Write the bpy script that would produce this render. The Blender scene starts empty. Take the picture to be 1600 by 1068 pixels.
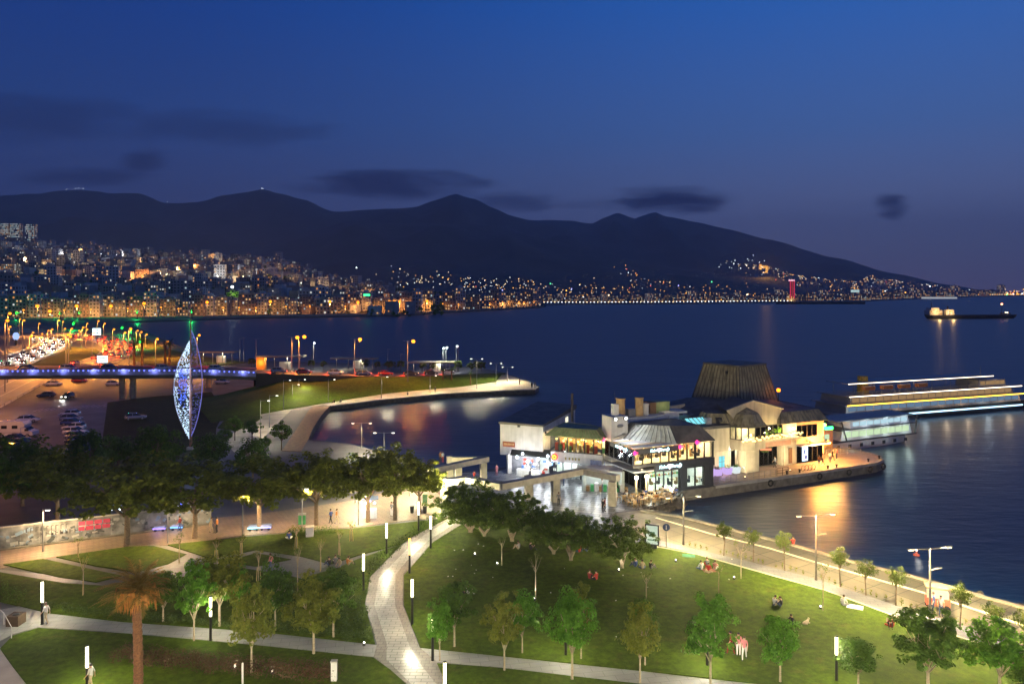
import bpy, bmesh, math, random
from math import sin, cos, pi, radians, sqrt, atan2, exp
from mathutils import Vector, Matrix, noise
random.seed(7)
S = bpy.context.scene
COL = S.collection
F, H, YH, WL = 1150.0, 27.0, 455.0, -1.4      # lens in photo pixels, eye height, horizon row, water level

# ------------------------------------------------------------------ camera, sky, exposure
cam = bpy.data.cameras.new('camera')
cam.sensor_width = 36; cam.lens = 36*F/1600; cam.shift_y = -(534-YH)/1600
cam.clip_start = 1; cam.clip_end = 60000
camo = bpy.data.objects.new('camera', cam); camo.location = (0, 0, H); camo.rotation_euler = (pi/2, 0, 0)
COL.objects.link(camo); S.camera = camo
S.view_settings.view_transform = 'Standard'; S.view_settings.look = 'None'
S.view_settings.exposure = 0.0; S.view_settings.gamma = 1.0; S.view_settings.use_curve_mapping = False
S.render.engine = 'CYCLES'
S.cycles.use_denoising = True
S.cycles.max_bounces = 5; S.cycles.diffuse_bounces = 3; S.cycles.glossy_bounces = 3
S.cycles.transmission_bounces = 3; S.cycles.transparent_max_bounces = 6
S.cycles.sample_clamp_indirect = 2.0
S.cycles.caustics_reflective = False; S.cycles.caustics_refractive = False

W = bpy.data.worlds.new('World'); S.world = W; W.use_nodes = True
def srgb(r, g, b):
    f = lambda c: (c/12.92 if c <= .04045 else ((c+.055)/1.055)**2.4)
    return (f(r/255), f(g/255), f(b/255), 1)
def build_world():
    nt = W.node_tree; nt.nodes.clear(); N = nt.nodes.new; L = nt.links.new
    out = N('ShaderNodeOutputWorld'); bg = N('ShaderNodeBackground'); L(bg.outputs[0], out.inputs[0])
    tc = N('ShaderNodeTexCoord'); sx = N('ShaderNodeSeparateXYZ'); L(tc.outputs['Generated'], sx.inputs[0])
    def M(op, a, b=None, c=None, clamp=False):
        n = N('ShaderNodeMath'); n.operation = op; n.use_clamp = clamp
        for i, q in enumerate((a, b, c)):
            if q is None: continue
            if isinstance(q, (int, float)): n.inputs[i].default_value = q
            else: L(q, n.inputs[i])
        return n.outputs[0]
    X, Y, Z = sx.outputs
    def ramp(stops):
        r = N('ShaderNodeValToRGB'); e = r.color_ramp.elements
        e[0].position, e[0].color = stops[0][0], stops[0][1]
        e[1].position, e[1].color = stops[-1][0], stops[-1][1]
        for p, c in stops[1:-1]:
            q = e.new(p); q.color = c
        return r
    el = M('MAXIMUM', Z, 0.0)
    # dusk sky: two elevation ramps, east (dark) and west (after-glow), mixed by azimuth
    ra = ramp([(0, srgb(58, 57, 92)), (.06, srgb(50, 57, 100)), (.13, srgb(42, 58, 108)), (.22, srgb(30, 58, 118)), (.36, srgb(10, 50, 122)), (.6, srgb(8, 36, 96)), (1, srgb(5, 24, 66))])
    rb = ramp([(0, srgb(92, 88, 124)), (.05, srgb(88, 95, 134)), (.12, srgb(86, 102, 150)), (.2, srgb(66, 98, 158)), (.36, srgb(38, 92, 172)), (.6, srgb(16, 56, 128)), (1, srgb(5, 24, 66))])
    L(el, ra.inputs[0]); L(el, rb.inputs[0])
    az = N('ShaderNodeMapRange'); az.interpolation_type = 'SMOOTHSTEP'
    L(X, az.inputs[0]); az.inputs[1].default_value = -.62; az.inputs[2].default_value = .62
    mx = N('ShaderNodeMix'); mx.data_type = 'RGBA'; L(az.outputs[0], mx.inputs[0]); L(ra.outputs[0], mx.inputs[6]); L(rb.outputs[0], mx.inputs[7])
    # soft dark evening clouds: stretched puffs in the directions where they float
    nz = N('ShaderNodeTexNoise'); nz.inputs['Scale'].default_value = 11; nz.inputs['Detail'].default_value = 8; nz.inputs['Roughness'].default_value = .62
    mp = N('ShaderNodeMapping'); mp.inputs['Scale'].default_value = (1, 1, 5.0); L(tc.outputs['Generated'], mp.inputs[0]); L(mp.outputs[0], nz.inputs[0])
    ax = M('DIVIDE', X, M('MAXIMUM', Y, .05)); ay = M('DIVIDE', Z, M('MAXIMUM', Y, .05))
    mask = None
    for (px, py, rx, ry, st) in ((1045, 314, 105, 24, .95), (1070, 303, 55, 16, .5), (1395, 321, 34, 24, 1), (610, 289, 155, 26, .85), (800, 315, 80, 18, .6), (340, 200, 180, 30, .4),
                                 (60, 185, 170, 44, .42), (225, 250, 46, 20, .65), (130, 275, 110, 16, .55), (700, 300, 60, 14, .4), (940, 318, 90, 12, .3)):
        dx = M('DIVIDE', M('SUBTRACT', ax, (px-800)/F), rx/F); dy = M('DIVIDE', M('SUBTRACT', ay, (YH-py)/F), ry/F)
        r = M('ADD', M('MULTIPLY', dx, dx), M('MULTIPLY', dy, dy))
        r = M('ADD', r, M('MULTIPLY', M('SUBTRACT', nz.outputs[0], .5), 2.5))
        m = N('ShaderNodeMapRange'); m.interpolation_type = 'SMOOTHSTEP'; L(r, m.inputs[0])
        m.inputs[1].default_value = 1.25; m.inputs[2].default_value = -.1; m.inputs[3].default_value = 0; m.inputs[4].default_value = st
        mask = m.outputs[0] if mask is None else M('MAXIMUM', mask, m.outputs[0])
    front = M('GREATER_THAN', Y, .1); mask = M('MULTIPLY', mask, front)
    cl = N('ShaderNodeMix'); cl.data_type = 'RGBA'; L(mask, cl.inputs[0]); L(mx.outputs[2], cl.inputs[6]); cl.inputs[7].default_value = srgb(15, 24, 62)
    L(cl.outputs[2], bg.inputs[0]); bg.inputs[1].default_value = 1.27
build_world()

# ------------------------------------------------------------------ helpers
def P(px, py, z=0.0):                    # photo pixel on the level z -> the point of the place it shows
    Y = F*(H-z)/(py-YH); return Vector(((px-800)/F*Y, Y, z))
def ZA(py, Y): return H-(py-YH)*Y/F      # height seen at row py at distance Y
def PD(px, Y, z=0.0): return Vector(((px-800)/F*Y, Y, z))

class MB:
    def __init__(s): s.v = []; s.f = []; s.m = []
    def add(s, vs, fs, m=0):
        b = len(s.v); s.v += [tuple(v) for v in vs]; s.f += [tuple(i+b for i in f) for f in fs]
        s.m += ([m]*len(fs) if isinstance(m, int) else list(m)); return s
    def box(s, c, d, rz=0.0, m=0, tp=1.0, rx=0.0, ry=0.0):
        hx, hy, hz = d[0]/2, d[1]/2, d[2]/2
        vs = [Vector((x*hx*(tp if z > 0 else 1), y*hy*(tp if z > 0 else 1), z*hz)) for z in (-1, 1) for x, y in ((-1, -1), (1, -1), (1, 1), (-1, 1))]
        R = Matrix.Rotation(rz, 3, 'Z') @ Matrix.Rotation(ry, 3, 'Y') @ Matrix.Rotation(rx, 3, 'X'); c = Vector(c)
        return s.add([R @ v+c for v in vs], [(3, 2, 1, 0), (4, 5, 6, 7), (0, 1, 5, 4), (1, 2, 6, 5), (2, 3, 7, 6), (3, 0, 4, 7)], m)
    def bx(s, x0, x1, y0, y1, z0, z1, m=0):
        return s.box(((x0+x1)/2, (y0+y1)/2, (z0+z1)/2), (x1-x0, y1-y0, z1-z0), m=m)
    def prism(s, poly, z0, z1, m=0, mt=None, bottom=True):
        poly = [(p[0], p[1]) for p in poly]; n = len(poly)
        a = sum(poly[i][0]*poly[(i+1) % n][1]-poly[(i+1) % n][0]*poly[i][1] for i in range(n))
        if a < 0: poly = poly[::-1]
        zt = z1 if isinstance(z1, (list, tuple)) else [z1]*n
        if a < 0: zt = list(zt)[::-1]
        vs = [(x, y, z0) for x, y in poly]+[(x, y, zt[i]) for i, (x, y) in enumerate(poly)]
        fs = [tuple(range(n, 2*n))]+[(i, (i+1) % n, n+(i+1) % n, n+i) for i in range(n)]
        ms = [m if mt is None else mt]+[m]*n
        if bottom: fs.append(tuple(range(n-1, -1, -1))); ms.append(m)
        return s.add(vs, fs, ms)
    def rings(s, rs, m=0, caps=True, closed=True):
        n = len(rs[0]); vs = [p for r in rs for p in r]; fs = []
        for k in range(len(rs)-1):
            for i in range(n if closed else n-1):
                j = (i+1) % n; fs.append((k*n+i, k*n+j, (k+1)*n+j, (k+1)*n+i))
        if caps: fs += [tuple(range(n-1, -1, -1)), tuple(range((len(rs)-1)*n, len(rs)*n))]
        return s.add(vs, fs, m)
    def tube(s, p0, p1, r0, r1=None, n=8, m=0, caps=True):
        return s.path([p0, p1], [r0, r0 if r1 is None else r1], n, m, caps)
    def path(s, pts, rad, n=6, m=0, caps=True):
        pts = [Vector(p) for p in pts]; rs = []
        if isinstance(rad, (int, float)): rad = [rad]*len(pts)
        for i, p in enumerate(pts):
            d = (pts[min(i+1, len(pts)-1)]-pts[max(i-1, 0)]).normalized()
            a = d.orthogonal().normalized() if abs(d.z) < .95 else (Vector((1, 0, 0))-d*d.x).normalized()
            b = d.cross(a)
            rs.append([p+(a*cos(2*pi*k/n)+b*sin(2*pi*k/n))*rad[i] for k in range(n)])
        return s.rings(rs, m, caps)
    def lathe(s, prof, c=(0, 0, 0), n=12, m=0):
        c = Vector(c)
        return s.rings([[c+Vector((r*cos(2*pi*k/n), r*sin(2*pi*k/n), z)) for k in range(n)] for r, z in prof], m)
    def ball(s, c, r, m=0, n=8, k=5, sc=(1, 1, 1)):
        c = Vector(c)
        rs = [[c+Vector((r*sc[0]*sin(pi*j/k)*cos(2*pi*i/n), r*sc[1]*sin(pi*j/k)*sin(2*pi*i/n), -r*sc[2]*cos(pi*j/k))) for i in range(n)] for j in range(1, k)]
        return s.rings(rs, m)
    def quad(s, a, b, c, d, m=0): return s.add([a, b, c, d], [(0, 1, 2, 3)], m)
    def mesh(s, name, mats, smooth=False):
        me = bpy.data.meshes.new(name); me.from_pydata(s.v, [], s.f)
        for q in (mats if isinstance(mats, (list, tuple)) else [mats]): me.materials.append(q)
        if any(s.m): me.polygons.foreach_set('material_index', s.m)
        if smooth: me.polygons.foreach_set('use_smooth', [True]*len(s.f))
        me.update(); return me
    def build(s, name, mats, parent=None, smooth=False, kind=None, label=None):
        return put(name, s.mesh(name, mats, smooth), parent, kind=kind, label=label)
def put(name, me, parent=None, loc=None, rz=None, kind=None, label=None):
    o = bpy.data.objects.new(name, me); COL.objects.link(o)
    if parent is not None: o.parent = parent
    if loc is not None: o.location = loc
    if rz is not None: o.rotation_euler = (0, 0, rz)
    if kind: o['kind'] = kind
    if label: o['label'] = label
    return o
def tag(o, label, cat, group=None):
    o['label'] = label; o['category'] = cat
    if group: o['group'] = group
    return o
def thing(name, label, cat, loc=(0, 0, 0), rz=0.0, group=None):
    o = bpy.data.objects.new(name, None); COL.objects.link(o); o.empty_display_size = .3
    o.location = loc; o.rotation_euler = (0, 0, rz); return tag(o, label, cat, group)
KIDS = {}
def dup(root, loc, rz=0.0, label=None, sc=None, group=None):
    def cp(o, par):
        c = o.copy(); COL.objects.link(c)
        if par is not None: c.parent = par
        for ch in o.children: cp(ch, c)
        return c
    r = cp(root, None); r.location = loc; r.rotation_euler = (0, 0, rz)
    if sc: r.scale = sc if isinstance(sc, (tuple, list)) else (sc, sc, sc)
    if label: r['label'] = label
    if group: r['group'] = group
    return r
def lamp(parent, loc, power, col, rad=.15, spot=None, aim=(0, 0, -1), blend=.6, name='light'):
    l = bpy.data.lights.new(name, 'SPOT' if spot else 'POINT'); l.energy = power; l.color = col[:3]; l.shadow_soft_size = rad
    o = bpy.data.objects.new(name, l); COL.objects.link(o)
    if parent is not None: o.parent = parent
    o.location = loc
    if spot:
        l.spot_size = radians(spot); l.spot_blend = blend
        o.rotation_mode = 'QUATERNION'; o.rotation_quaternion = Vector(aim).to_track_quat('-Z', 'Y')
    return o

# ------------------------------------------------------------------ materials
MATS = {}
def mat(name, col, rough=.7, metal=0.0, var=.25, scale=2.0, bump=0.0, bscale=20.0, spec=.5, obj=False, trans=0.0, coat=0.0, streak=0.0):
    if name in MATS: return MATS[name]
    m = bpy.data.materials.new(name); m.use_nodes = True; nt = m.node_tree; N = nt.nodes.new; L = nt.links.new
    b = nt.nodes['Principled BSDF']; b.inputs['Roughness'].default_value = rough; b.inputs['Metallic'].default_value = metal
    b.inputs['Specular IOR Level'].default_value = spec; b.inputs['Coat Weight'].default_value = coat
    g = N('ShaderNodeNewGeometry'); tc = N('ShaderNodeTexCoord'); src = tc.outputs['Object'] if obj else g.outputs['Position']
    nz = N('ShaderNodeTexNoise'); nz.inputs['Scale'].default_value = scale; nz.inputs['Detail'].default_value = 5; L(src, nz.inputs[0])
    mr = N('ShaderNodeMapRange'); L(nz.outputs[0], mr.inputs[0]); mr.inputs[1].default_value = .25; mr.inputs[2].default_value = .75
    mr.inputs[3].default_value = 1-var; mr.inputs[4].default_value = 1+var
    fac = mr.outputs[0]
    if streak:      # rain streaks and grime running down the wall
        mp = N('ShaderNodeMapping'); mp.inputs['Scale'].default_value = (1.6, 1.6, .16); L(src, mp.inputs[0]); n4 = N('ShaderNodeTexNoise'); n4.inputs['Scale'].default_value = 1.3; n4.inputs['Detail'].default_value = 6; L(mp.outputs[0], n4.inputs[0])
        m4 = N('ShaderNodeMapRange'); L(n4.outputs[0], m4.inputs[0]); m4.inputs[1].default_value = .42; m4.inputs[2].default_value = .7; m4.inputs[3].default_value = 1; m4.inputs[4].default_value = 1-streak
        q4 = N('ShaderNodeMath'); q4.operation = 'MULTIPLY'; L(fac, q4.inputs[0]); L(m4.outputs[0], q4.inputs[1]); fac = q4.outputs[0]
    mx = N('ShaderNodeMix'); mx.data_type = 'RGBA'; mx.blend_type = 'MULTIPLY'; mx.inputs[0].default_value = 1
    mx.inputs[6].default_value = (*col[:3], 1); L(fac, mx.inputs[7]); L(mx.outputs[2], b.inputs['Base Color'])
    if bump:
        n2 = N('ShaderNodeTexNoise'); n2.inputs['Scale'].default_value = bscale; n2.inputs['Detail'].default_value = 3; L(src, n2.inputs[0])
        bp = N('ShaderNodeBump'); bp.inputs['Strength'].default_value = bump; bp.inputs['Distance'].default_value = .05
        L(n2.outputs[0], bp.inputs['Height']); L(bp.outputs[0], b.inputs['Normal'])
    MATS[name] = m; return m
def emat(name, col, strength, sample=False):
    if name in MATS: return MATS[name]
    m = bpy.data.materials.new(name); m.use_nodes = True; nt = m.node_tree; nt.nodes.clear()
    e = nt.nodes.new('ShaderNodeEmission'); e.inputs[0].default_value = (*col[:3], 1); e.inputs[1].default_value = strength
    o = nt.nodes.new('ShaderNodeOutputMaterial'); nt.links.new(e.outputs[0], o.inputs[0])
    m.cycles.emission_sampling = 'AUTO' if sample else 'NONE'
    MATS[name] = m; return m
def leafmat(name, col, col2, trans=.35, rough=.55):
    if name in MATS: return MATS[name]
    m = bpy.data.materials.new(name); m.use_nodes = True; nt = m.node_tree; N = nt.nodes.new; L = nt.links.new
    b = nt.nodes['Principled BSDF']; b.inputs['Roughness'].default_value = rough; b.inputs['Specular IOR Level'].default_value = .35
    g = N('ShaderNodeNewGeometry'); nz = N('ShaderNodeTexNoise'); nz.inputs['Scale'].default_value = 1.6; nz.inputs['Detail'].default_value = 3; L(g.outputs['Position'], nz.inputs[0])
    ad = N('ShaderNodeMath'); ad.operation = 'MULTIPLY_ADD'; L(g.outputs['Random Per Island'], ad.inputs[0]); ad.inputs[1].default_value = .5
    sb = N('ShaderNodeMath'); sb.operation = 'MULTIPLY_ADD'; L(nz.outputs[0], sb.inputs[0]); sb.inputs[1].default_value = 1.4; sb.inputs[2].default_value = -.45; L(sb.outputs[0], ad.inputs[2])
    mx = N('ShaderNodeMix'); mx.data_type = 'RGBA'; mx.clamp_factor = True; L(ad.outputs[0], mx.inputs[0]); mx.inputs[6].default_value = (*col, 1); mx.inputs[7].default_value = (*col2, 1)
    L(mx.outputs[2], b.inputs['Base Color'])
    t = N('ShaderNodeBsdfTranslucent'); L(mx.outputs[2], t.inputs[0]); ms = N('ShaderNodeMixShader'); ms.inputs[0].default_value = trans
    L(b.outputs[0], ms.inputs[1]); L(t.outputs[0], ms.inputs[2]); L(ms.outputs[0], nt.nodes['Material Output'].inputs[0])
    MATS[name] = m; return m
def paver(name, c1, c2, mortar, bw, bh, rz, rough=.45, bump=.4, msz=.02, offset=.5):
    if name in MATS: return MATS[name]
    m = bpy.data.materials.new(name); m.use_nodes = True; nt = m.node_tree; N = nt.nodes.new; L = nt.links.new
    b = nt.nodes['Principled BSDF']
    g = N('ShaderNodeNewGeometry'); mp = N('ShaderNodeMapping'); mp.inputs['Rotation'].default_value = (0, 0, rz); L(g.outputs['Position'], mp.inputs[0])
    br = N('ShaderNodeTexBrick'); L(mp.outputs[0], br.inputs[0]); br.offset = offset
    br.inputs['Color1'].default_value = (*c1, 1); br.inputs['Color2'].default_value = (*c2, 1); br.inputs['Mortar'].default_value = (*mortar, 1)
    br.inputs['Scale'].default_value = 1; br.inputs['Mortar Size'].default_value = msz; br.inputs['Brick Width'].default_value = bw; br.inputs['Row Height'].default_value = bh
    nz = N('ShaderNodeTexNoise'); nz.inputs['Scale'].default_value = .35; nz.inputs['Detail'].default_value = 7; L(g.outputs['Position'], nz.inputs[0])
    mr = N('ShaderNodeMapRange'); L(nz.outputs[0], mr.inputs[0]); mr.inputs[1].default_value = .3; mr.inputs[2].default_value = .7; mr.inputs[3].default_value = .7; mr.inputs[4].default_value = 1.2
    mx = N('ShaderNodeMix'); mx.data_type = 'RGBA'; mx.blend_type = 'MULTIPLY'; mx.inputs[0].default_value = 1; L(br.outputs[0], mx.inputs[6]); L(mr.outputs[0], mx.inputs[7])
    L(mx.outputs[2], b.inputs['Base Color'])
    rr = N('ShaderNodeMapRange'); L(nz.outputs[0], rr.inputs[0]); rr.inputs[3].default_value = rough-.1; rr.inputs[4].default_value = rough+.15; L(rr.outputs[0], b.inputs['Roughness'])
    bp = N('ShaderNodeBump'); bp.inputs['Strength'].default_value = bump; bp.inputs['Distance'].default_value = .02; bp.invert = True; L(br.outputs['Fac'], bp.inputs['Height']); L(bp.outputs[0], b.inputs['Normal'])
    MATS[name] = m; return m
def grassmat(name, c1, c2):
    m = bpy.data.materials.new(name); m.use_nodes = True; nt = m.node_tree; N = nt.nodes.new; L = nt.links.new
    b = nt.nodes['Principled BSDF']; b.inputs['Roughness'].default_value = .85; b.inputs['Specular IOR Level'].default_value = .15
    g = N('ShaderNodeNewGeometry')
    def nz(s, d): 
        n = N('ShaderNodeTexNoise'); n.inputs['Scale'].default_value = s; n.inputs['Detail'].default_value = d; n.inputs['Roughness'].default_value = .65; L(g.outputs['Position'], n.inputs[0]); return n.outputs[0]
    a, c = nz(.16, 4), nz(5, 6)
    ad = N('ShaderNodeMath'); ad.operation = 'MULTIPLY_ADD'; L(c, ad.inputs[0]); ad.inputs[1].default_value = .9
    s2 = N('ShaderNodeMath'); s2.operation = 'MULTIPLY_ADD'; L(a, s2.inputs[0]); s2.inputs[1].default_value = 1.3; s2.inputs[2].default_value = -.6; L(s2.outputs[0], ad.inputs[2])
    mx = N('ShaderNodeMix'); mx.data_type = 'RGBA'; mx.clamp_factor = True; L(ad.outputs[0], mx.inputs[0]); mx.inputs[6].default_value = (*c1, 1); mx.inputs[7].default_value = (*c2, 1)
    # trodden, thin and dry patches
    wn = nz(.55, 7); wr = N('ShaderNodeMapRange'); wr.interpolation_type = 'SMOOTHSTEP'; L(wn, wr.inputs[0]); wr.inputs[1].default_value = .52; wr.inputs[2].default_value = .74; wr.inputs[4].default_value = .5
    m2 = N('ShaderNodeMix'); m2.data_type = 'RGBA'; L(wr.outputs[0], m2.inputs[0]); L(mx.outputs[2], m2.inputs[6]); m2.inputs[7].default_value = (.1, .08, .02, 1)
    sn = nz(1.7, 5); sr = N('ShaderNodeMapRange'); L(sn, sr.inputs[0]); sr.inputs[1].default_value = .3; sr.inputs[2].default_value = .7; sr.inputs[3].default_value = .62; sr.inputs[4].default_value = 1.35
    m3 = N('ShaderNodeMix'); m3.data_type = 'RGBA'; m3.blend_type = 'MULTIPLY'; m3.inputs[0].default_value = 1; L(m2.outputs[2], m3.inputs[6]); L(sr.outputs[0], m3.inputs[7])
    L(m3.outputs[2], b.inputs['Base Color'])
    n3 = nz(22, 3); bp = N('ShaderNodeBump'); bp.inputs['Strength'].default_value = .9; bp.inputs['Distance'].default_value = .08; L(n3, bp.inputs['Height']); L(bp.outputs[0], b.inputs['Normal'])
    MATS[name] = m; return m
def glassy(name, tint, rough=.05, alpha=.25):     # thin window pane: mostly clear, mirrors a little
    if name in MATS: return MATS[name]
    m = bpy.data.materials.new(name); m.use_nodes = True; nt = m.node_tree; N = nt.nodes.new; L = nt.links.new; nt.nodes.clear()
    t = N('ShaderNodeBsdfTransparent'); t.inputs[0].default_value = (*tint, 1); gl = N('ShaderNodeBsdfGlossy'); gl.inputs['Roughness'].default_value = rough
    fr = N('ShaderNodeFresnel'); fr.inputs[0].default_value = 1.5
    ms = N('ShaderNodeMixShader'); L(fr.outputs[0], ms.inputs[0]); L(t.outputs[0], ms.inputs[1]); L(gl.outputs[0], ms.inputs[2])
    o = N('ShaderNodeOutputMaterial'); L(ms.outputs[0], o.inputs[0]); MATS[name] = m; return m
def waterm():
    m = bpy.data.materials.new('sea_water'); m.use_nodes = True; nt = m.node_tree; N = nt.nodes.new; L = nt.links.new
    b = nt.nodes['Principled BSDF']; b.inputs['Base Color'].default_value = (.002, .02, .07, 1); b.inputs['Roughness'].default_value = .36; b.inputs['IOR'].default_value = 1.42; b.inputs['Specular Tint'].default_value = (.62, .86, 1, 1)
    g = N('ShaderNodeNewGeometry'); hs = None
    for sc, rot, st in (((.16, .5, 1), .3, .9), ((.5, 1.5, 1), -.2, .5), ((.02, .06, 1), .15, 3.0)):
        mp = N('ShaderNodeMapping'); mp.inputs['Scale'].default_value = sc; mp.inputs['Rotation'].default_value = (0, 0, rot); L(g.outputs['Position'], mp.inputs[0])
        n = N('ShaderNodeTexNoise'); n.inputs['Scale'].default_value = 1; n.inputs['Detail'].default_value = 4; L(mp.outputs[0], n.inputs[0])
        q = N('ShaderNodeMath'); q.operation = 'MULTIPLY_ADD'; L(n.outputs[0], q.inputs[0]); q.inputs[1].default_value = st
        if hs is None: q.inputs[2].default_value = 0
        else: L(hs, q.inputs[2])
        hs = q.outputs[0]
    bp = N('ShaderNodeBump'); bp.inputs['Strength'].default_value = .26; bp.inputs['Distance'].default_value = .5; L(hs, bp.inputs['Height']); L(bp.outputs[0], b.inputs['Normal'])
    MATS['water'] = m; return m
WARM = (1, .86, .55); COLUMN = (1, .93, .66); SODIUM = (1, .5, .1); COOL = (.82, .92, 1)
# ------------------------------------------------------------------ the setting: sea, land, paving, lawns
water = waterm()
w = MB(); w.quad((-16300, -230, WL), (10900, -230, WL), (10900, 11600, WL), (-16300, 11600, WL)); w.build('sea', water, kind='structure')
concrete = mat('concrete', (.33, .31, .28), .75, var=.3, scale=.6, bump=.25, bscale=8)
asphalt = mat('asphalt', (.075, .07, .072), .6, var=.5, scale=.25, bump=.3, bscale=25)
quay = mat('quay_stone', (.16, .14, .115), .8, var=.45, scale=1.2, bump=.6, bscale=4)
earth = mat('earth', (.06, .048, .035), .9, var=.4, scale=.05)
def poly(pts, z=0.0): return [P(a, b, z) for a, b in pts]
def sheet(name, pts, z, m, z0=-.25, kind='structure', world=False, label=None):
    b = MB(); b.prism(pts if world else poly(pts, z), z0, z, bottom=False); o = b.build(name, m, kind=kind); return o
COAST = [(2300, 1120), (1750, 988), (1600, 945), (1500, 918), (1440, 900), (1330, 873), (1230, 845), (1160, 828), (1110, 815), (1060, 803), (1035, 797), (1005, 795)]
QUAY = [(1052, 779), (1066, 766)]
COAST2 = [(1290, 697), (1100, 688), (900, 697), (800, 728), (775, 731), (740, 737), (700, 735), (660, 726), (600, 706), (540, 692), (482, 686), (490, 668), (503, 648), (517, 632),
          (600, 622), (700, 613), (790, 608.6), (836, 607.5), (842, 603), (825, 595), (800, 586), (780, 580), (750, 574.5), (700, 571), (600, 568), (500, 566), (400, 563),
          (330, 557), (290, 545), (255, 530), (225, 516), (208, 507), (190, 502), (400, 495.5), (620, 492), (700, 487), (845, 479.5), (850, 476), (900, 474.6), (1000, 474.5), (1180, 473), (1230, 472),
          (1330, 471), (1400, 468), (1500, 464), (1590, 462), (1900, 461)]
O24 = Vector((18.18, 98.15, 0)); A24 = radians(24)
def L(u, v, z=0.0): return Vector((O24.x+u*cos(A24)-v*sin(A24), O24.y+u*sin(A24)+v*cos(A24), z))
PIER = [L(3, -1.2), L(5, -.6), L(10.2, -.5), L(22, -.4), L(30, -.3), L(43, .2), L(46, 1.3), L(48, 4), L(48.4, 7), L(47.5, 10), L(45, 13)]
land = poly(COAST)+PIER+poly(COAST2)+[Vector((9000, 11500, 0)), Vector((-16000, 11500, 0)), Vector((-16000, -200, 0)), Vector((300, -200, 0))]
b = MB(); b.prism(land, -4, 0, m=1, mt=0, bottom=False); b.build('ground', [asphalt, quay], kind='structure')
lawn_m = grassmat('lawn_grass', (.024, .048, .002), (.084, .125, .006))
dry_m = grassmat('dry_grass', (.045, .05, .012), (.09, .1, .03))
plaza_m = paver('plaza_slabs', (.29, .29, .29), (.13, .13, .135), (.05, .05, .05), 2.4, .9, radians(20), .3, msz=.07)
prom_m = paver('promenade_slabs', (.165, .142, .092), (.118, .1, .066), (.055, .048, .034), 2.2, 2.2, radians(-32), .55, msz=.05, offset=0)
walk_m = paver('walk_slabs', (.33, .31, .27), (.26, .245, .215), (.12, .11, .095), .9, .42, 0, .3, msz=.03)
band_m = paver('band_slabs', (.22, .19, .165), (.17, .15, .13), (.1, .09, .08), .6, .42, 0, .5, msz=.025)
path_m = paver('path_slabs', (.29, .285, .26), (.26, .25, .235), (.17, .165, .15), 1.4, .7, radians(-10), .5, msz=.02)
brown_m = paver('avenue_pavers', (.24, .17, .125), (.2, .145, .11), (.1, .08, .06), .8, .4, radians(14), .6, msz=.03)
grey_m = paver('grey_pavers', (.17, .17, .175), (.14, .14, .15), (.09, .09, .09), 1, .5, radians(10), .55)
kerb_m = mat('kerb_stone', (.5, .45, .33), .7, var=.2, scale=1)
deck_m = mat('boardwalk_wood', (.2, .11, .055), .65, var=.4, scale=1.5, bump=.4, bscale=9)

# plaza by the restaurant and the paved avenue before the mural wall
sheet('plaza', [(690, 742), (720, 738), (775, 736), (900, 706), (1000, 720), (1064, 768), (1050, 779), (1003, 794), (960, 800), (985, 830), (1000, 850), (940, 850), (720, 815), (690, 806)], .02, plaza_m)
sheet('avenue', [(-260, 930), (0, 852), (90, 836), (160, 826), (300, 812), (420, 800), (560, 780), (690, 742), (690, 806), (722, 816), (705, 808), (640, 812), (560, 822), (480, 828), (380, 836), (290, 850), (200, 853), (82, 870), (0, 888), (-260, 960)], .03, brown_m)
# promenade along the quay, its grey foot strip and pale kerb
PRE = [(2300, 1120), (1750, 988), (1600, 945), (1500, 918), (1440, 900), (1330, 873), (1230, 845), (1160, 828), (1110, 815), (1060, 803), (1005, 795)]
sheet('promenade', [(1000, 797), (960, 801), (950, 808), (985, 832), (1078, 855), (1160, 874), (1270, 902), (1400, 945), (1500, 974), (1600, 1010), (2300, 1260)]+[(a, q+.6) for a, q in PRE], .035, prom_m)
sheet('foot_strip', [(945, 806), (985, 832), (1078, 855), (1160, 874), (1270, 902), (1400, 945), (1500, 974), (1600, 1010), (2300, 1260), (2300, 1300), (1600, 1024), (1522, 1000), (1422, 969), (1290, 920), (1165, 885), (1090, 864), (1040, 854), (985, 846), (940, 830)], .05, grey_m)
def ribbon(pts, width, z, h=0, name=None, m=None, world=False, kind='structure'):
    c = [Vector(p) for p in pts] if world else [P(a, q, z) for a, q in pts]
    lft, rgt = [], []
    for i, p in enumerate(c):
        d = c[min(i+1, len(c)-1)]-c[max(i-1, 0)]; d.z = 0; d.normalize(); n = Vector((-d.y, d.x, 0))
        lft.append(p+n*width/2); rgt.append(p-n*width/2)
    mb = MB()
    vs = lft+rgt+[q-Vector((0, 0, h or .2)) for q in lft]+[q-Vector((0, 0, h or .2)) for q in rgt]; k = len(c); fs = []
    for i in range(k-1):
        fs += [(k+i, k+i+1, i+1, i), (i, i+1, 2*k+i+1, 2*k+i), (k+i+1, k+i, 3*k+i, 3*k+i+1)]
    fs += [(0, 2*k, 3*k, k), (k-1, 2*k-1, 4*k-1, 3*k-1)]
    mb.add(vs, fs)
    return mb.build(name, m, kind=kind) if name else mb
KERB = [(940, 830), (985, 847), (1040, 855.5), (1090, 865), (1165, 886), (1290, 921), (1422, 970), (1522, 1001), (1600, 1026), (2300, 1310)]
ribbon(KERB, .22, .13, name='kerb', m=kerb_m)
ribbon([(1025, 808), (1110, 833), (1200, 855), (1280, 879), (1440, 924), (1600, 976), (2300, 1185)], .35, .055, name='cycle_lane_line', m=mat('lane_paint', (.75, .68, .45), .6))
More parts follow.
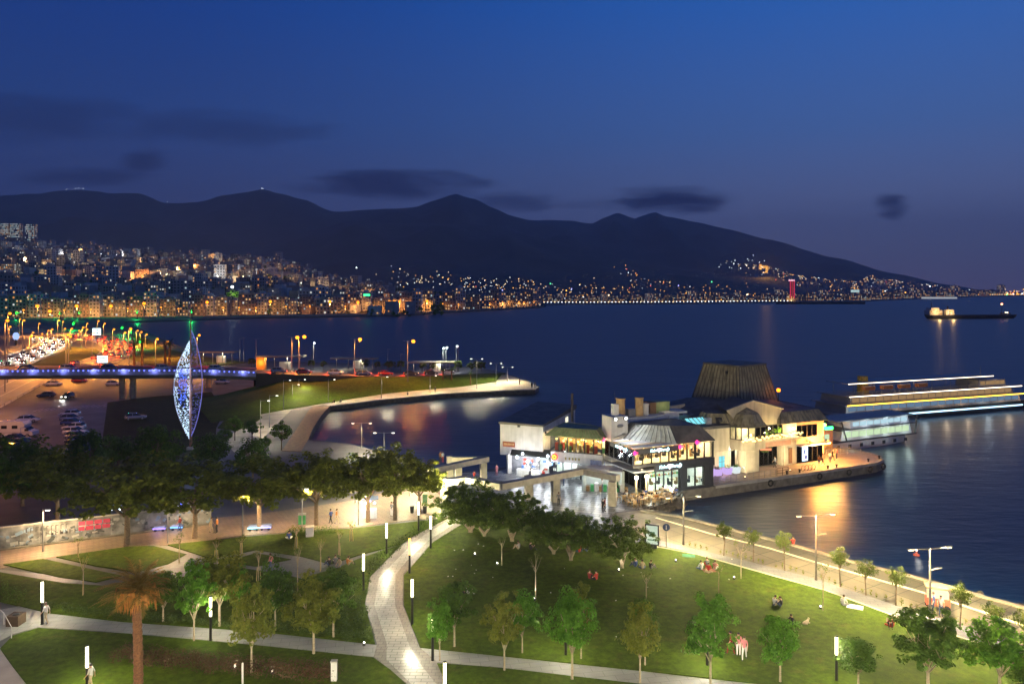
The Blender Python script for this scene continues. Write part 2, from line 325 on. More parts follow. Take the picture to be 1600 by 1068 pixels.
ribbon([(1000, 797)]+[(a-2, q+2) for a, q in PRE[::-1][1:]], .5, .16, h=.5, name='quay_coping', m=mat('coping', (.33, .29, .22), .8, var=.35, scale=1, bump=.4, bscale=6))
# lawns
LAWN = 'lawn'
sheet(LAWN, [(724, 817), (760, 806), (840, 800), (930, 832), (985, 848), (1040, 856.5), (1090, 866), (1165, 887.5), (1290, 922.5), (1422, 971.5), (1522, 1002.5), (1600, 1027), (2300, 1310), (2600, 1500), (1500, 1095), (1160, 1064), (1000, 1046), (800, 1025), (657, 1010), (631, 944), (631, 898), (647, 880), (677, 846)], .1, lawn_m)
sheet(LAWN, [(683, 1035), (780, 1042), (1000, 1067), (1300, 1100), (1300, 1400), (900, 1500), (760, 1200)], .1, lawn_m)
sheet(LAWN, [(60, 980), (200, 989), (400, 1007), (583, 1026), (610, 1045), (660, 1090), (700, 1200), (300, 1400), (90, 1130), (20, 1040), (0, 1012), (20, 992)], .1, lawn_m)
sheet(LAWN, [(-200, 930), (0, 893), (100, 910), (162, 914), (240, 900), (270, 903), (370, 885), (450, 898), (470, 903), (530, 885), (560, 872), (626, 850), (578, 899), (570, 942), (586, 1004), (400, 984), (190, 969), (70, 955), (0, 938)], .1, lawn_m)
sheet(LAWN, [(5, 881), (67, 872), (165, 893), (190, 898), (150, 908), (95, 901)], .1, lawn_m)
sheet(LAWN, [(88, 869), (200, 853), (240, 852), (290, 865), (262, 880), (215, 893), (150, 883)], .1, lawn_m)
sheet(LAWN, [(262, 850), (380, 838), (480, 830), (560, 824), (640, 815), (700, 809), (650, 833), (628, 848), (560, 866), (515, 880), (470, 868), (400, 858), (330, 872), (300, 862)], .1, lawn_m)
sheet(LAWN, [(340, 880), (400, 863), (455, 873), (400, 884), (372, 880)], .1, lawn_m)
# paths
sheet('park_path', [(-250, 960), (0, 952), (40, 944), (72, 957), (190, 971), (400, 986), (590, 1007), (655, 1011), (800, 1026), (1000, 1047), (1160, 1065), (1500, 1098), (1500, 1140), (1000, 1068), (780, 1041), (684, 1033), (586, 1025), (400, 1006), (200, 988), (60, 979), (20, 990), (0, 1000), (-250, 1010)], .04, path_m)
sheet('central_walk_border', [(589, 1004), (571, 942), (579, 900), (629, 851), (656, 832), (706, 806), (726, 815), (676, 846), (646, 880), (630, 897), (629, 944), (655, 1010), (684, 1034), (705, 1075), (740, 1200), (680, 1200), (637, 1068), (584, 1025)], .055, band_m)
sheet('central_walk', [(604, 1003), (585, 944), (592, 902), (640, 853), (664, 834), (708, 808), (718, 812), (668, 845), (635, 876), (618, 897), (617, 944), (640, 1008), (655, 1034), (682, 1068), (715, 1200), (700, 1200), (650, 1075), (604, 1030)], .07, walk_m)
sheet('side_path', [(0, 889), (70, 896), (150, 910), (165, 915), (280, 900), (262, 905), (180, 925), (90, 915), (0, 905)], .045, grey_m)
sheet('side_path', [(230, 851), (262, 852), (330, 873), (400, 859), (470, 869), (516, 881), (470, 902), (372, 886), (290, 905), (240, 899), (190, 897), (263, 881), (292, 865)], .05, grey_m)
sheet('corner_plaza', [(-300, 1000), (0, 1010), (25, 1045), (60, 1085), (110, 1150), (-300, 1300)], .06, mat('pale_slabs', (.4, .33, .29), .7, var=.2, scale=.5))
# the peninsula: curved steps, boardwalk, grass slope under the road
sheet('peninsula_walk', [(380, 720), (415, 680), (455, 640), (505, 632), (517, 633.5), (600, 623.2), (700, 614), (790, 609.4), (836, 608.2), (841, 603.5), (825, 596), (800, 587), (780, 581), (770, 590), (700, 606), (600, 614), (517, 629), (440, 636), (400, 640), (380, 660), (350, 690)], .03, mat('walk_concrete', (.4, .36, .27), .7, var=.3, scale=.4))
sheet('boardwalk', [(440, 704), (462, 672), (483, 640), (490, 634.5), (516, 633.8), (502, 648), (489, 668), (481, 687), (470, 705)], .05, deck_m)
sheet('lower_lawn', [(340, 668), (360, 645), (402, 642), (410, 652), (395, 662), (370, 672)], .1, lawn_m)
ROAD = [(-260, 585, 7.5), (-60, 583, 7.4), (0, 581, 7.4), (150, 580, 7.3), (300, 580, 7.0), (400, 583, 6.0), (480, 586, 4.8), (560, 588, 3.6), (640, 588, 2.6), (740, 584, 1.2), (790, 582, .5)]
RP = [P(*p) for p in ROAD]
sl = MB(); fr = [(330, 660), (380, 652), (445, 640), (517, 628), (600, 615), (660, 609), (720, 604), (775, 596)]
bk = [RP[4]+Vector((0, -2, -7.0)), RP[5]+Vector((-8, -1, -5.2)), RP[6]+Vector((-6, 0, -.8)), RP[7]+Vector((-10, 0, -.2)), RP[7]+Vector((6, 0, -.1)), RP[8]+Vector((0, 0, -.1)), RP[9]+Vector((0, 0, -.1)), RP[10]]
fp = [P(a, q, .08) for a, q in fr]; n = 10
sl.rings([[a.lerp(c, k/n)+Vector((0, 0, (.5*sin(pi*k/n)-.0))) for a, c in zip(fp, bk)] for k in range(n+1)], caps=False, closed=False)
sl.build('grass_slope', lawn_m, kind='structure', smooth=True)
# ------------------------------------------------------------------ trees
bark = mat('bark', (.16, .115, .075), .9, var=.4, scale=6, bump=.6, bscale=18, obj=True)
bark_pale = mat('pale_bark', (.34, .27, .19), .85, var=.35, scale=7, bump=.5, bscale=20, obj=True)
lf_plane = leafmat('plane_leaf', (.055, .075, .008), (.2, .22, .022))
lf_pine = leafmat('pine_needles', (.04, .075, .008), (.14, .2, .024), trans=.25)
lf_round = leafmat('round_leaf', (.05, .14, .012), (.15, .34, .03), trans=.55)
lf_dark = leafmat('dark_leaf', (.035, .08, .012), (.11, .2, .02), trans=.4)
lf_olive = leafmat('olive_leaf', (.08, .1, .01), (.23, .25, .03), trans=.4)
lf_young = leafmat('young_leaf', (.06, .09, .015), (.16, .2, .04), trans=.55)
lf_shrub = leafmat('shrub_leaf', (.025, .055, .01), (.09, .13, .02), trans=.3)
lf_brown = leafmat('brown_hedge_leaf', (.05, .025, .012), (.13, .07, .028), trans=.2)
lf_palm = leafmat('palm_leaf', (.09, .075, .016), (.24, .15, .035), trans=.3)
lf_dead = leafmat('dead_frond', (.26, .1, .02), (.46, .2, .04), trans=.2)
def rv(R=random): 
    while True:
        v = Vector((R.uniform(-1, 1), R.uniform(-1, 1), R.uniform(-1, 1)))
        if .05 < v.length_squared < 1: return v
def leaf(mb, c, n, s, R, asp=1.0, fold=.25):
    n = n.normalized(); a = n.orthogonal().normalized(); a = Matrix.Rotation(R.uniform(0, 6.28), 3, n) @ a; b = n.cross(a)
    w = s*.5*asp; l = s*.5
    mb.add([c-b*l, c+a*w+n*fold*w, c+b*l, c-a*w+n*fold*w], [(0, 1, 2), (0, 2, 3)])
def crown(clumps, leaves, size, seed, rad, cs=.3, asp=.8, zb=0.25, shell=.55, droop=0.0):
    """clumps of leaves through an uneven ellipsoid: rad = (rx, ry, rz)"""
    R = random.Random(seed); mb = MB()
    for k in range(clumps):
        d = rv(R); l = d.length; d = d/l; l = shell+(1-shell)*R.random()
        if d.z < -.55: d.z *= .6
        wob = 1+.22*noise.noise(d*1.7+Vector((seed, 0, 0)))+R.uniform(-.08, .1)
        c = Vector((d.x*rad[0], d.y*rad[1], d.z*rad[2]))*l*wob
        sz = cs*R.uniform(.65, 1.25)*min(rad[0], rad[2])
        for q in range(leaves):
            o = rv(R); p = c+Vector((o.x, o.y, o.z*.75))*sz
            nn = (o*.7+rv(R)*.7+d*.5+Vector((0, 0, zb)))
            leaf(mb, p, nn, size*R.uniform(.6, 1.3), R, asp)
    return mb
def limbs(mb, base, h0, rad, R, n=6, r0=.15, zc=0.0):
    for k in range(n):
        a = 2*pi*k/n+R.uniform(-.4, .4); e = Vector((cos(a)*rad[0]*R.uniform(.4, .75), sin(a)*rad[1]*R.uniform(.4, .75), zc+rad[2]*R.uniform(-.3, .6)))
        s = Vector((0, 0, h0+R.uniform(-.3, .4)*r0*6)); m = s.lerp(e, .5)+Vector((0, 0, .1*rad[2]))
        mb.path([s, m, e], [r0*.55, r0*.38, r0*.12], 5)
        for q in range(2):
            e2 = m+Vector((R.uniform(-1, 1)*rad[0]*.5, R.uniform(-1, 1)*rad[1]*.5, R.uniform(.1, .6)*rad[2])); mb.path([m, m.lerp(e2, .6), e2], [r0*.3, r0*.18, r0*.06], 4)
def tree(name, label, cat, loc, trunk_h, rad, r0, lm, bm, cl, lv, size, seed, cs=.3, group=None, fork=False, asp=.8, shell=.55, zb=.25, lean=(0, 0), rz=0.0, n=6):
    t = thing(name, label, cat, loc, rz, group); R = random.Random(seed*13+1)
    zc = trunk_h+rad[2]*.82; mb = MB()
    if fork:
        for s in (-1, 1): mb.path([(0, 0, -.1), (s*.06, 0, trunk_h*.35), (s*rad[0]*.14, .05, trunk_h*.75), (s*rad[0]*.25, .1, trunk_h*1.15)], [r0*1.15, r0*.85, r0*.7, r0*.5], 8)
    else:
        mb.path([(0, 0, -.1), (0, 0, .12), (lean[0]*.3, lean[1]*.3, trunk_h*.45), (lean[0], lean[1], trunk_h), (lean[0]*1.1, lean[1], zc)], [r0*1.5, r0*1.08, r0*.92, r0*.78, r0*.35], 9)
    limbs(mb, None, trunk_h*.92, rad, R, n, r0, zc)
    mb.build('trunk', bm, t, smooth=True)
    c = crown(cl, lv, size, seed, rad, cs, asp, zb, shell).build('crown', lm, t); c.location = (lean[0], lean[1], zc)
    return t
# big plane trees before the car park
PG = 'plane trees along the paved avenue'
pl = [(90, 822, 745, 64, 'dark plane tree at the left end of the row behind the mural wall'),
      (199, 852, 760, 80, 'large yellowish plane tree standing in front of the pink writing on the mural wall'),
      (305, 840, 762, 72, 'dark plane tree below the blue lit sail sculpture'),
      (405, 828, 755, 70, 'wide dark plane tree between the sculpture and the thin lamp pole'),
      (494, 820, 748, 58, 'brown tinged plane tree beside the thin bright lamp pole'),
      (575, 815, 742, 58, 'tall dark plane tree in front of the white lit stand'),
      (617, 812, 738, 50, 'brightly lit green plane tree with an open crown near the plaza'),
      (655, 800, 748, 42, 'small bright plane tree next to the portico column')]
proto = []
for k in range(3):
    t = tree('plane_tree', pl[k][4], 'tree', P(pl[k][0], pl[k][1]), 3.6, (4.4, 4.4, 3.6), .24, lf_plane, bark, 120, 46, .4, 11+k, .2, PG, shell=.45)
    proto.append(t)
for k, (px, pb, pc, rp, lab) in enumerate(pl):
    p = P(px, pb); sc = rp*p.y/F/4.1
    zc = ZA(pc, p.y)
    t = proto[k] if k < 3 else dup(proto[(k*2) % 3], p, k*1.3, lab)
    t.scale = (sc, sc, zc/6.55)
# darker trees behind them, at the edge of the car park
tb = tree('dark_tree', 'dark bushy tree beside the white parked cars behind the plane trees', 'tree', P(140, 755), 1.6, (3.4, 3.4, 3.2), .2, lf_dark, bark, 60, 50, .4, 21, group='dark trees at the edge of the car park')
for px, pb, sc, lab in ((35, 790, 1.15, 'dark tree at the left edge below the stacked rows of parked cars'), (245, 745, 1.0, 'dark tree just left of the foot of the sail sculpture'), (330, 738, .8, 'low dark tree just right of the foot of the sail sculpture'), (185, 735, .7, 'small black tree at the end of the parking row'), (-30, 815, 1.4, 'dark tree cut by the left edge beside the mural wall'), (395, 745, .75, 'dark tree behind the plane trees below the grass slope')):
    dup(tb, P(px, pb), px, lab, sc)
# umbrella pines
up = [(735, 832, 785, 57, 'umbrella pine nearest the central walk, broad dark dome'), (757, 838, 800, 40, 'small umbrella pine tucked beside the broad dome by the walk'), (800, 846, 798, 50, 'umbrella pine with a leaning trunk beside the plaza columns'),
      (865, 866, 825, 42, 'low umbrella pine in front of the plaza, left of the forked one'), (892, 876, 828, 46, 'dark umbrella pine with a forked trunk in mid lawn'), (972, 888, 840, 46, 'umbrella pine with a floodlit white trunk and pale underside')]
pr = []
for k in range(2): pr.append(tree('umbrella_pine', up[k][4], 'tree', P(*up[k][:2]), 1.25, (3.5, 3.5, 2.0), .2, lf_pine, bark_pale, 230, 44, .27, 31+k, .17, 'umbrella pines on the lawn by the plaza', fork=True, asp=.5, shell=.5, zb=.6))
for k, (px, pb, pc, rp, lab) in enumerate(up):
    p = P(px, pb); t = pr[k] if k < 2 else dup(pr[k % 2], p, k*2.1, lab)
    zc = ZA(pc, p.y); sc = rp*p.y/F/3.0
    t.scale = (sc, sc, zc/3.05)
# round trees of the park, (trunk x, foot y, crown x, crown y, half width, material, label)
rt = [(255, 972, 265, 922, 30, 1, 'dark round tree just right of the palm crown'), (303, 1002, 304, 930, 28, 0, 'green tree lit by the lamp column right of the palm'), (343, 979, 332, 905, 42, 2, 'dull olive tree behind the lamp column by the path'),
      (393, 1052, 392, 962, 36, 2, 'slender olive tree with a tall pale trunk beside the white post'), (370, 975, 368, 922, 26, 0, 'light green tree between the olive trees'), (430, 986, 424, 915, 30, 1, 'nearly black round tree with a pale straight trunk'), (490, 1022, 488, 946, 42, 2, 'wide wind blown tree left of the central walk'),
      (521, 996, 528, 935, 36, 1, 'dark feathery tree between the wide tree and the shrub bed'), (687, 1032, 680, 970, 24, 0, 'bright green lit tree hugging the dark post by the walk'), (710, 1011, 706, 945, 32, 1, 'dark tree in the lawn right of the central walk'),
      (788, 1048, 785, 978, 32, 2, 'olive green tree at the path edge, first right of the walk'), (816, 1021, 816, 958, 26, 0, 'bright green tree behind the olive one in the lawn'), (894, 1062, 890, 972, 40, 0, 'large green tree with a lamp column shining through it'),
      (908, 1030, 925, 962, 26, 2, 'half hidden tree behind the large lamp lit tree'), (1000, 1066, 996, 988, 31, 2, 'dull green tree at the path between two brighter ones'), (1008, 1040, 1012, 972, 24, 1, 'dark tree behind the dull green one'), (1110, 1072, 1108, 990, 39, 0, 'vivid green tree glowing round a lamp column by the two pink walkers'),
      (1219, 1066, 1210, 998, 34, 0, 'green tree right of the two standing walkers'), (1341, 1072, 1342, 1026, 31, 1, 'dark round tree right of the glaring lamp column'), (1450, 1085, 1452, 1006, 54, 1, 'big dark green tree at the lower right of the lawn'), (1562, 1090, 1548, 1010, 48, 0, 'leafy green tree near the lower right corner'), (1612, 1100, 1604, 1050, 40, 1, 'dark tree cut by the right edge')]
rmat = [lf_round, lf_dark, lf_olive]; rp_ = {}
for k, (px, pb, cx, cy, hw, mi, lab) in enumerate(rt):
    p = P(px, pb); zc = ZA(cy, p.y); s = p.y/F; lean = ((cx-px)*s, 0)
    key = (mi, k % 3)
    if key not in rp_:
        t = tree('round_tree', lab, 'tree', p, 1.55, (1.7*(1, .86, 1.1)[k % 3], 1.7*(1, 1.05, .9)[k % 3], 2.15*(1, 1.1, .92)[k % 3]), .085, rmat[mi], bark_pale, 90, 44, .23, 41+k, .23, 'round headed trees of the park', shell=.35, asp=.65); rp_[key] = t
    else: t = dup(rp_[key], p, k*1.7, lab)
    t.scale = (hw*s/1.68, hw*s/1.68, zc/3.31*1.02)
    t.rotation_euler = (0, 0, k*1.7)
# wind tossed trees along the promenade
pt = [(1131, 868, 828, 15, 'first young promenade tree, nearest the restaurant'), (1177, 878, 838, 15, 'second promenade tree, left of the bright wind tossed one'), (1226, 891, 845, 16, 'bright wind tossed promenade tree by the red figure on the quay'), (1313, 917, 869, 16, 'promenade tree right of the first tall lamp'),
      (1353, 930, 887, 18, 'dark leaved promenade tree midway between the tall lamps'), (1400, 946, 900, 19, 'bright leaning promenade tree left of the second tall lamp'), (1500, 980, 928, 18, 'promenade tree right of the snack cart'), (1553, 997, 955, 18, 'dark promenade tree second from the right edge'), (1602, 1015, 968, 18, 'promenade tree cut by the right edge')]
p0 = None
for k, (px, pb, cy, hw, lab) in enumerate(pt):
    p = P(px, pb); s = p.y/F; zc = ZA(cy, p.y)
    if p0 is None: t = p0 = tree('promenade_tree', lab, 'tree', p, 1.9, (.9, .9, 1.1), .05, lf_young, bark, 30, 44, .17, 77, .4, 'young trees along the promenade', shell=.2, asp=.45, lean=(.12, 0), n=5)
    else: t = dup(p0, p, k*1.1, lab)
    t.scale = (hw*s/.98, hw*s/.98, zc/2.8); t.rotation_euler = (0, 0, k*.9)
# thin saplings, some tied to pairs of stakes
stake_m = mat('stake_wood', (.5, .36, .17), .8)
def sapling(loc, h, label, lm, seed, stakes=True, spread=.45, group='thin saplings'):
    t = thing('sapling', label, 'sapling', loc, seed*.7, group); R = random.Random(seed); mb = MB()
    mb.path([(0, 0, -.05), (.02, 0, h*.4), (-.02, .02, h*.62), (.03, 0, h*.8)], [.05, .045, .035, .02], 6); lb = MB()
    for k in range(7):
        a = k*2.4; e = Vector((cos(a)*spread*R.uniform(.5, 1), sin(a)*spread*R.uniform(.5, 1), h*R.uniform(.82, 1.0))); st = Vector((0, 0, h*R.uniform(.55, .75)))
        mb.path([st, st.lerp(e, .5)+Vector((0, 0, -.05)), e], [.022, .016, .008], 4)
        for q in range(16): leaf(lb, e+rv(R)*.2, rv(R)+Vector((0, 0, .8)), .13*R.uniform(.6, 1.3), R, .6)
    mb.build('trunk', bark_pale, t, smooth=True); lb.build('crown', lm, t)
    if stakes:
        for s in (-1, 1): MB().tube((s*.2, 0, -.05), (s*.12, 0, 1.35), .035, .03, 6).build('stake', stake_m, t)
    return t
sap = [(784, 884, 838, 1, 'slim pale sapling beside the left ground spot on the big lawn'), (837, 936, 867, 3, 'sapling with a bare fork lit white from its foot'), (1010, 938, 893, 1, 'sapling with one bright leaf tuft in mid lawn'), (1123, 928, 882, 1, 'dark trunked sapling near the picnic group'), (1158, 905, 846, 3, 'white lit sapling beside the curved foot strip'), (1286, 955, 880, 1, 'tall thin sapling with a spotlight at its foot near the kerb'),
       (130, 930, 868, 0, 'staked sapling right of the left lamp column'), (377, 868, 838, 0, 'staked sapling on the dark lawn near the avenue'), (338, 880, 842, 0, 'staked sapling with orange lit stakes behind the palm'), (463, 858, 822, 0, 'staked sapling left of the dark hedge blocks'), (501, 891, 842, 0, 'staked sapling left of the picnic group near the walk'), (530, 868, 825, 0, 'staked sapling behind the walk lamp'), (549, 846, 815, 0, 'staked sapling nearest the plane trees'), (404, 908, 856, 0, 'staked sapling below the grey side path'), (465, 925, 850, 1, 'crooked thin sapling on the grey side path'), (280, 880, 835, 1, 'bare thin sapling above the palm crown'), (122, 872, 838, 1, 'thin sapling at the avenue edge left of the palm')]
for k, (px, pb, pt_, kd, lab) in enumerate(sap):
    p = P(px, pb); h = ZA(pt_, p.y); sapling(p, h, lab, lf_young if kd else lf_olive, 100+k, stakes=(kd == 0), spread=.5 if kd != 3 else .75)
# date palm, foreground left
def palm(label, loc, h, r, nf, fl, seed, lm, dead=True, group=None, name='date_palm', wind=.35, leaflets=16):
    t = thing(name, label, 'palm', loc, 0, group); R = random.Random(seed); mb = MB(); pts = []; rr = []
    k = 0; z = -.2; nseg = max(8, int(h/.22))
    for i in range(nseg+1):
        z = -.2+(h+.2)*i/nseg; rad = r*(1.12-.15*i/nseg)*(1.1 if i % 2 else .93); pts.append((sin(i*.15)*.05, 0, z)); rr.append(rad)
    mb.path(pts, rr, 9); mb.build('trunk', mat('palm_trunk', (.1, .042, .018), .95, var=.5, scale=9, bump=.9, bscale=22, obj=True), t)
    fm = MB(); dm = MB()
    for i in range(nf):
        a = 2.4*i; up = 1.4-1.55*(i/nf); L_ = fl*R.uniform(.85, 1.1); d = Vector((cos(a), sin(a), 0)); side = Vector((-d.y, d.x, 0))
        p = Vector((0, 0, h)); ang = up; prev = p; sg = 9; pl_ = [p]
        for q in range(sg):
            ang -= (1.25 if up > .3 else .75)/sg*(.5+q/sg)
            p = p+(d*cos(ang)+Vector((0, 0, sin(ang))))*L_/sg+Vector((-wind*(q/sg)**2*.3, 0, 0)); pl_.append(p)
        fm.path(pl_, [.035*(1-q/(sg+1.5)) for q in range(sg+1)], 4)
        for q in range(leaflets*2):
            u = .12+.88*(q//2+.5)/leaflets; f = u*sg; j = min(int(f), sg-1); b0 = pl_[j].lerp(pl_[j+1], f-j); tn = (pl_[j+1]-pl_[j]).normalized()
            s = 1 if q % 2 else -1; ll = .2*fl*sin(pi*min(1, .18+u*.8))*R.uniform(.8, 1.15)
            tip = b0+(side*s*.75+tn*.75+Vector((0, 0, R.uniform(-.4, .1))))*ll; wv = tn*.035*fl/2
            fm.add([b0-wv, b0+wv, tip], [(0, 1, 2)])
    fm.build('crown', lm, t)
    if dead:
        for i in range(44):
            a = i*2.4; d = Vector((cos(a), sin(a), 0)); r1 = R.uniform(.5, 1.0); zz = R.uniform(-.15, .35)
            b0 = Vector((0, 0, h-.15+zz))+d*r; m1 = b0+d*r1+Vector((0, 0, .12)); e = m1+d*.15+Vector((0, 0, -R.uniform(.6, 1.2)))
            sd = Vector((-d.y, d.x, 0))
            for q in range(7):
                o = sd*R.uniform(-.28, .28); dm.add([m1+o*.6-sd*.05, m1+o*.6+sd*.05, e+o+rv(R)*.08], [(0, 1, 2)])
            dm.path([b0, m1, e], [.03, .03, .01], 4)
        dm.build('dead_skirt', lf_dead, t)
    return t
pp = P(215, 1100)
palm('tall date palm with a wind swept crown and orange dead skirt, beside the path', pp, ZA(922, pp.y), .28, 54, 2.5, 5, lf_palm, leaflets=22)
# small trees and palms further off
pm = palm('small palm by the road on the peninsula lawn', P(692, 601), 4.0, .2, 22, 2.0, 6, lf_dark, dead=False, group='palms on the peninsula', wind=.1, leaflets=8)
for px, pb, lab, s in ((706, 600, 'small palm, twin of the palm by the peninsula road', 1.0), (735, 602, 'small palm at the right of the peninsula lawn', .8)): dup(pm, P(px, pb), 1+px, lab, s)
for px, pb, s, lab in ((210, 572, 1.9, 'tall palm left of the highway lamp beyond the bridge'), (222, 572, 2.1, 'tall palm between its twins beyond the bridge'), (258, 568, 1.7, 'palm right of the tall pair beyond the bridge'), (265, 569, 1.8, 'palm just left of the sculpture top, beyond the bridge')):
    dup(pm, P(px, pb), px, lab, s, group='palms beyond the bridge')
st = tree('small_tree', 'small round tree on the lawn beside the sculpture', 'tree', P(367, 688), 1.6, (1.7, 1.7, 1.5), .09, lf_dark, bark, 34, 36, .3, 91, group='small trees by the peninsula walk')
for px, pb, s, lab in ((394, 690, .9, 'small round tree left of the sloping concrete walk'), (440, 703, 1.1, 'small tree standing in the sloping concrete walk'), (352, 700, .8, 'low tree at the edge of the lit grass'), (415, 706, .6, 'lowest tree beside the concrete walk')): dup(st, P(px, pb), px, lab, s)
# shrub bands, hedges and ground cover
def shrubs(name, line, n, size, m, hgt, wid, seed, leaves=26, ls=.14):
    R = random.Random(seed); mb = MB(); pts = [P(a, q, .1) for a, q in line]; seg = [(pts[i+1]-pts[i]).length for i in range(len(pts)-1)]; tot = sum(seg)
    for k in range(n):
        d = (k+R.random())/n*tot; i = 0
        while i < len(seg)-1 and d > seg[i]: d -= seg[i]; i += 1
        t = (pts[i+1]-pts[i]).normalized(); c = pts[i]+t*d+Vector((-t.y, t.x, 0))*R.uniform(-wid, wid)/2+Vector((0, 0, hgt*.5))
        for q in range(leaves):
            o = rv(R); leaf(mb, c+Vector((o.x*size, o.y*size, o.z*hgt*.55)), o+rv(R)*.6+Vector((0, 0, .5)), ls*R.uniform(.6, 1.3), R, .6)
    return mb.build(name, m, kind='stuff')
shrubs('shrub_bed', [(70, 950), (190, 964), (400, 980), (582, 999)], 150, .42, lf_shrub, .55, .9, 1)
shrubs('shrub_bed', [(572, 990), (556, 945), (566, 905), (600, 868), (640, 838), (690, 808)], 130, .4, lf_shrub, .6, 1.5, 2)
shrubs('shrub_bed', [(-60, 905), (0, 925), (30, 945)], 40, .5, lf_dark, .9, 1.4, 3)
shrubs('lawn_edge_plants', [(548, 1000), (535, 965), (548, 930)], 40, .35, lf_shrub, .5, .6, 8)
shrubs('clipped_hedge', [(185, 1026), (300, 1040), (420, 1052), (525, 1058)], 240, .5, lf_brown, .95, 1.6, 4, 34)
shrubs('low_hedge', [(450, 836), (520, 833)], 60, .45, lf_dark, .9, 1.0, 5)
hg = [(1072, 852), (1160, 872), (1270, 900), (1400, 943), (1500, 971), (1600, 1007), (1750, 1056)]
def tuft_row():
    R = random.Random(9); pts = [P(a, q, .05) for a, q in hg]; me = None; k = 0
    for i in range(len(pts)-1):
        d = (pts[i+1]-pts[i]); n = max(1, int(d.length/.62))
        for q in range(n):
            if R.random() < .1: continue
            if me is None:
                me = []
                for v in range(4):
                    mb = MB()
                    for b_ in range(16):
                        o = rv(R); leaf(mb, Vector((o.x*.14, o.y*.14, .3+o.z*.28)), o+rv(R)+Vector((0, 0, .2)), .16, R, .5)
                    mb.tube((0, 0, 0), (0, 0, .3), .02, .012, 4); me.append(mb.mesh('hedge_plant', lf_olive))
            o = put('hedge_plant', me[k % 4], None, pts[i]+d*((q+.5)/n)+Vector((R.uniform(-.1, .1), R.uniform(-.1, .1), 0)), R.uniform(0, 6)); o.scale = (1, 1, R.uniform(.7, 1.2)); k += 1
            tag(o, 'small upright plant in the thin hedge between foot strip and promenade', 'plant', 'hedge plants along the promenade')
tuft_row()
# ------------------------------------------------------------------ lamps
dark_metal = mat('dark_metal', (.03, .03, .03), .45, .6, var=.2)
grey_metal = mat('grey_metal', (.3, .3, .3), .4, .7, var=.15)
tube_e = emat('column_glow', (1, .93, .62), 5.0); tube_o = emat('column_glow_orange', (1, .55, .12), 3.5)
KL = 3.1
cols = [(66, 975, 940, 908, 0, 'lamp column at the left end of the path, a walker beside it'), (136, 1072, 1042, 1009, 0, 'lamp column in the lower left lawn'), (329, 1000, 962, 932, 0, 'lamp column right of the palm, against the green tree'), (568, 924, 891, 864, 0, 'lamp column left of the walk bend'),
        (604, 866, 840, 816, 0, 'lamp column among shrubs left of the walk'), (640, 896, 866, 840, 1, 'orange lamp column right of the walk'), (644, 976, 932, 904, 0, 'white lamp column right of the walk, below the orange one'), (673, 857, 826, 805, 0, 'lamp column at the lawn side of the far walk'),
        (654, 832, 804, 783, 0, 'farthest lamp column, in front of the plaza'), (695, 1100, 1070, 1034, 0, 'lamp column at the bottom edge right of the junction'), (884, 1024, 985, 955, 0, 'lamp column glowing through the large green tree'), (1105, 1040, 1012, 982, 0, 'lamp column inside the vivid green tree'), (1307, 1064, 1022, 994, 0, 'glaring lamp column on the right lawn'), (676, 1032, 992, 966, 0, 'slim lamp column half covered by the bright tree'), (250, 1165, 1125, 1090, 0, 'added lamp column below the frame near the palm'), (455, 1170, 1130, 1092, 0, 'added lamp column below the frame left of the walk'), (985, 1165, 1125, 1088, 0, 'added lamp column below the frame right of the junction'), (1190, 1170, 1130, 1090, 0, 'added lamp column below the frame by the two walkers'), (1410, 1180, 1140, 1095, 0, 'added lamp column below the frame by the big dark tree'), (1570, 1190, 1145, 1100, 0, 'added lamp column below the frame at the right corner')]  # columns below the frame are unseen, added to light the near tree fronts
for px, pb, t0, t1, kd, lab in cols:
    p = P(px, pb); t = thing('lamp_column', lab, 'lamp', p, 0, 'lit lamp columns of the park'); z0, z1 = ZA(t0, p.y), ZA(t1, p.y)
    MB().lathe([(.16, -.05), (.16, .04), (.11, .05), (.09, z0)], n=10).build('post', dark_metal, t, smooth=False)
    MB().lathe([(.085, z0+.005), (.1, z0+.03), (.1, z1-.03), (.085, z1)], n=10).build('lit_tube', tube_o if kd else tube_e, t, smooth=True)
    MB().lathe([(.1, z1+.004), (.115, z1+.01), (.115, z1+.06), (.02, z1+.09)], n=10).build('cap', dark_metal, t)
    lamp(t, (0, -.0, (z0+z1)/2), 330*KL*(1.9 if pb > 1110 else 1), (1, .6, .2) if kd else COLUMN, .25)
white_e = emat('white_lamp', (1, .95, .8), 9); warm_e = emat('warm_lamp', (1, .8, .42), 6); sod_e = emat('sodium_lamp', (1, .38, .03), 5); cool_e = emat('cool_lamp', COOL, 9)
def spot(px, pb, lab, aim, pw=60):
    p = P(px, pb, .1); t = thing('ground_spotlight', lab, 'spotlight', p, 0, 'ground spotlights in the lawns')
    MB().lathe([(.12, -.03), (.14, .05), (.1, .16)], n=8).build('housing', dark_metal, t); MB().ball((0, 0, .2), .07).build('lens', white_e, t)
    lamp(t, (0, 0, .36), pw*KL, (1, .95, .75), .06, 110, aim)
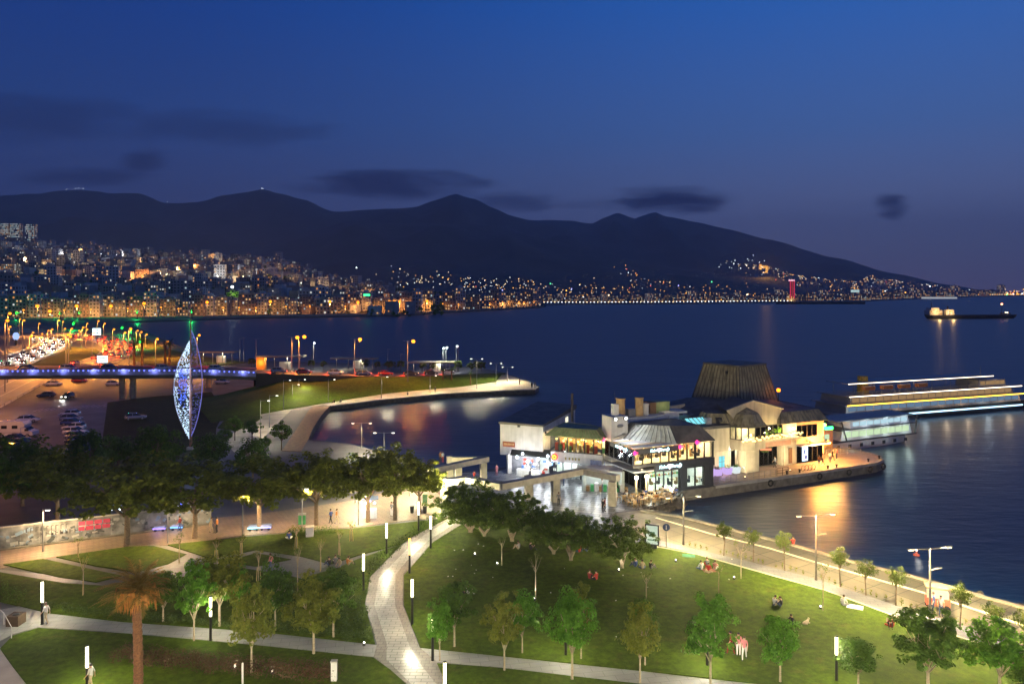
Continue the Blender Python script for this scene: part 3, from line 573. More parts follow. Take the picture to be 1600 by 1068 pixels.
for a in ((777, 882, 'ground spot beside the slim pale sapling', (.3, .1, 1)), (835, 937, 'ground spot at the foot of the bare forked sapling', (.05, -.02, 1)), (967, 892, 'ground spot before the floodlit pine trunk', (.25, .4, 1)), (1056, 877, 'ground spot on the lawn near the billboard', (.3, .3, 1)), (1147, 904, 'ground spot left of the white lit sapling', (.6, .1, 1)), (1282, 950, 'ground spot beside the tall thin sapling', (.25, -.1, 1)),
          (1004, 956, 'ground spot behind the dark tree in mid lawn', (.1, .1, 1)), (426, 1052, 'bright ground spot among the brown hedge', (-.1, .2, 1)), (367, 1045, 'small ground spot at the left of the brown hedge', (.1, .2, 1)), (742, 867, 'dim ground spot under the pines', (.2, .1, 1)), (569, 1007, 'ground spot at the path edge near the junction', (.0, .5, .5)), (1592, 1050, 'ground spot below the corner tree', (.0, .2, 1))): spot(*a)
def street_lamp(lab, loc, h, arms, em, pw, col, group, rz=0.0, pole=.07, arm=1.6, name='street_lamp', spotang=150, small=False, head=.5, m=None):
    t = thing(name, lab, 'lamp', loc, rz, group); m = m or grey_metal
    MB().path([(0, 0, -.1), (0, 0, .5), (0, 0, h)], [pole*1.7, pole*1.2, pole*.75], 8).build('pole', m, t)
    for s in arms:
        MB().tube((0, 0, h-.12), (s*arm, 0, h-.02), pole*.6, pole*.5, 6).build('arm', m, t)
        MB().box((s*arm, 0, h-.02), (head, head*.42, .1)).build('lamp_head', m, t)
        MB().box((s*arm, 0, h-.1), (head*.8, head*.34, .07)).build('lens', em, t)
        if pw: lamp(t, (s*arm, 0, h-.22), pw, col, .2, spotang, (0, 0, -1), .4)
        if pw and name == 'promenade_lamp': lamp(t, (s*arm, 0, h-.25), pw*1.0, col, .2)
    if small:
        MB().tube((0, 0, h*.68), (.75, 0, h*.7), pole*.45, pole*.4, 6).build('arm', m, t); MB().box((.8, 0, h*.7), (.5, .16, .07)).build('lamp_head', m, t)
    return t
PL = 'tall double lamps along the water'
YEL = (1, .82, .45)
for px, pb, ptp, lab, pw in ((1068, 851, 775, 'double lamp by the round blue sign near the restaurant', 800), (1275, 906, 803, 'tall double lamp midway along the promenade, heads unlit to the eye', 1100), (1453, 966, 855, 'tall double lamp with two glowing heads near the snack cart', 1100), (1700, 1050, 925, 'added tall double lamp beyond the right edge', 1500)):  # the lamp beyond the right edge is unseen, added for its light
    p = P(px, pb); street_lamp(lab, p, ZA(ptp, p.y), (-1, 1), warm_e, pw*KL, YEL, PL, radians(10), .09, 1.75, 'promenade_lamp', 165, True, m=mat('lamp_grey', (.16, .15, .14), .45, .5))
pen = [(443, 640, 593, 'peninsula lamp above the boardwalk steps'), (513, 628, 592, 'peninsula lamp at the head of the boardwalk'), (596, 622, 588, 'peninsula lamp midway along the sea walk'), (672, 614, 586, 'peninsula lamp right of the middle'), (745, 607, 560, 'peninsula lamp with two heads, first by the tip'), (775, 601, 567, 'peninsula lamp with two heads, second by the tip'), (793, 596, 573, 'peninsula lamp with two heads, nearest the tip'),
       (565, 700, 660, 'double lamp rising above the plane trees, left of the pair'), (600, 712, 675, 'double lamp rising above the plane trees, right of the pair'), (407, 685, 625, 'dark thin lamp post on the concrete walk'), (421, 668, 617, 'thin lamp post at the upper concrete walk'), (457, 630, 600, 'lamp at the foot of the grass slope'), (467, 622, 592, 'far lamp behind the grass slope')]
for k, (px, pb, ptp, lab) in enumerate(pen):
    p = P(px, pb); street_lamp(lab, p, ZA(ptp, p.y), (-1, 1) if k >= 4 and k < 9 else (1,), white_e, (900 if k < 7 else 700)*KL, (1, .88, .55), 'lamps of the sea walk', 0, .07, 1.5, 'walk_lamp', 160)
# thin pole lamps by the avenue
for px, pb, ptp, lab in ((67, 862, 795, 'thin lamp pole in front of the painted wall'), (472, 830, 762, 'pale thin lamp pole among the plane trees'), (379, 838, 770, 'thin lamp pole between the dark plane trees'), (560, 820, 755, 'added thin lamp pole by the white lit stand'), (262, 848, 780, 'added thin lamp pole left of the blue lit cart')):  # the poles by the stand and the cart are added to light the plane trees
    p = P(px, pb); street_lamp(lab, p, ZA(ptp, p.y), (1,), white_e, 1700*KL, (1, .68, .34), 'thin avenue lamps', 0, .06, .5, 'avenue_lamp', 175)
for px, pb, lab in ((555, 786, 'post top lamp shining through the plane trees on the plaza'), (640, 775, 'post top lamp hidden by the bright plane tree'), (690, 800, 'post top lamp by the portico column')):
    p = P(px, pb); t = street_lamp(lab, p, 4.2, (1,), white_e, 0, WARM, 'post top lamps of the plaza', 0, .06, .4, 'plaza_lamp'); lamp(t, (.4, 0, 3.6), 1900*KL, (1, .9, .5), .2)

p = P(40, 1185); t = street_lamp('added warm post lamp of the corner plaza below the frame', p, 3.3, (1,), warm_e, 0, WARM, 'added lamps of the corner plaza', 0, .07, .5, 'plaza_lamp'); lamp(t, (.5, 0, 3.0), 800, (1, .55, .25), .2)  # unseen lamp added for warm light on the palm and the corner slabs
for k, X in enumerate((-38, -21, -5, 11, 27)):  # unseen street lamps, added to brighten the near trees from the front
    t = street_lamp('%s added street lamp of the road below the frame' % ('first second third fourth fifth'.split()[k]), Vector((X, 28, 0)), 10.2, (1,), warm_e, 0, WARM, 'added street lamps of the road below the frame', pi/2, .1, 1.6); lamp(t, (1.6, 0, 9.7), 9500, (1, .88, .55), .3)
# ------------------------------------------------------------------ the pier complex (local frame: u along the quay, v inland)
cream = mat('cream_render', (.56, .48, .34), .85, var=.14, scale=.7, bump=.15, bscale=14, streak=.22)
white_r = mat('white_render', (.6, .58, .56), .85, var=.14, scale=.8, bump=.15, bscale=12, streak=.14)
charcoal = mat('charcoal_panel', (.045, .047, .055), .5, var=.2)
roof_dk = mat('dark_roof', (.1, .092, .082), .6, var=.45, scale=.8, bump=.2, bscale=4)
copper = mat('weathered_copper', (.3, .255, .15), .6, var=.25, scale=.9, bump=.1, bscale=6, streak=.65)
copper_g = mat('green_copper', (.16, .21, .1), .55, var=.35, scale=1.2)
black_fr = mat('black_frame', (.02, .02, .022), .4, var=.1)
pane_m = glassy('window_glass', (.93, .96, .95))
salmon = mat('salmon_render', (.55, .3, .2), .8, var=.15)
tile_in = mat('pale_floor_tile', (.5, .48, .43), .35, var=.1)
warmwall = mat('warm_wall', (.55, .36, .17), .8, var=.3, scale=1.5)
coolwall = mat('cool_wall', (.55, .6, .55), .8, var=.2, scale=1.2)
wood = mat('table_wood', (.3, .18, .08), .5, var=.3, scale=4, obj=True)
pink_e = emat('pink_glow', (1, .04, .3), 2.2); sign_e = emat('sign_white', (.62, .95, 1), 3.0); bulb_e = emat('warm_bulb', (1, .7, .22), 4); teal_e = emat('teal_glow', (.25, .8, .9), 1.1); greenled = emat('green_led', (.05, 1, .2), 5)
amber_e = emat('amber_sign', (1, .45, .04), 3.0); red_e = emat('red_sign', (1, .06, .03), 2.0); purple_e = emat('purple_glow', (.55, .3, 1), 1.2); screen_e = emat('poster_glow', (.55, .75, 1), 2.2)
FLOOD = emat('flood_glow', (.85, .93, 1), 12)
class Site:
    def __init__(s, name, label, u0, v0, cat='building', group=None): s.o = thing(name, label, cat, L(u0, v0), A24, group); s.u0, s.v0 = u0, v0
    def part(s, name, mb, m, parent=None, **k):
        o = mb.build(name, m, parent or s.o, **k)
        if parent is None: o.location = (-s.u0, -s.v0, 0)
        return o
    def lamp(s, u, v, z, *a, **k): return lamp(s.o, (u-s.u0, v-s.v0, z), *a, **k)
def text(body, size, m, depth=.04, shear=.25, name='sign_lettering'):
    c = bpy.data.curves.new('t', 'FONT'); c.body = body; c.size = size; c.extrude = depth; c.shear = shear; c.align_x = 'CENTER'; c.align_y = 'CENTER'; c.resolution_u = 2; c.offset = size*.012
    o = bpy.data.objects.new('t', c); COL.objects.link(o); me = bpy.data.meshes.new_from_object(o); bpy.data.objects.remove(o); bpy.data.curves.remove(c)
    me.name = name; me.materials.clear(); me.materials.append(m); return me
def heart(mb, c, s, m=0):
    pts = [Vector((c[0]+s*.0625*16*sin(t)**3, c[1], c[2]+s*.0625*(13*cos(t)-5*cos(2*t)-2*cos(3*t)-cos(4*t)))) for t in [2*pi*k/18 for k in range(18)]]
    mb.path(pts+[pts[0]], .07*s/.3, 5, m)
def mansard(site, base, z0, z1, inset, m, ribm, name='mansard_roof', light=None, seams=.55, top=None):
    """base polygon (u,v) counter-clockwise; faces lean in by inset; every facet a part with standing seams"""
    n = len(base); c = Vector((sum(p[0] for p in base)/n, sum(p[1] for p in base)/n))
    ins = [Vector(p)+(c-Vector(p)).normalized()*inset for p in base]
    MBt = MB(); MBt.prism(ins, z1-.25, z1); site.part('roof_deck', MBt, top or roof_dk)
    for i in range(n):
        j = (i+1) % n; a, b_, d, e = Vector((*base[i], z0)), Vector((*base[j], z0)), Vector((*ins[j], z1)), Vector((*ins[i], z1))
        nn = (b_-a).cross(e-a).normalized(); q = MB(); th = nn*.12
        q.rings([[a, b_, d, e], [a+th, b_+th, d+th, e+th]])
        fm = (light[1] if light and i in light[0] else m)
        o = site.part('roof_facet', q, fm); k = max(1, int((b_-a).length/seams)); r = MB()
        for s in range(k+1):
            p, w_ = a.lerp(b_, s/k)+th*1.1, e.lerp(d, s/k)+th*1.1; r.tube(p, w_, .035, .035, 4)
        r.build('seam', ribm, o, kind='stuff')
def glazing(site, p0, p1, z0, z1, n, name='window', fw=.07, glass=None):
    """a run of n panes between (u,v) points, each a window with frame and pane"""
    p0, p1 = Vector(p0), Vector(p1); d = (p1-p0)/n; rz = atan2(d.y, d.x); ln = d.length
    for k in range(n):
        c = p0+d*(k+.5); f = MB(); hw = ln/2-.015
        f.bx(-hw, -hw+fw, -.05, .05, z0, z1); f.bx(hw-fw, hw, -.05, .05, z0, z1); f.bx(-hw+fw, hw-fw, -.05, .05, z0, z0+fw); f.bx(-hw+fw, hw-fw, -.05, .05, z1-fw, z1)
        o = f.build(name, black_fr, site.o); o.location = (c.x-site.u0, c.y-site.v0, 0); o.rotation_euler = (0, 0, rz)
        g = MB().bx(-hw+fw, hw-fw, -.01, .01, z0+fw, z1-fw).build('pane', glass or pane_m, o)
def interior(site, u0, u1, v0, v1, z0, z1, seed, wallm, power, col, tables=6, shelves=True, bulbs=0, ptname='pendant_lamp'):
    R = random.Random(seed)
    site.part('interior_wall', MB().bx(u0, u1, v1, v1+.15, z0, z1), wallm); site.part('interior_floor', MB().bx(u0, u1, v0+.1, v1, z0-.08, z0+.02), tile_in)
    if shelves:
        sh = MB(); n = int((u1-u0)/.9)
        for k in range(n):
            u = u0+.45+k*.9
            for q in range(3):
                for w_ in range(4): sh.box((u+(w_-1.5)*.2, v1-.2, z0+.5+q*.55+.1), (.15, .2, R.uniform(.15, .38)), m=R.randrange(4))
        site.part('shelf_goods', sh, [mat('goods_red', (.5, .08, .05)), mat('goods_gold', (.6, .4, .1)), mat('goods_green', (.1, .3, .1)), mat('goods_white', (.7, .7, .68))], kind='stuff')
    for k in range(tables):
        u, v = u0+(u1-u0)*(k+.5)/tables+R.uniform(-.2, .2), v0+R.uniform(.7, min(3, v1-v0-.5)); t = MB()
        t.lathe([(.35, z0+.7), (.37, z0+.75)], (u, v, 0), 8); t.tube((u, v, z0), (u, v, z0+.7), .04, .04, 5)
        o = site.part('table', t, wood)
        for s in (-1, 1): MB().bx(u+s*.55-.2, u+s*.55+.2, v-.2, v+.2, z0+.02, z0+.46).bx(u+s*.72-.03, u+s*.72+.03, v-.2, v+.2, z0+.46, z0+.95).build('chair', black_fr if (k+s) % 3 else wood, o)
    for k in range(bulbs):
        u, v, z = u0+(u1-u0)*(k+.5)/bulbs, v0+.5+(k*1.37 % 1.0)*min(2.2, v1-v0-1), z1-.35-(k % 3)*.28
        b_ = MB(); b_.tube((u, v, z), (u, v, z1), .012, .012, 4); b_.ball((u, v, z), .13, 1, 8, 5); site.part(ptname, b_, [black_fr, bulb_e])
    m = max(1, int((u1-u0)/3.2))
    for k in range(m): site.lamp(u0+(u1-u0)*(k+.5)/m, (v0+min(v1, v0+3.5))/2, z1-.3, power/m, col, .25)

# ---- corner restaurant
r = Site('restaurant_building', 'two storey corner restaurant with lit glass veranda, dark mansard roof and script signs', -2.3, 0)
r.part('plinth', MB().bx(-.3, 10.75, -.1, .25, -2.5, .2), charcoal)
r.part('floor_slab', MB().prism([(-2.3, -.05), (10.75, -.05), (10.75, 9), (-2.3, 9)], 2.95, 3.15), white_r)
for u in (5.2, 9.25): r.part('pillar', MB().bx(u, u+(1.1 if u < 9 else .85), -.08, .5, .2, 2.95), charcoal)
r.part('pillar', MB().bx(10.12, 10.75, -.08, .5, .2, 2.95), charcoal)
glazing(r, (-.05, .15), (5.2, .15), .2, 2.92, 4); glazing(r, (6.3, .15), (9.25, .15), .2, 2.92, 2); glazing(r, (-.1, .2), (-.1, 6), .2, 2.92, 4)
interior(r, 0, 10.7, .2, 5.5, .2, 2.95, 1, coolwall, 2400, (.85, 1, .85), 5)
for q in range(4): r.part('added_glow_panel', MB().bx(.6+q*2.3, 2.2+q*2.3, .8, 2.6, 2.86, 2.93), emat('added_ceiling_glow', (.75, 1, .9), 5))  # glowing panels added under the ceiling for a pale reflection on the water
r.part('side_wall', MB().bx(10.6, 10.75, .5, 9, -1.0, 6.2), white_r)
r.part('sign_fascia', MB().prism([(.9, -.05), (.9, -.32), (10.8, -.32), (10.8, -.05)], 2.9, 4.0), charcoal)
r.part('corner_sill', MB().prism([(-2.4, -.06), (.88, -.06), (.88, -.2), (-2.5, -.2)], 3.7, 4.0), charcoal)
sk = MB(); sk.rings([[(-2.45, -.15, 3.95), (-2.45, 8, 3.95), (-.15, 8, 2.9), (-.15, .1, 2.9)], [(-2.3, -.05, 4.0), (-2.3, 8, 4.0), (0, 8, 2.97), (0, .1, 2.97)]]); r.part('sloping_soffit', sk, white_r)
glazing(r, (-2.3, .0), (4.7, .0), 4.0, 6.12, 5, 'upper_window'); glazing(r, (4.85, .0), (10.7, .0), 4.0, 6.15, 4, 'upper_window'); glazing(r, (-2.35, .1), (-2.35, 7.2), 4.0, 6.1, 6, 'upper_window')
interior(r, -2.2, 10.6, .1, 5.2, 4.0, 6.2, 2, warmwall, 5200, (1, .68, .28), 9, True, 22)
for u in (-2.34, 4.77, 7.6, 10.7): r.part('post', MB().bx(u-.09, u+.09, -.12, .08, 4.0, 6.15), black_fr)
r.part('upper_sign_fascia', MB().prism([(-2.2, -.14), (-2.2, -.3), (4.7, -.3), (4.7, -.14)], 5.45, 6.15), charcoal)
r.part('side_sign_fascia', MB().prism([(-2.42, .2), (-2.56, .2), (-2.56, 5.5), (-2.42, 5.5)], 5.6, 6.15), charcoal)
fab = [mat('awning_white', (.62, .6, .55), .8, var=.1), mat('awning_beige', (.5, .34, .18), .8, var=.15), mat('awning_grey', (.35, .34, .33), .8, var=.15)]
for k in range(9):
    v0_ = -.25+k*.62; ue = 4.7-max(0, v0_)*.95
    if ue > -1.5: r.part('awning_panel', MB().box(((-2.5+ue)/2, v0_+.29, 6.28+.02*(k % 3)), (ue+2.5, .56, .07), ry=0), fab[(k*2+k//3) % 3])
mansard(r, [(.1, 4.7), (4.7, .05), (10.95, -.1), (11.2, 8.2), (.1, 8.2)], 6.22, 8.25, 2.2, roof_dk, charcoal, light=((0,), mat('pale_roof_glass', (.42, .43, .38), .3, var=.3, scale=1.5)), seams=.7)
for (u, v, z, s, rz) in ((3.2, -.37, 3.47, .62, 0), (1.5, -.35, 5.8, .52, 0), (-2.61, 2.7, 5.88, .5, -pi/2)):
    for word, off in (('Kahve', -1.05*s*1.45), ('Durağı', 1.15*s*1.45)):
        o = put('sign_lettering', text(word, s, sign_e, .03), r.o); o.rotation_euler = (pi/2, 0, rz)
        o.location = ((u+off) - r.u0, v, z) if rz == 0 else (u-r.u0, v-off, z)
    h_ = MB(); heart(h_, (0, 0, 0), s*.5); o = h_.build('sign_heart', emat('heart_white', (1, .8, .9), 3), r.o); o.location = (u-r.u0-.05, v-.02, z); o.rotation_euler = (0, 0, rz)
for (u, v, z) in ((-2.45, -.5, 5.75), (4.78, -.5, 5.95), (7.6, -.5, 6.35), (-2.75, 7.0, 6.2)):
    l_ = MB(); l_.ball((u, v, z), .3, 0, 10, 6, (.8, .5, 1.1)); l_.path([(u+.25, v, z+.12), (u+.48, v, z+.05), (u+.42, v, z-.15), (u+.2, v, z-.2)], .05, 5); l_.tube((u, v+.12, z), (u, v+.45, z), .03, .03, 5); r.part('pink_cup_sign', l_, pink_e)
    r.lamp(u, v-.35, z, 9, (1, .1, .4), .15)
r.part('stair_tower', MB().bx(-1.9, .8, 6.2, 8.8, 0, 9.4), white_r); r.part('vent_stack', MB().bx(-1.0, -.2, 7, 7.8, 9.4, 11.0), white_r)
for u in (-1.45, .25):
    f_ = MB().box((u, 6.0, 9.15), (.42, .25, .34)); o = r.part('floodlight', f_, dark_metal); MB().ball((u, 5.82, 9.13), .2, 0, 8, 5, (1, .5, 1)).build('lens', FLOOD, o)
    r.lamp(u, 5.2, 8.9, 620, (.86, .94, 1), .15, spot=150, aim=(cos(A24)*.1+sin(A24)*.9, -cos(A24)*.9, -.75))
orn = MB(); orn.ball((-.5, 6.15, 8.1), .55, 0, 12, 6, (1, .2, .5)); r.part('plate_ornament', orn, grey_metal)
orn = MB(); orn.ball((.1, 6.12, 6.9), .3, 0, 10, 6, (1.2, .3, .6)); orn.tube((-.1, 6.12, 6.85), (-1.5, 6.12, 6.55), .07, .05, 6); r.part('spoon_ornament', orn, grey_metal)
r.part('rear_block', MB().bx(.82, 11.1, 8.25, 12.5, 0, 8.7), white_r); r.part('roof_room', MB().bx(8.6, 12.8, 8.4, 11.2, 8.7, 9.0).bx(9.2, 11.0, 8.0, 8.2, 6.5, 8.6), white_r)
for (u, v, h_, w_, m_) in ((1.7, 9.5, 11.4, 1.3, warmwall), (4.7, 9.2, 11.4, 1.2, warmwall), (5.9, 9.3, 10.4, .9, white_r)):
    o = r.part('chimney', MB().lathe([(w_/2, 8.7), (w_/2, h_-.2), (w_/2+.08, h_-.18), (w_/2+.08, h_)], (u, v, 0), 10), m_)
r.part('plant_room', MB().bx(6.9, 8.0, 9.6, 11.6, 8.7, 10.4), mat('brown_panel', (.13, .07, .04), .7)); r.part('plant_room', MB().bx(8.1, 10.6, 9.8, 11.6, 8.7, 10.4), copper_g)
r.lamp(9.4, 8.8, 10.0, 26, (1, .85, .4), .1)
# paired lamps before the corner
for k, (u, v, lab) in enumerate(((-2.6, -1.0, 'white starry lamp on a post, left of the pair before the corner veranda'), (-1.0, -1.0, 'yellow starry lamp on a post, right of the pair before the corner veranda'))):
    t = thing('terrace_lamp', lab, 'lamp', L(u, v), A24, 'pair of lamps before the veranda'); MB().lathe([(.16, -.05), (.16, .1), (.13, 2.5), (.13, 3.0)], n=10).build('post', cream, t, smooth=True); MB().ball((0, -.1, 2.7), .26).build('globe', emat('star_lamp_%d' % k, (1, .85, .45) if k else (1, .95, .85), 10), t)
    lamp(t, (0, -.45, 2.7), 620, (1, .8, .45), .15)

t = thing('quay_lamp', 'white lamp at the water edge of the terrace corner', 'lamp', L(2.3, -1.7), A24); MB().lathe([(.09, -.3), (.09, .9)], n=8).build('post', dark_metal, t); MB().ball((0, 0, 1.0), .15).build('globe', emat('quay_globe', (.85, 1, .95), 12), t); lamp(t, (.15, -.25, 1.1), 420, (.8, 1, .93), .15)
# ---- wing with green roof and shops
g = Site('shop_wing', 'low wing with green copper roof, warm upper windows and dazzling white shops below', -8.6, 12.6)
q0, q1 = (-8.3, 12.4), (-2.9, 7.0)
g.part('upper_wall', MB().prism([(-8.2, 12.5), (-2.8, 7.1), (-2.4, 7.5), (-2.4, 9), (-3.6, 15), (-5.8, 15)], 2.5, 4.0), white_r)
glazing(g, q0, q1, 4.0, 6.15, 6, 'upper_window')
gi = MB(); gi.prism([(-5.6, 15), (-.5, 9.9), (-.4, 10.1), (-5.4, 15.2)], 4, 6.2); g.part('interior_wall', gi, warmwall)
gd = MB(); R_ = random.Random(5)
for k in range(26):
    t_ = R_.random(); s_ = R_.uniform(.5, 2.3); u, v = q0[0]+(q1[0]-q0[0])*t_+s_*.7, q0[1]+(q1[1]-q0[1])*t_+s_*.7; gd.box((u, v, 4.0+.4*R_.random()+.2), (R_.uniform(.2, .6), R_.uniform(.2, .6), R_.uniform(.4, 1.4)), rz=R_.random()*3, m=k % 4)
g.part('interior_furniture', gd, [MATS['goods_red'], MATS['goods_gold'], MATS['goods_green'], wood], kind='stuff')
for k in range(7):
    t_ = (k+.5)/7; u, v = q0[0]+(q1[0]-q0[0])*t_+.8, q0[1]+(q1[1]-q0[1])*t_+.8; g.part('pendant_lamp', MB().ball((u, v, 5.6-.2*(k % 2)), .16), bulb_e)
for k in range(3):
    t_ = (k+.5)/3; g.lamp(q0[0]+(q1[0]-q0[0])*t_+1.3, q0[1]+(q1[1]-q0[1])*t_+1.3, 5.8, 420, (1, .72, .3), .2)
for t_ in (.3, .62, .9): 
    u, v = q0[0]+(q1[0]-q0[0])*t_-.5, q0[1]+(q1[1]-q0[1])*t_-.5; g.part('eave_spot', MB().ball((u+.2, v+.2, 6.02), .11), bulb_e); g.lamp(u, v, 5.85, 40, (1, .8, .35), .1)
mansard(g, [(-9.0, 12.7), (-3.1, 6.6), (-.6, 8.6), (-.6, 12.5), (-5, 16.5)], 6.25, 7.35, 1.5, copper_g, copper, top=copper_g)
glazing(g, (-7.6, 12.6), (-2.9, 7.9), .1, 2.45, 5, 'shop_window'); 
sw = MB(); sw.prism([(-6.2, 14.4), (-1.2, 9.4), (-1.0, 9.6), (-6.0, 14.6)], 0, 2.5); g.part('shop_back_wall', sw, coolwall)
for k in range(3):
    t_ = (k+.5)/3; g.lamp(-6.9+4.7*t_, 13.2-4.7*t_, 2.2, 300, (.88, .95, 1), .2); g.part('strip_light', MB().box((-6.9+4.7*t_, 13.2-4.7*t_, 2.38), (1.2, .15, .06), rz=-pi/4), cool_e)
sn = MB(); sn.rings([[Vector((-8.0, 11.7, 3.3))+Vector((cos(a)*.5*.707, -cos(a)*.5*.707, sin(a)*.5))+Vector((-.707, -.707, 0))*d for a in [2*pi*k/14 for k in range(14)]] for d in (0, .14)]); o = g.part('round_sign', sn, emat('round_sign_glow', (1, .12, .1), 1.6))
pt_ = MB()
for k in range(6):
    a = k*pi/3+.3; pt_.ball(Vector((-8.13, 11.57, 3.3))+Vector((cos(a)*.24*.707, -cos(a)*.24*.707, sin(a)*.24)), .13, 0, 6, 4)
o2 = pt_.build('flower_emblem', amber_e, o)
for k, t_ in enumerate((.22, .3, .37, .43, .5)):
    u, v = -7.6+5.0*t_-.15, 11.9-5.0*t_-.1; g.part('sign_letter', MB().box((u-.1, v, 3.15), (.22, .08, .34), rz=-pi/4), mat('olive_letter', (.3, .25, .08)))
g.part('hanging_banner', MB().box((-4.1, 6.7, 3.0), (1.6, .08, .9), rz=-pi/4).box((-3.2, 5.9, 3.0), (.08, .08, .9)), mat('banner_blue', (.14, .16, .26), .6, var=.5, scale=9))
# ---- left hall
h = Site('hall_building', 'plain white hall with dark sloping roof at the left end of the pier', -13.5, 18.7)
ha, hb, hc, hd = (-13.5, 18.7), (-8.8, 13.9), (3.2, 25.9), (-1.5, 30.7)
h.part('upper_wall', MB().prism([ha, hb, hc, hd], 3.4, [7.5, 7.4, 7.9, 8.0]), white_r)
def off(p, d): 
    c = Vector(((ha[0]+hc[0])/2, (ha[1]+hc[1])/2)); return Vector(p)+(Vector(p)-c).normalized()*d
h.part('roof', MB().prism([off(p, .35) for p in (ha, hb, hc, hd)], 7.3, [7.66, 7.56, 8.06, 8.16]), roof_dk)
lw = MB(); lw.prism([Vector(ha)+Vector((1.2, .4)), Vector(hb)+Vector((-.2, 1.2)), Vector(hc)+Vector((-1, -.6)), Vector(hd)+Vector((.3, -1))], -3, 3.4); h.part('lower_wall', lw, mat('dim_wall', (.3, .3, .32), .8))
cn = MB(); c0, c1 = Vector((*ha, 3.4)), Vector((*hb, 3.4)); h.part('wall_corbel', MB().prism([ha, (-12.4, 17.6), (-11.9, 18.1), (-12.9, 19.2)], 2.7, 3.4), white_r)
h.part('support_leg', MB().bx(-12.75, -12.15, 17.55, 18.15, 0, 2.9), white_r)
h.part('wall_sign', MB().box((-12.55, 17.62, 4.35), (1.9, .1, .75), rz=-pi/4-.02), mat('sign_brown', (.3, .07, .03), .6, var=.3, scale=4))
for k in range(8): h.part('sign_letter', MB().box((-13.1+.15*k, 18.1-.15*k, 4.38), (.11, .06, .3), rz=-pi/4), mat('letter_tan', (.6, .4, .2)))
for (t_, z) in ((.45, 7.2), (1.12, 6.3)):
    p = Vector(ha).lerp(Vector(hb), min(t_, 1)) if t_ <= 1 else Vector(hb)+Vector((.9, .9)); h.part('wall_spot', MB().box((p.x-.12, p.y-.15, z), (.35, .35, .35), rz=-pi/4), black_fr)
h.part('flue_pipe', MB().tube((.6, 22.2, 6.0), (.6, 22.2, 10.6), .22, .22, 8), mat('flue', (.12, .09, .07), .6))
for k in range(2):
    u = -.6+k*.55; h.part('side_window', MB().box((u, 22.0+k*.55, 6.4), (.42, .1, .8), rz=pi/4), emat('pale_window', (1, .95, .7), 1.2))
# dark awning and white kiosks under the hall
k_ = Site('kiosk', 'white lit kiosk under a dark awning below the hall', -12.3, 16.4, 'kiosk')
aw = MB(); aw.rings([[(-12.9, 16.4, 3.0), (-8.4, 12.3, 3.0), (-7.5, 13.4, 3.75), (-11.9, 17.8, 3.75)], [(-12.9, 16.4, 3.12), (-8.4, 12.3, 3.12), (-7.5, 13.4, 3.87), (-11.9, 17.8, 3.87)]]); k_.part('awning', aw, mat('awning_black', (.03, .035, .035), .7))
k_.part('counter', MB().box((-10.6, 14.9, .5), (3.6, .6, 1.0), rz=-pi/4), mat('counter_white', (.65, .66, .68), .4)); k_.part('back_wall', MB().box((-9.2, 16.6, 1.5), (5.2, .12, 2.9), rz=-pi/4), coolwall)
gd = MB(); R_ = random.Random(8)
for k in range(34):
    t_ = R_.random(); gd.box((-11.9+4*t_+R_.uniform(.3, 1.5), 15.9-4*t_+R_.uniform(.2, 1.5), R_.uniform(.3, 2.2)), (R_.uniform(.15, .5), .3, R_.uniform(.15, .5)), rz=-pi/4, m=k % 4)
k_.part('goods', gd, [MATS['goods_red'], MATS['goods_white'], MATS['goods_white'], mat('goods_blue', (.1, .2, .5))], kind='stuff')
for k in range(4):
    u, v = -12.0+k*1.15, 15.9-k*1.15; k_.part('strip_lamp', MB().ball((u, v, 2.75-(k % 2)*.5), .24), cool_e); k_.lamp(u+.3, v+.3, 2.2, 110, (.9, .95, 1), .2); k_.lamp(u-.8, v-.8, 2.4, 80, (.9, .95, 1), .2)
for (u, v) in ((-11.2, 15.4), (-8.5, 12.6)): k_.part('awning_lamp', MB().ball((u-.3, v-.3, 3.35), .2), cool_e); k_.lamp(u-.8, v-.8, 3.3, 150, (.95, .97, 1), .15)
# ---- main hall
b_ = Site('terminal_building', 'cream pier terminal with pointed gable, dark roofs and tall copper pyramid', 10.8, 5.1)
b_.part('left_wall', MB().bx(10.8, 17.6, 5.1, 5.5, 0, 6.7).bx(17.6, 19.4, 5.1, 5.5, 3.9, 6.7).bx(17.6, 17.8, 5.1, 5.5, 0, 3.9), cream)
b_.part('wall_ledge', MB().bx(10.9, 19.4, 4.98, 5.09, 3.2, 3.32), cream); b_.part('parapet_roof', MB().bx(10.9, 19.3, 4.8, 14, 6.75, 7.15), roof_dk)
ar = MB(); ar.rings([[(17.75, 4.9, 0), (17.75, 4.9, 2.9)]+[(18.6-.85*cos(a), 4.9, 2.9+.9*sin(a)) for a in [pi*k/8 for k in range(1, 8)]]+[(19.45, 4.9, 2.9), (19.45, 4.9, 0)], [(17.95, 4.9, 0), (17.95, 4.9, 2.85)]+[(18.6-.65*cos(a), 4.9, 2.85+.7*sin(a)) for a in [pi*k/8 for k in range(1, 8)]]+[(19.25, 4.9, 2.85), (19.25, 4.9, 0)]], caps=False, closed=False); b_.part('arch_frame', ar, cream)
b_.part('arch_back', MB().bx(17.8, 19.4, 6.4, 6.5, 0, 3.9), coolwall); b_.lamp(18.6, 5.7, 3.0, 130, (1, .96, .85), .15); b_.part('arch_lamp', MB().ball((18.6, 5.6, 3.2), .16), white_e)
b_.part('teal_window', MB().bx(16.0, 17.0, 5.02, 5.09, .9, 2.5), teal_e); b_.part('window_bars', MB().bx(16.48, 16.52, 4.97, 5.02, .9, 2.5).bx(16.0, 17.0, 4.97, 5.02, 1.68, 1.72), black_fr)
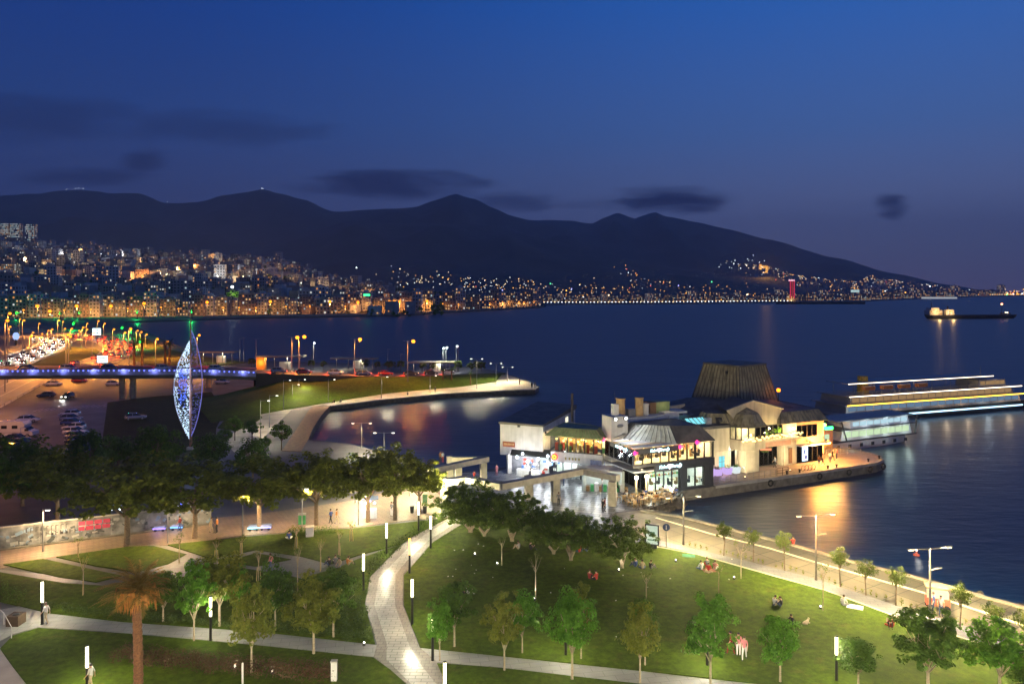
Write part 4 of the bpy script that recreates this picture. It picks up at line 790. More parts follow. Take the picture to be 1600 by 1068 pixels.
gf = MB(); prof = [(19.4, 0), (19.4, 7.0), (19.0, 7.5), (17.7, 9.2), (22.4, 10.35), (28.3, 8.75), (27.2, 7.2), (27.2, 6.6), (31.0, 6.6), (31.0, 3.6), (28.3, 3.6), (28.3, 3.45), (22.4, 3.45), (22.4, 0)]
gf.rings([[(u, 5.0, z) for u, z in prof], [(u, 5.5, z) for u, z in prof]]); b_.part('gable_wall', gf, cream)
b_.part('gable_coping', MB().tube((17.6, 4.95, 9.25), (22.4, 4.95, 10.42), .12, .12, 5).tube((22.4, 4.95, 10.42), (28.4, 4.95, 8.82), .12, .12, 5), cream)
bay = [(17.9, 4.9), (18.6, 3.2), (20.6, 2.5), (22.9, 2.9), (24.2, 4.9)]
b_.part('bay_wall', MB().prism([(p[0], p[1]) for p in bay], 3.5, 5.0), cream); b_.part('bay_base', MB().prism([(19.5, 4.9), (19.7, 3.5), (22.2, 3.5), (22.4, 4.9)], 0, 3.5), cream)
bm = MB(); ap = Vector((21.2, 5.0, 9.5))
for i in range(4):
    a, c = Vector((*bay[i], 7.0)), Vector((*bay[i+1], 7.0)); m1, m2 = a.lerp(Vector((21.2, 4.9, 8.9)), .35)+Vector((0, 0, .95)), c.lerp(Vector((21.2, 4.9, 8.9)), .35)+Vector((0, 0, .95)); bm.add([a, c, m2, m1, ap], [(0, 1, 2, 3), (3, 2, 4)])
b_.part('bay_roof', bm, copper); b_.part('bay_roof_rim', MB().prism([(p[0]+(p[0]-21)*.06, p[1]-.12) for p in bay], 6.88, 7.04), roof_dk)
for i in range(4): glazing(b_, bay[i], bay[i+1], 5.0, 6.88, 2, 'bay_window')
b_.lamp(20.6, 4.0, 6.2, 420, (1, .85, .5), .2); b_.part('balcony_slab', MB().bx(22.9, 30.6, 3.2, 4.98, 4.35, 4.6), cream); rl = MB(); rl.tube((22.9, 3.25, 5.4), (30.5, 3.25, 5.4), .035, .035, 4)
for k in range(14): rl.tube((22.9+k*.58, 3.25, 4.6), (22.9+k*.58, 3.25, 5.4), .02, .02, 4)
b_.part('balcony_rail', rl, black_fr); R_ = random.Random(3); bl = None
for k in range(34):
    u = 18.2+k*.37; v = 2.4 if u < 22.9 else 3.12; m_ = MB().ball((0, 0, 0), .085 if k % 4 else .16, 0, 6, 4)
    if bl is None or k % 4 == 0: me_ = m_.mesh('string_bulb', bulb_e)
    o = put('string_bulb', me_, b_.o, (u-b_.u0, v-b_.v0, 5.15+.22*R_.uniform(-1, 1))); bl = 1
for u in (20, 23.5, 26.5, 29.6): b_.lamp(u, 2.6 if u < 24 else 3.9, 5.7, 260, (1, .76, .33), .2)
glazing(b_, (24.3, 4.93), (28.2, 4.93), 4.62, 6.5, 4, 'balcony_door'); b_.part('balcony_room', MB().bx(24.3, 28.2, 5.6, 5.7, 4.6, 6.6), warmwall)
gp = MB(); R_ = random.Random(12)
for k in range(50):
    c = Vector((R_.uniform(22, 27), R_.uniform(3.3, 4.5), R_.uniform(4.7, 6.1)))
    for q in range(6): leaf(gp, c+rv(R_)*.3, rv(R_), .2, R_)
b_.part('balcony_plants', gp, lf_round, kind='stuff')
b_.part('wall_lantern', MB().ball((30.3, 4.8, 5.6), .28), emat('lantern_glow', (1, .75, .3), 5)); b_.lamp(30.2, 4.3, 5.6, 150, (1, .75, .35), .15)
b_.part('entrance_lintel', MB().bx(22.6, 28.9, 3.9, 4.98, 3.4, 4.34), salmon); b_.part('entrance_side', MB().bx(22.42, 23.6, 6.1, 6.3, 0, 3.45).bx(28.1, 28.3, 5.0, 7.2, 0, 3.45), cream)
glazing(b_, (23.6, 6.0), (28.1, 6.0), .05, 3.3, 5, 'entrance_door'); b_.part('entrance_back', MB().bx(23.4, 28.2, 8, 8.1, 0, 3.4), coolwall); b_.lamp(25.5, 7.0, 2.9, 700, (.7, .95, 1), .2); b_.lamp(25.5, 5.0, 3.1, 130, (1, .85, .6), .15)
wr = MB(); 
for k in range(40):
    a = k*.157; c = Vector((24.0+3.2*(k/40), 5.85, 2.9-.9*sin(pi*k/40)+.2)); leaf(wr, c, rv(R_), .4, R_); leaf(wr, c+Vector((0, -.05, .12)), rv(R_), .35, R_)
b_.part('garland', wr, lf_dark); b_.part('entrance_sign', MB().box((25.6, 5.7, 2.6), (2.2, .08, .35), ry=.1), emat('coral_glow', (1, .3, .15), 1.2))
b_.part('wall_notice', MB().bx(22.75, 23.05, 5.98, 6.05, 1.4, 2.4), black_fr); b_.part('right_pier', MB().bx(28.31, 30.9, 4.7, 5.0, 0, 3.58), cream); b_.part('pier_poster', MB().bx(29.2, 29.9, 4.62, 4.69, .3, 2.7), mat('brown_poster', (.2, .1, .05)))
b_.part('right_wall', MB().bx(31.02, 36.6, 4.9, 5.1, 3.0, 4.05).bx(31.02, 36.6, 4.9, 5.1, 6.0, 6.5).bx(35.4, 36.6, 4.9, 5.1, 4.05, 6.0), salmon)
glazing(b_, (31.05, 4.95), (35.4, 4.95), 4.05, 6.0, 4, 'upper_window'); interior(b_, 31.1, 36.4, 5.1, 9, 4.05, 6.4, 6, warmwall, 1000, (1, .8, .4), 4, False, 4)
b_.part('right_canopy', MB().bx(30.9, 37.2, 3.9, 4.88, 2.85, 3.05), white_r)
glazing(b_, (31.0, 4.95), (36.6, 4.95), .1, 2.85, 5, 'shop_window'); interior(b_, 31.1, 36.5, 5.1, 9, .1, 2.85, 7, warmwall, 800, (1, .75, .45), 2, True, 0); b_.part('lit_poster', MB().bx(32.2, 33.3, 4.78, 4.88, .35, 2.6), screen_e)
b_.part('poster_print', MB().bx(32.45, 32.8, 4.74, 4.77, 1.5, 2.1).bx(32.6, 33.1, 4.74, 4.77, .7, 1.2), mat('print_blue', (.04, .08, .4)))
b_.part('end_wall', MB().bx(36.6, 36.8, 4.9, 20, 0, 6.5).bx(19.4, 36.6, 19.8, 20, 0, 7), cream)
rf = MB(); e0 = [(11, 9), (19.3, 6.0), (27.2, 6.0), (36.9, 4.6), (37.2, 21), (11, 21)]; 
rf.rings([[(10.9, 13.5, 7.0), (18.6, 5.6, 7.2), (28.2, 5.6, 7.2), (37.1, 4.7, 6.5), (37.3, 21.5, 6.5), (10.9, 21.5, 7)], [(19.5, 14.5, 9.3), (22, 10, 9.6), (27.5, 10, 9.6), (32.5, 11, 9.1), (33, 18, 9.1), (20, 18, 9.3)]]); b_.part('main_roof', rf, roof_dk)
rr = MB(); rr.rings([[(17.6, 5.5, 9.15), (22.4, 5.5, 10.3), (28.3, 5.5, 8.7)], [(20.5, 11, 9.2), (23.5, 11, 10.25), (26.5, 11, 9.2)]], caps=False, closed=False); b_.part('gable_roof', rr, roof_dk)
mansard(b_, [(27.0, 5.3), (27.4, 4.55), (37.2, 4.55), (38.3, 9), (38.3, 20), (30, 20)], 6.45, 8.1, 1.4, copper, roof_dk, seams=.8, light=((2, 3), roof_dk))
mansard(b_, [(15.0, 7.4), (18.0, 5.2), (19.2, 5.2), (19.2, 9), (15.0, 9)], 7.2, 8.6, .7, copper, roof_dk, seams=.6)
sl_ = Vector((29.2, 17.0)); py = MB(); A_ = radians(10); 
def sq(s, z, ch=.16):
    out = []
    for k in range(4):
        for d in (-ch, ch):
            a = A_+pi/4+k*pi/2+d; out.append((sl_.x+s*cos(a), sl_.y+s*sin(a), z))
    return out
lo, hi = sq(7.1, 8.4, .03), sq(5.0, 14.6, .04)
for i in range(8):
    j = (i+1) % 8; a, c, d, e = [Vector(x) for x in (lo[i], lo[j], hi[j], hi[i])]; f_ = MB(); nn = (c-a).cross(e-a).normalized(); k = max(1, int((c-a).length/.85)); f_.rings([[a-nn*.15, c-nn*.15, d-nn*.15, e-nn*.15], [a, c, d, e]]); o = b_.part('pyramid_facet', f_, copper); s_ = MB()
    for q in range(k+1): s_.tube(a.lerp(c, q/k)+nn*.03, e.lerp(d, q/k)+nn*.03, .09, .08, 4)
    if k > 2:
        for q in range(1, 3): s_.tube(a.lerp(e, q/3), c.lerp(d, q/3), .03, .03, 4)
    s_.build('seam', mat('seam_dark', (.09, .075, .05), .6), o, kind='stuff')
b_.part('pyramid_cap', MB().prism([(x, y) for x, y, z in sq(5.2, 0, .04)], 14.55, 14.85), roof_dk); b_.part('pyramid_vent', MB().box((25.6, 14.6, 13.6), (.5, .3, .5)), black_fr)
for k in range(6): b_.part('skylight', MB().box((12.2+k*.75, 7.2, 7.55), (.55, 1.6, .06), rx=.5), teal_e)
b_.part('skylight_bars', MB().box((14, 6.5, 7.2), (5.0, .12, .12)).box((14, 7.95, 7.95), (5.0, .12, .12)), roof_dk)
for k, (u, v) in enumerate(((15.2, 6.6), (16.9, 6.2))): b_.part('roof_fan', MB().box((u, v, 7.6), (.9, .6, .9)).lathe([(.3, 7.5), (.3, 7.9)], (u, v-.35, 0), 8), white_r if k == 0 else charcoal)
b_.part('parapet_white', MB().box((12.6, 13.5, 8.6), (9, .25, .7), rz=.25), cream)
b_.part('mast', MB().tube((34.2, 12, 8.4), (34.2, 12, 10.4), .06, .05, 5), dark_metal); b_.part('orange_beacon', MB().ball((34.2, 12, 10.5), .34), emat('beacon_glow', (1, .2, .01), 5)); b_.lamp(34.2, 11.6, 10.7, 60, (1, .3, .03), .2)
# roof plant, gutters and pipes
for (u, v, z, w_, d_, h_) in ((13.0, 10.2, 7.15, 1.6, 1.1, 1.0), (15.2, 11.4, 7.15, 1.2, 1.2, .8), (17.2, 9.6, 7.15, .9, .7, 1.3), (12.0, 12.4, 7.15, 1.1, .8, 1.6)):
    o = b_.part('air_conditioner', MB().box((u, v, z+h_/2), (w_, d_, h_)), [white_r, grey_metal][int(u) % 2]); MB().lathe([(.3, z+h_+.005), (.32, z+h_+.1), (.1, z+h_+.1)], (u, v, 0), 8).build('fan_ring', black_fr, o)
b_.part('gutter', MB().tube((11, 5.0, 6.72), (19.3, 5.0, 6.72), .09, .09, 6), grey_metal); b_.part('down_pipe', MB().tube((13.0, 5.02, 6.7), (13.0, 5.02, .1), .06, .06, 6), grey_metal); b_.part('down_pipe', MB().tube((30.7, 4.62, 6.5), (30.7, 4.62, .1), .06, .06, 6), grey_metal)
r.part('roof_duct', MB().tube((2.5, 10.5, 9.1), (8.4, 10.9, 9.1), .3, .3, 8), grey_metal); r.part('air_conditioner', MB().box((3.2, 9.2, 9.3), (1.2, .9, 1.1)).box((6.3, 11.6, 9.2), (.9, .8, .9)), grey_metal)
for q in range(5): h.part('wall_joint', MB().box((-12.7+q*.94, 18.0-q*.94, 5.4), (.05, .06, 3.9), rz=-pi/4), mat('joint_grey', (.3, .29, .28), .8))
r.part('antenna', MB().tube((1.9, 11.5, 8.7), (1.9, 11.5, 12.2), .03, .02, 4).tube((1.5, 11.5, 11.6), (2.3, 11.5, 11.6), .02, .02, 4), dark_metal)
# light on the pier deck: two orange sodium lamps on the facade
for u in (37.0, 33.5):
    o = b_.part('sodium_wall_lamp', MB().box((u, 4.45, 3.35), (.4, .5, .2)), dark_metal); MB().ball((u, 4.2, 3.22), .16).build('lens', sod_e, o); b_.lamp(u+.5, 3.4, 3.1, 3600, (1, .42, .09), .2)
b_.part('green_led_sign', MB().box((37.6, 5.6, 5.3), (.5, .2, 1.0)).box((38.7, 5.6, 4.9), (1.6, .2, .5)), greenled); b_.part('wall_pennant', MB().box((37.4, 5.2, 5.6), (.3, .3, .3)), bulb_e); b_.lamp(38, 5.0, 5.2, 40, (.1, 1, .3), .2)
# ---- the pier deck and what stands on it
deck_p = paver('pier_pavers', (.42, .34, .25), (.36, .29, .2), (.2, .15, .1), 1.2, .6, -A24, .5)
MB().prism([(p.x, p.y) for p in (L(10.8, -.1), L(22, 0), L(30, .1), L(43, .6), L(45.8, 1.7), L(47.6, 4.2), L(48, 7), L(47, 10), L(44.5, 12.5), L(37, 12.5), L(37, 5), L(28.4, 5), L(28.4, 8), L(22.4, 8), L(22.4, 5), L(10.8, 5.0))], -.2, .03, bottom=False).build('pier_deck', deck_p, kind='structure')
ribbon([L(10.8, -.3, .1), L(22, -.2, .1), L(30, -.1, .1), L(43, .4, .1), L(46, 1.5, .1), L(47.8, 4.1, .1), L(48.2, 7, .1), L(47.3, 10, .1)], .45, .1, .4, 'pier_coping', concrete, world=True)
def rail(name, lab, pts, h_, m_, step=1.1, mid=2, cat='railing', group=None):
    t = thing(name, lab, cat, pts[0], 0, group); b0 = MB(); o0 = pts[0]
    for k in range(mid+1): b0.path([p-o0+Vector((0, 0, h_*(k+1)/(mid+1))) for p in pts], .025, 4)
    b0.build('rails', m_, t); ps = None
    for i in range(len(pts)-1):
        d = pts[i+1]-pts[i]; n = max(1, round(d.length/step))
        for k in range(n+(1 if i == len(pts)-2 else 0)):
            if ps is None: ps = MB().tube((0, 0, 0), (0, 0, h_+.03), .035, .03, 5).mesh('rail_post', m_)
            put('rail_post', ps, t, pts[i]+d*k/n-o0)
    return t
rail('quay_railing', 'thin metal railing along the quay by the cream wall', [L(11, .15, .05), L(16, .15, .05), L(22.3, .2, .05)], 1.0, grey_metal); rail('quay_railing', 'dark railing section on the quay before the entrance', [L(22.6, .25, .05), L(24.8, .3, .05)], 1.1, black_fr)
rail('boarding_railing', 'pale railing of the boarding gangway near the pier tip', [L(37.5, 6.5, .05), L(42, 6.3, .05), L(46.5, 6.2, .05)], 1.1, cream, 1.5); rail('boarding_railing', 'pale railing behind the boarding gangway', [L(38, 8.2, .05), L(46.3, 8.2, .05)], 1.1, cream, 1.5)
t = thing('gangway', 'sloping boarding gangway with side panels beside the docked boat', 'gangway', L(40, 9.2), A24); MB().box((0, 0, .5), (5.2, 1.6, .12), ry=-.12).build('ramp', wood, t)
for s in (-1, 1): MB().box((0, s*.78, 1.1), (5.2, .06, .9), ry=-.12).build('side_panel', mat('panel_orange', (.5, .3, .12)), t)
t = thing('bicycle_rack', 'dark hooped bicycle rack on the orange lit pier edge', 'rack', L(28.5, 1.0), A24)
for k in range(4): MB().path([(k*.7, 0, 0)]+[(k*.7+.0, -.35*cos(a), .45+.4*sin(a)) for a in [pi*j/8 for j in range(9)]]+[(k*.7, .35, 0)], .03, 5).build('hoop', black_fr, t)
MB().tube((-.3, 0, .05), (2.4, 0, .05), .03, .03, 5).build('base_rail', black_fr, t)
bol = None
for u, lab in ((24.8, 'black mooring bollard left of the bicycle rack'), (27.3, 'black mooring bollard just before the bicycle rack'), (33.0, 'black mooring bollard right of the bicycle rack'), (34.8, 'black mooring bollard in the middle of the bright pier edge'), (42.5, 'black mooring bollard nearest the pier tip'), (46.0, 'black mooring bollard at the very tip of the pier')):
    v = .55 if u < 42 else 1.2+(u-42)*.25
    if bol is None: bol = t = thing('mooring_bollard', lab, 'bollard', L(u, v), 0, 'mooring bollards'); MB().lathe([(.16, 0), (.13, .06), (.12, .34), (.2, .4), (.2, .5), (.1, .55)], n=10).build('post', black_fr, t, smooth=True)
    else: dup(bol, L(u, v), 0, lab)
tyre_m = mat('tyre_rubber', (.02, .02, .02), .85)
for k, u in enumerate((20.5, 30, 36, 40.5, 44)):
    v = -.62 if u < 42 else -.1; o = MB(); o.path([(.4*cos(a), 0, .4*sin(a)) for a in [2*pi*j/12 for j in range(13)]], .13, 6); o = o.build('tyre_fender', tyre_m); o.location = L(u, v-.1, -.55); o.rotation_euler = (0, 0, A24); tag(o, ['tyre fender on the quay wall below the cream wall', 'tyre fender on the quay wall below the bicycle rack', 'tyre fender below the bright middle of the pier', 'tyre fender on the wall short of the pier tip', 'tyre fender at the pier tip'][k], 'tyre')
pl_e = emat('planter_glow', (.72, .5, 1), .9)
for k, (u, lab) in enumerate(((13.6, 'leftmost glowing violet planter against the cream wall'), (15.0, 'second glowing violet planter, under the turquoise window'), (16.8, 'glowing planter left of the arched door'), (18.4, 'pale glowing planter with a green shrub before the arched door'), (20.2, 'small white planter right of the arched door'))):
    t = thing('planter', lab, 'planter', L(u, 4.2), A24, 'planters by the arched door'); MB().rings([[(x*.45, y*.4, 0) for x, y in ((-1, -1), (1, -1), (1, 1), (-1, 1))], [(x*.6, y*.52, .9) for x, y in ((-1, -1), (1, -1), (1, 1), (-1, 1))]]).build('tub', pl_e if k < 3 else emat('planter_white', (.85, .95, .95), .9), t)
    lv_ = MB(); R_ = random.Random(k)
    for q in range(60): o_ = rv(R_); leaf(lv_, Vector((o_.x*.45, o_.y*.4, 1.1+.3*o_.z)), o_+Vector((0, 0, .5)), .22, R_, .6)
    lv_.build('leaves', lf_round if k >= 2 else lf_brown, t)
for u in (13.4, 16.2, 18.8): 
    pass
t = thing('uplight', 'violet uplight among the planters by the arched door', 'spotlight', L(15.6, 3.9), 0); MB().lathe([(.1, 0), (.12, .12)], n=8).build('housing', black_fr, t); lamp(t, (0, 0, .6), 70, (.75, .5, 1), .2)
t = thing('wall_washer', 'warm ground lamp lighting the cream gable from the quay', 'spotlight', L(17.5, 1.2), 0); MB().lathe([(.12, 0), (.15, .2)], n=8).build('housing', black_fr, t); MB().ball((0, 0, .22), .09).build('lens', warm_e, t); lamp(t, (0, 0, .5), 1700, (1, .86, .52), .2, 160, (.05, .6, 1))
t = thing('wall_washer', 'warm ground lamp at the foot of the entrance pier', 'spotlight', L(26.5, 1.6), 0); MB().lathe([(.12, 0), (.15, .2)], n=8).build('housing', black_fr, t); MB().ball((0, 0, .22), .09).build('lens', warm_e, t); lamp(t, (0, 0, .5), 1500, (1, .83, .48), .2, 160, (-.1, .6, 1))
# ---- portico of stone columns and beams on the plaza
stone = mat('portico_stone', (.45, .41, .32), .8, var=.25, scale=1.5, bump=.3, bscale=9)
def portico(lab, pts, zt, bh, bw, cols_, cw):
    o0 = pts[0].copy(); o0.z = 0; t = thing('portico', lab, 'portico', o0)
    for i in range(len(pts)-1):
        a, c = pts[i]-o0, pts[i+1]-o0; d = (c-a); m_ = MB(); m_.box(((a.x+c.x)/2, (a.y+c.y)/2, zt-bh/2), (d.length+(bw*.35 if i < len(pts)-2 else 0), bw, bh), rz=atan2(d.y, d.x)); m_.build('beam', stone, t)
    for c, rz in cols_:
        q = c-o0; nb = 5; hh = zt-bh-.01
        for k in range(nb): MB().box((q.x, q.y, hh*(k+.5)/nb), (cw*(1 if k % 2 else .985), cw, hh/nb-.03), rz=rz).build('column_block', stone, t)
        MB().box((q.x, q.y, hh/2), (cw*.9, cw*.9, hh), rz=rz).build('column_core', stone, t)
    return t
portico('long bent stone portico on the plaza before the shops', [P(696, 748, 3.8), P(728, 743.5, 3.8), P(783, 754, 3.8), P(911, 731, 3.8), P(966, 741.5, 3.8)], 3.8, .75, 1.0, [(P(694, 793), .2), (P(826, 779), .3), (P(868, 783), .3), (P(957, 789), -.3)], .95)
portico('rear white stone portico behind the bright plane tree', [P(672, 733, 3.6), P(760, 715, 3.6), P(706, 712, 3.9)], 3.8, .7, .9, [(P(716, 757), .3), (P(755, 752), .3), (P(703, 745), .3)], .9)
# market stall below the portico
t = Site('market_stall', 'dazzling open shop with crates and green tables behind the portico', -7, 3.5, 'stall'); t.part('back_wall', MB().box((-3.2, 6.6, 1.4), (5.5, .12, 2.8), rz=-.55), coolwall); t.part('stall_roof', MB().box((-4.6, 5.0, 2.75), (6.2, 3.2, .12), rz=-.55), white_r)
for k, (u, v) in enumerate(((-7.0, 5.0), (-2.4, 2.6))): t.part('pillar', MB().box((u, v, 1.35), (.4, .4, 2.7)), coolwall)
R_ = random.Random(4)
for k in range(10): t.part('crate', MB().box((-6.6+k*.5, 4.6-k*.28, .35+.1*(k % 3)), (.45, .5, .7+.2*(k % 3)), rz=-.55), [wood, mat('crate_green', (.06, .35, .12)), mat('crate_white', (.6, .6, .6))][k % 3])
for k in range(4): 
    u, v = -6.2+k*1.2, 5.6-k*.6; t.part('spot_lamp', MB().ball((u, v, 2.55), .2), cool_e); t.lamp(u, v-.3, 2.3, 100, (.88, .95, 1), .2)
for u, v in ((-8.2, 7.5), (-6.6, 2.2), (-10.5, 9.0)): t.lamp(u, v, 3.0, 130, (.85, .93, 1), .3)
# ---- terrace tables and chairs, rocks below
ch = None; tbm = None; R_ = random.Random(21); spots_ = []
for i in range(6):
    for j in range(3):
        u, v = -4.9+i*1.35+.3*R_.random(), -1.7-j*1.25+.25*R_.random()
        if u-(-6.5) > 0 and v > -2.2-(.55*(4.4-u)) and u < 2.6-j*.4: spots_.append((u, v))
row = ['wooden terrace table in the lamplight before the corner veranda']
for k, (u, v) in enumerate(spots_):
    if tbm is None:
        tbm = thing('terrace_table', 'small wooden terrace table among chairs above the rocks', 'table', L(u, v, .02), A24, 'terrace tables'); MB().box((0, 0, .74), (.75, .75, .05)).build('tabletop', wood, tbm); MB().tube((0, 0, .05), (0, 0, .72), .04, .04, 6).build('leg', black_fr, tbm); MB().box((0, 0, .03), (.5, .5, .04)).build('base', black_fr, tbm)
    else: dup(tbm, L(u, v, .02), A24+R_.random())
    for a in ((0, pi) if k % 2 else (.8, 2.4, 4.2)):
        p = L(u+.62*cos(a), v+.62*sin(a), .02); rz = A24+a+pi/2
        if ch is None:
            ch = thing('terrace_chair', 'light wooden terrace chair pulled up to a small table above the rocks', 'chair', p, rz, 'terrace chairs'); MB().box((0, 0, .45), (.42, .42, .05)).build('seat', mat('chair_wood', (.45, .3, .14), .5), ch); MB().box((0, -.2, .72), (.42, .04, .36), rx=-.15).build('backrest', MATS['chair_wood'], ch)
            for x in (-1, 1):
                for y in (-1, 1): MB().tube((x*.18, y*.18, 0), (x*.18, y*.18, .44), .02, .02, 4).build('leg', MATS['chair_wood'], ch)
        else: dup(ch, p, rz)
rail('terrace_railing', 'low wooden railing at the edge of the terrace above the rocks', [L(-5.2, -4.6, .02), L(-2, -4.0, .02), L(1, -2.9, .02), L(2.6, -2.0, .02)], .8, wood, .9)
rock_m = mat('shore_rock', (.075, .065, .055), .85, var=.5, scale=2, bump=.7, bscale=5, obj=True); rme = []
for s in range(5):
    bmx = bmesh.new(); bmesh.ops.create_icosphere(bmx, subdivisions=2, radius=.5)
    for v in bmx.verts: v.co *= 1+.45*noise.noise(v.co*2.2+Vector((s*7, 0, 0))); v.co.z *= .75
    me = bpy.data.meshes.new('shore_rock'); bmx.to_mesh(me); bmx.free(); me.materials.append(rock_m); rme.append(me)
def rocks(n, f, lab, seed, grp, smin=.6, smax=1.5):
    R = random.Random(seed)
    for k in range(n):
        p = f(R, k); o = put('shore_rock', rme[k % 5], None, p); o.rotation_euler = (R.random()*6, R.random()*6, R.random()*6); s = R.uniform(smin, smax); o.scale = (s, s*R.uniform(.8, 1.2), s); tag(o, lab, 'rock', grp)
def f1(R, k): 
    u = R.uniform(-5.2, 4.6); d = R.random(); return L(u, -4.9+.42*(u+5.2)-1.3*d, -.5-.9*d)
rocks(80, f1, 'dark wet boulder on the shore below the terrace tables', 1, 'rocks below the terrace')
def f2(R, k):
    t_ = R.random()**.8; px = 1480+t_*330; q = Vector(P(px, 913+(px-1490)*.255)); return q+Vector((R.uniform(-.3, 1.3), R.uniform(0, 1.0), R.uniform(-1.3, -.6)))
rocks(60, f2, 'dark boulder along the foot of the promenade wall', 2, 'rocks along the promenade wall', .4, .9)
# billboard and round sign
p = P(1019, 857); t = thing('billboard', 'lit poster stand with dark frame beside the promenade', 'billboard', p, radians(-20)); MB().bx(-.5, .5, -.12, .12, 0, .45).build('foot', charcoal, t); MB().bx(-.72, .72, -.14, .14, .45, 2.6).build('frame', charcoal, t); o = MB().bx(-.6, .6, -.17, -.145, .57, 2.48).build('poster', emat('poster_pale', (.75, .9, .7), .75), t); MB().box((.05, -.175, 1.6), (.5, .01, .5)).box((-.1, -.175, 1.0), (.7, .01, .12)).build('print', mat('print_green', (.1, .22, .1)), o); lamp(t, (0, -.6, 1.5), 25, (.8, 1, .8), .3)
p = P(1041, 856); t = thing('round_sign', 'round dark blue traffic sign on a thin pole beside the poster stand', 'sign', p, radians(-10)); MB().tube((0, 0, 0), (0, 0, ZA(817, p.y)), .035, .035, 6).build('pole', grey_metal, t); zc = ZA(823, p.y); MB().rings([[(.38*cos(a), y, zc+.38*sin(a)) for a in [2*pi*k/16 for k in range(16)]] for y in (-.06, -.03)]).build('disc', mat('sign_blue', (.02, .04, .12), .4), t); MB().box((0, -.07, zc), (.1, .01, .42)).build('arrow', mat('sign_pale', (.5, .5, .55)), t)
# ------------------------------------------------------------------ mountains and the city on the far shore
hill_m = mat('hill_scrub', (.085, .08, .06), .95, var=.45, scale=.004)
hill_near = mat('hill_ground', (.05, .045, .035), .95, var=.4, scale=.02)
def interp(pts, x):
    if x <= pts[0][0]: return pts[0][1]
    for (a, b), (c, d) in zip(pts, pts[1:]):
        if x <= c:
            t = (x-a)/(c-a); t = t*t*(3-2*t)*.5+t*.5; return b+(d-b)*t
    return pts[-1][1]
def fbm(v): return noise.fractal(v, 1.0, 2.0, 5)
def range_(name, ridge, Yr, W1, W2, x0, x1, nx, seed, rough=.16, m=None):
    mb = MB(); rows = []; nt = 30
    for j in range(nt+1):
        t = -1+2*j/nt; Y = Yr+(W1 if t < 0 else W2)*t; row = []
        for i in range(nx+1):
            px = x0+(x1-x0)*i/nx; X = (px-800)/F*Y; zr = max(0, ZA(interp(ridge, px), Yr)-4)
            p = max(0.0, 1-abs(t)); p = p**.85; q = fbm(Vector((X/900+seed, Y/900, 0))); 
            spur = 1-.38*abs(noise.noise(Vector((X/520+seed*3, 7, 0))))*4*p*(1-p)
            z = zr*p*spur*(1+rough*q*4*p*(1-p)*2)+zr*.03*fbm(Vector((X/160, Y/160, seed)))*(1 if p > .02 else 0)
            if j == nt//2: z = zr*(1+.012*fbm(Vector((X/200, seed, 0))))
            row.append((X, Y, max(z, -3) if p > .02 else -3))
        rows.append(row)
    mid_ = rows[nt//2]
    for j in range(nt+1):
        rows[j] = [(x, y, min(z, 27+(mid_[i][2]-27)*y/mid_[i][1]*.97) if j != nt//2 and z > 0 else z) for i, (x, y, z) in enumerate(rows[j])]
    mb.rings(rows, caps=False, closed=False); return mb.build(name, m or hill_m, kind='structure', smooth=True)
RA = [(600, 350), (700, 345), (830, 343), (890, 344), (925, 349), (945, 339), (965, 332), (992, 341), (1008, 335), (1022, 331), (1045, 338), (1090, 347), (1130, 356), (1200, 373), (1300, 401), (1400, 427), (1480, 444), (1540, 453), (1600, 456)]
RB = [(-400, 312), (-100, 310), (0, 305), (60, 302), (100, 296), (150, 298), (180, 302), (215, 301), (260, 317), (310, 315), (350, 305), (385, 299), (412, 295), (440, 303), (475, 311), (520, 330), (600, 326), (650, 323), (680, 312), (712, 302), (740, 310), (770, 324), (800, 337), (850, 349), (950, 372), (1080, 402), (1200, 432), (1260, 450)]
RC = [(300, 395), (420, 378), (500, 356), (545, 345), (600, 347), (700, 348), (760, 352), (850, 372), (930, 392), (1020, 412), (1100, 425), (1180, 437), (1240, 447), (1300, 455)]
range_('mountain_range', RA, 9000, 3800, 2500, 560, 1640, 130, 1); range_('mountain_range', RB, 7400, 2800, 2000, -420, 1300, 170, 2); range_('foothills', RC, 5600, 2300, 1500, 280, 1310, 120, 3)
RT = [(-400, 345), (-100, 355), (0, 364), (50, 372), (120, 377), (200, 384), (300, 390), (380, 394), (430, 398), (480, 412), (520, 426), (570, 433), (620, 440), (700, 447), (780, 452), (860, 455), (1000, 456)]
YT0, YT1 = 800.0, 2100.0
def townz(X, Y):
    t = (Y-YT0)/(YT1-YT0); px = 800+F*X/Y
    zr = max(0, ZA(interp(RT, px), YT1)-17)
    if t <= 0: return 0.0
    if t > 1: return zr*max(0, 1-(t-1)*.9)
    g = t**.9*(1+.10*noise.noise(Vector((X/170, Y/170, 2)))*(1-t))
    return zr*g*(1 if t > .1 else t/.1)
CRD0 = [(-300, 503), (0, 499), (200, 497), (400, 494), (620, 490.5), (700, 486), (850, 478.5)]
rows = []
for j in range(41):
    Y = YT0-20+(YT1+900-YT0)*(j/40)**1.3; rows.append([(((px-800)/F*Y), Y, (townz((px-800)/F*Y, Y)-.5 if (px < 846 and Y > P(px, interp(CRD0, px)).y+24) or Y > 1800 else -6)) for px in range(-420, 1020, 16)])
mb = MB(); mb.rings(rows, caps=False, closed=False); mb.build('town_hill', hill_near, kind='structure', smooth=True)
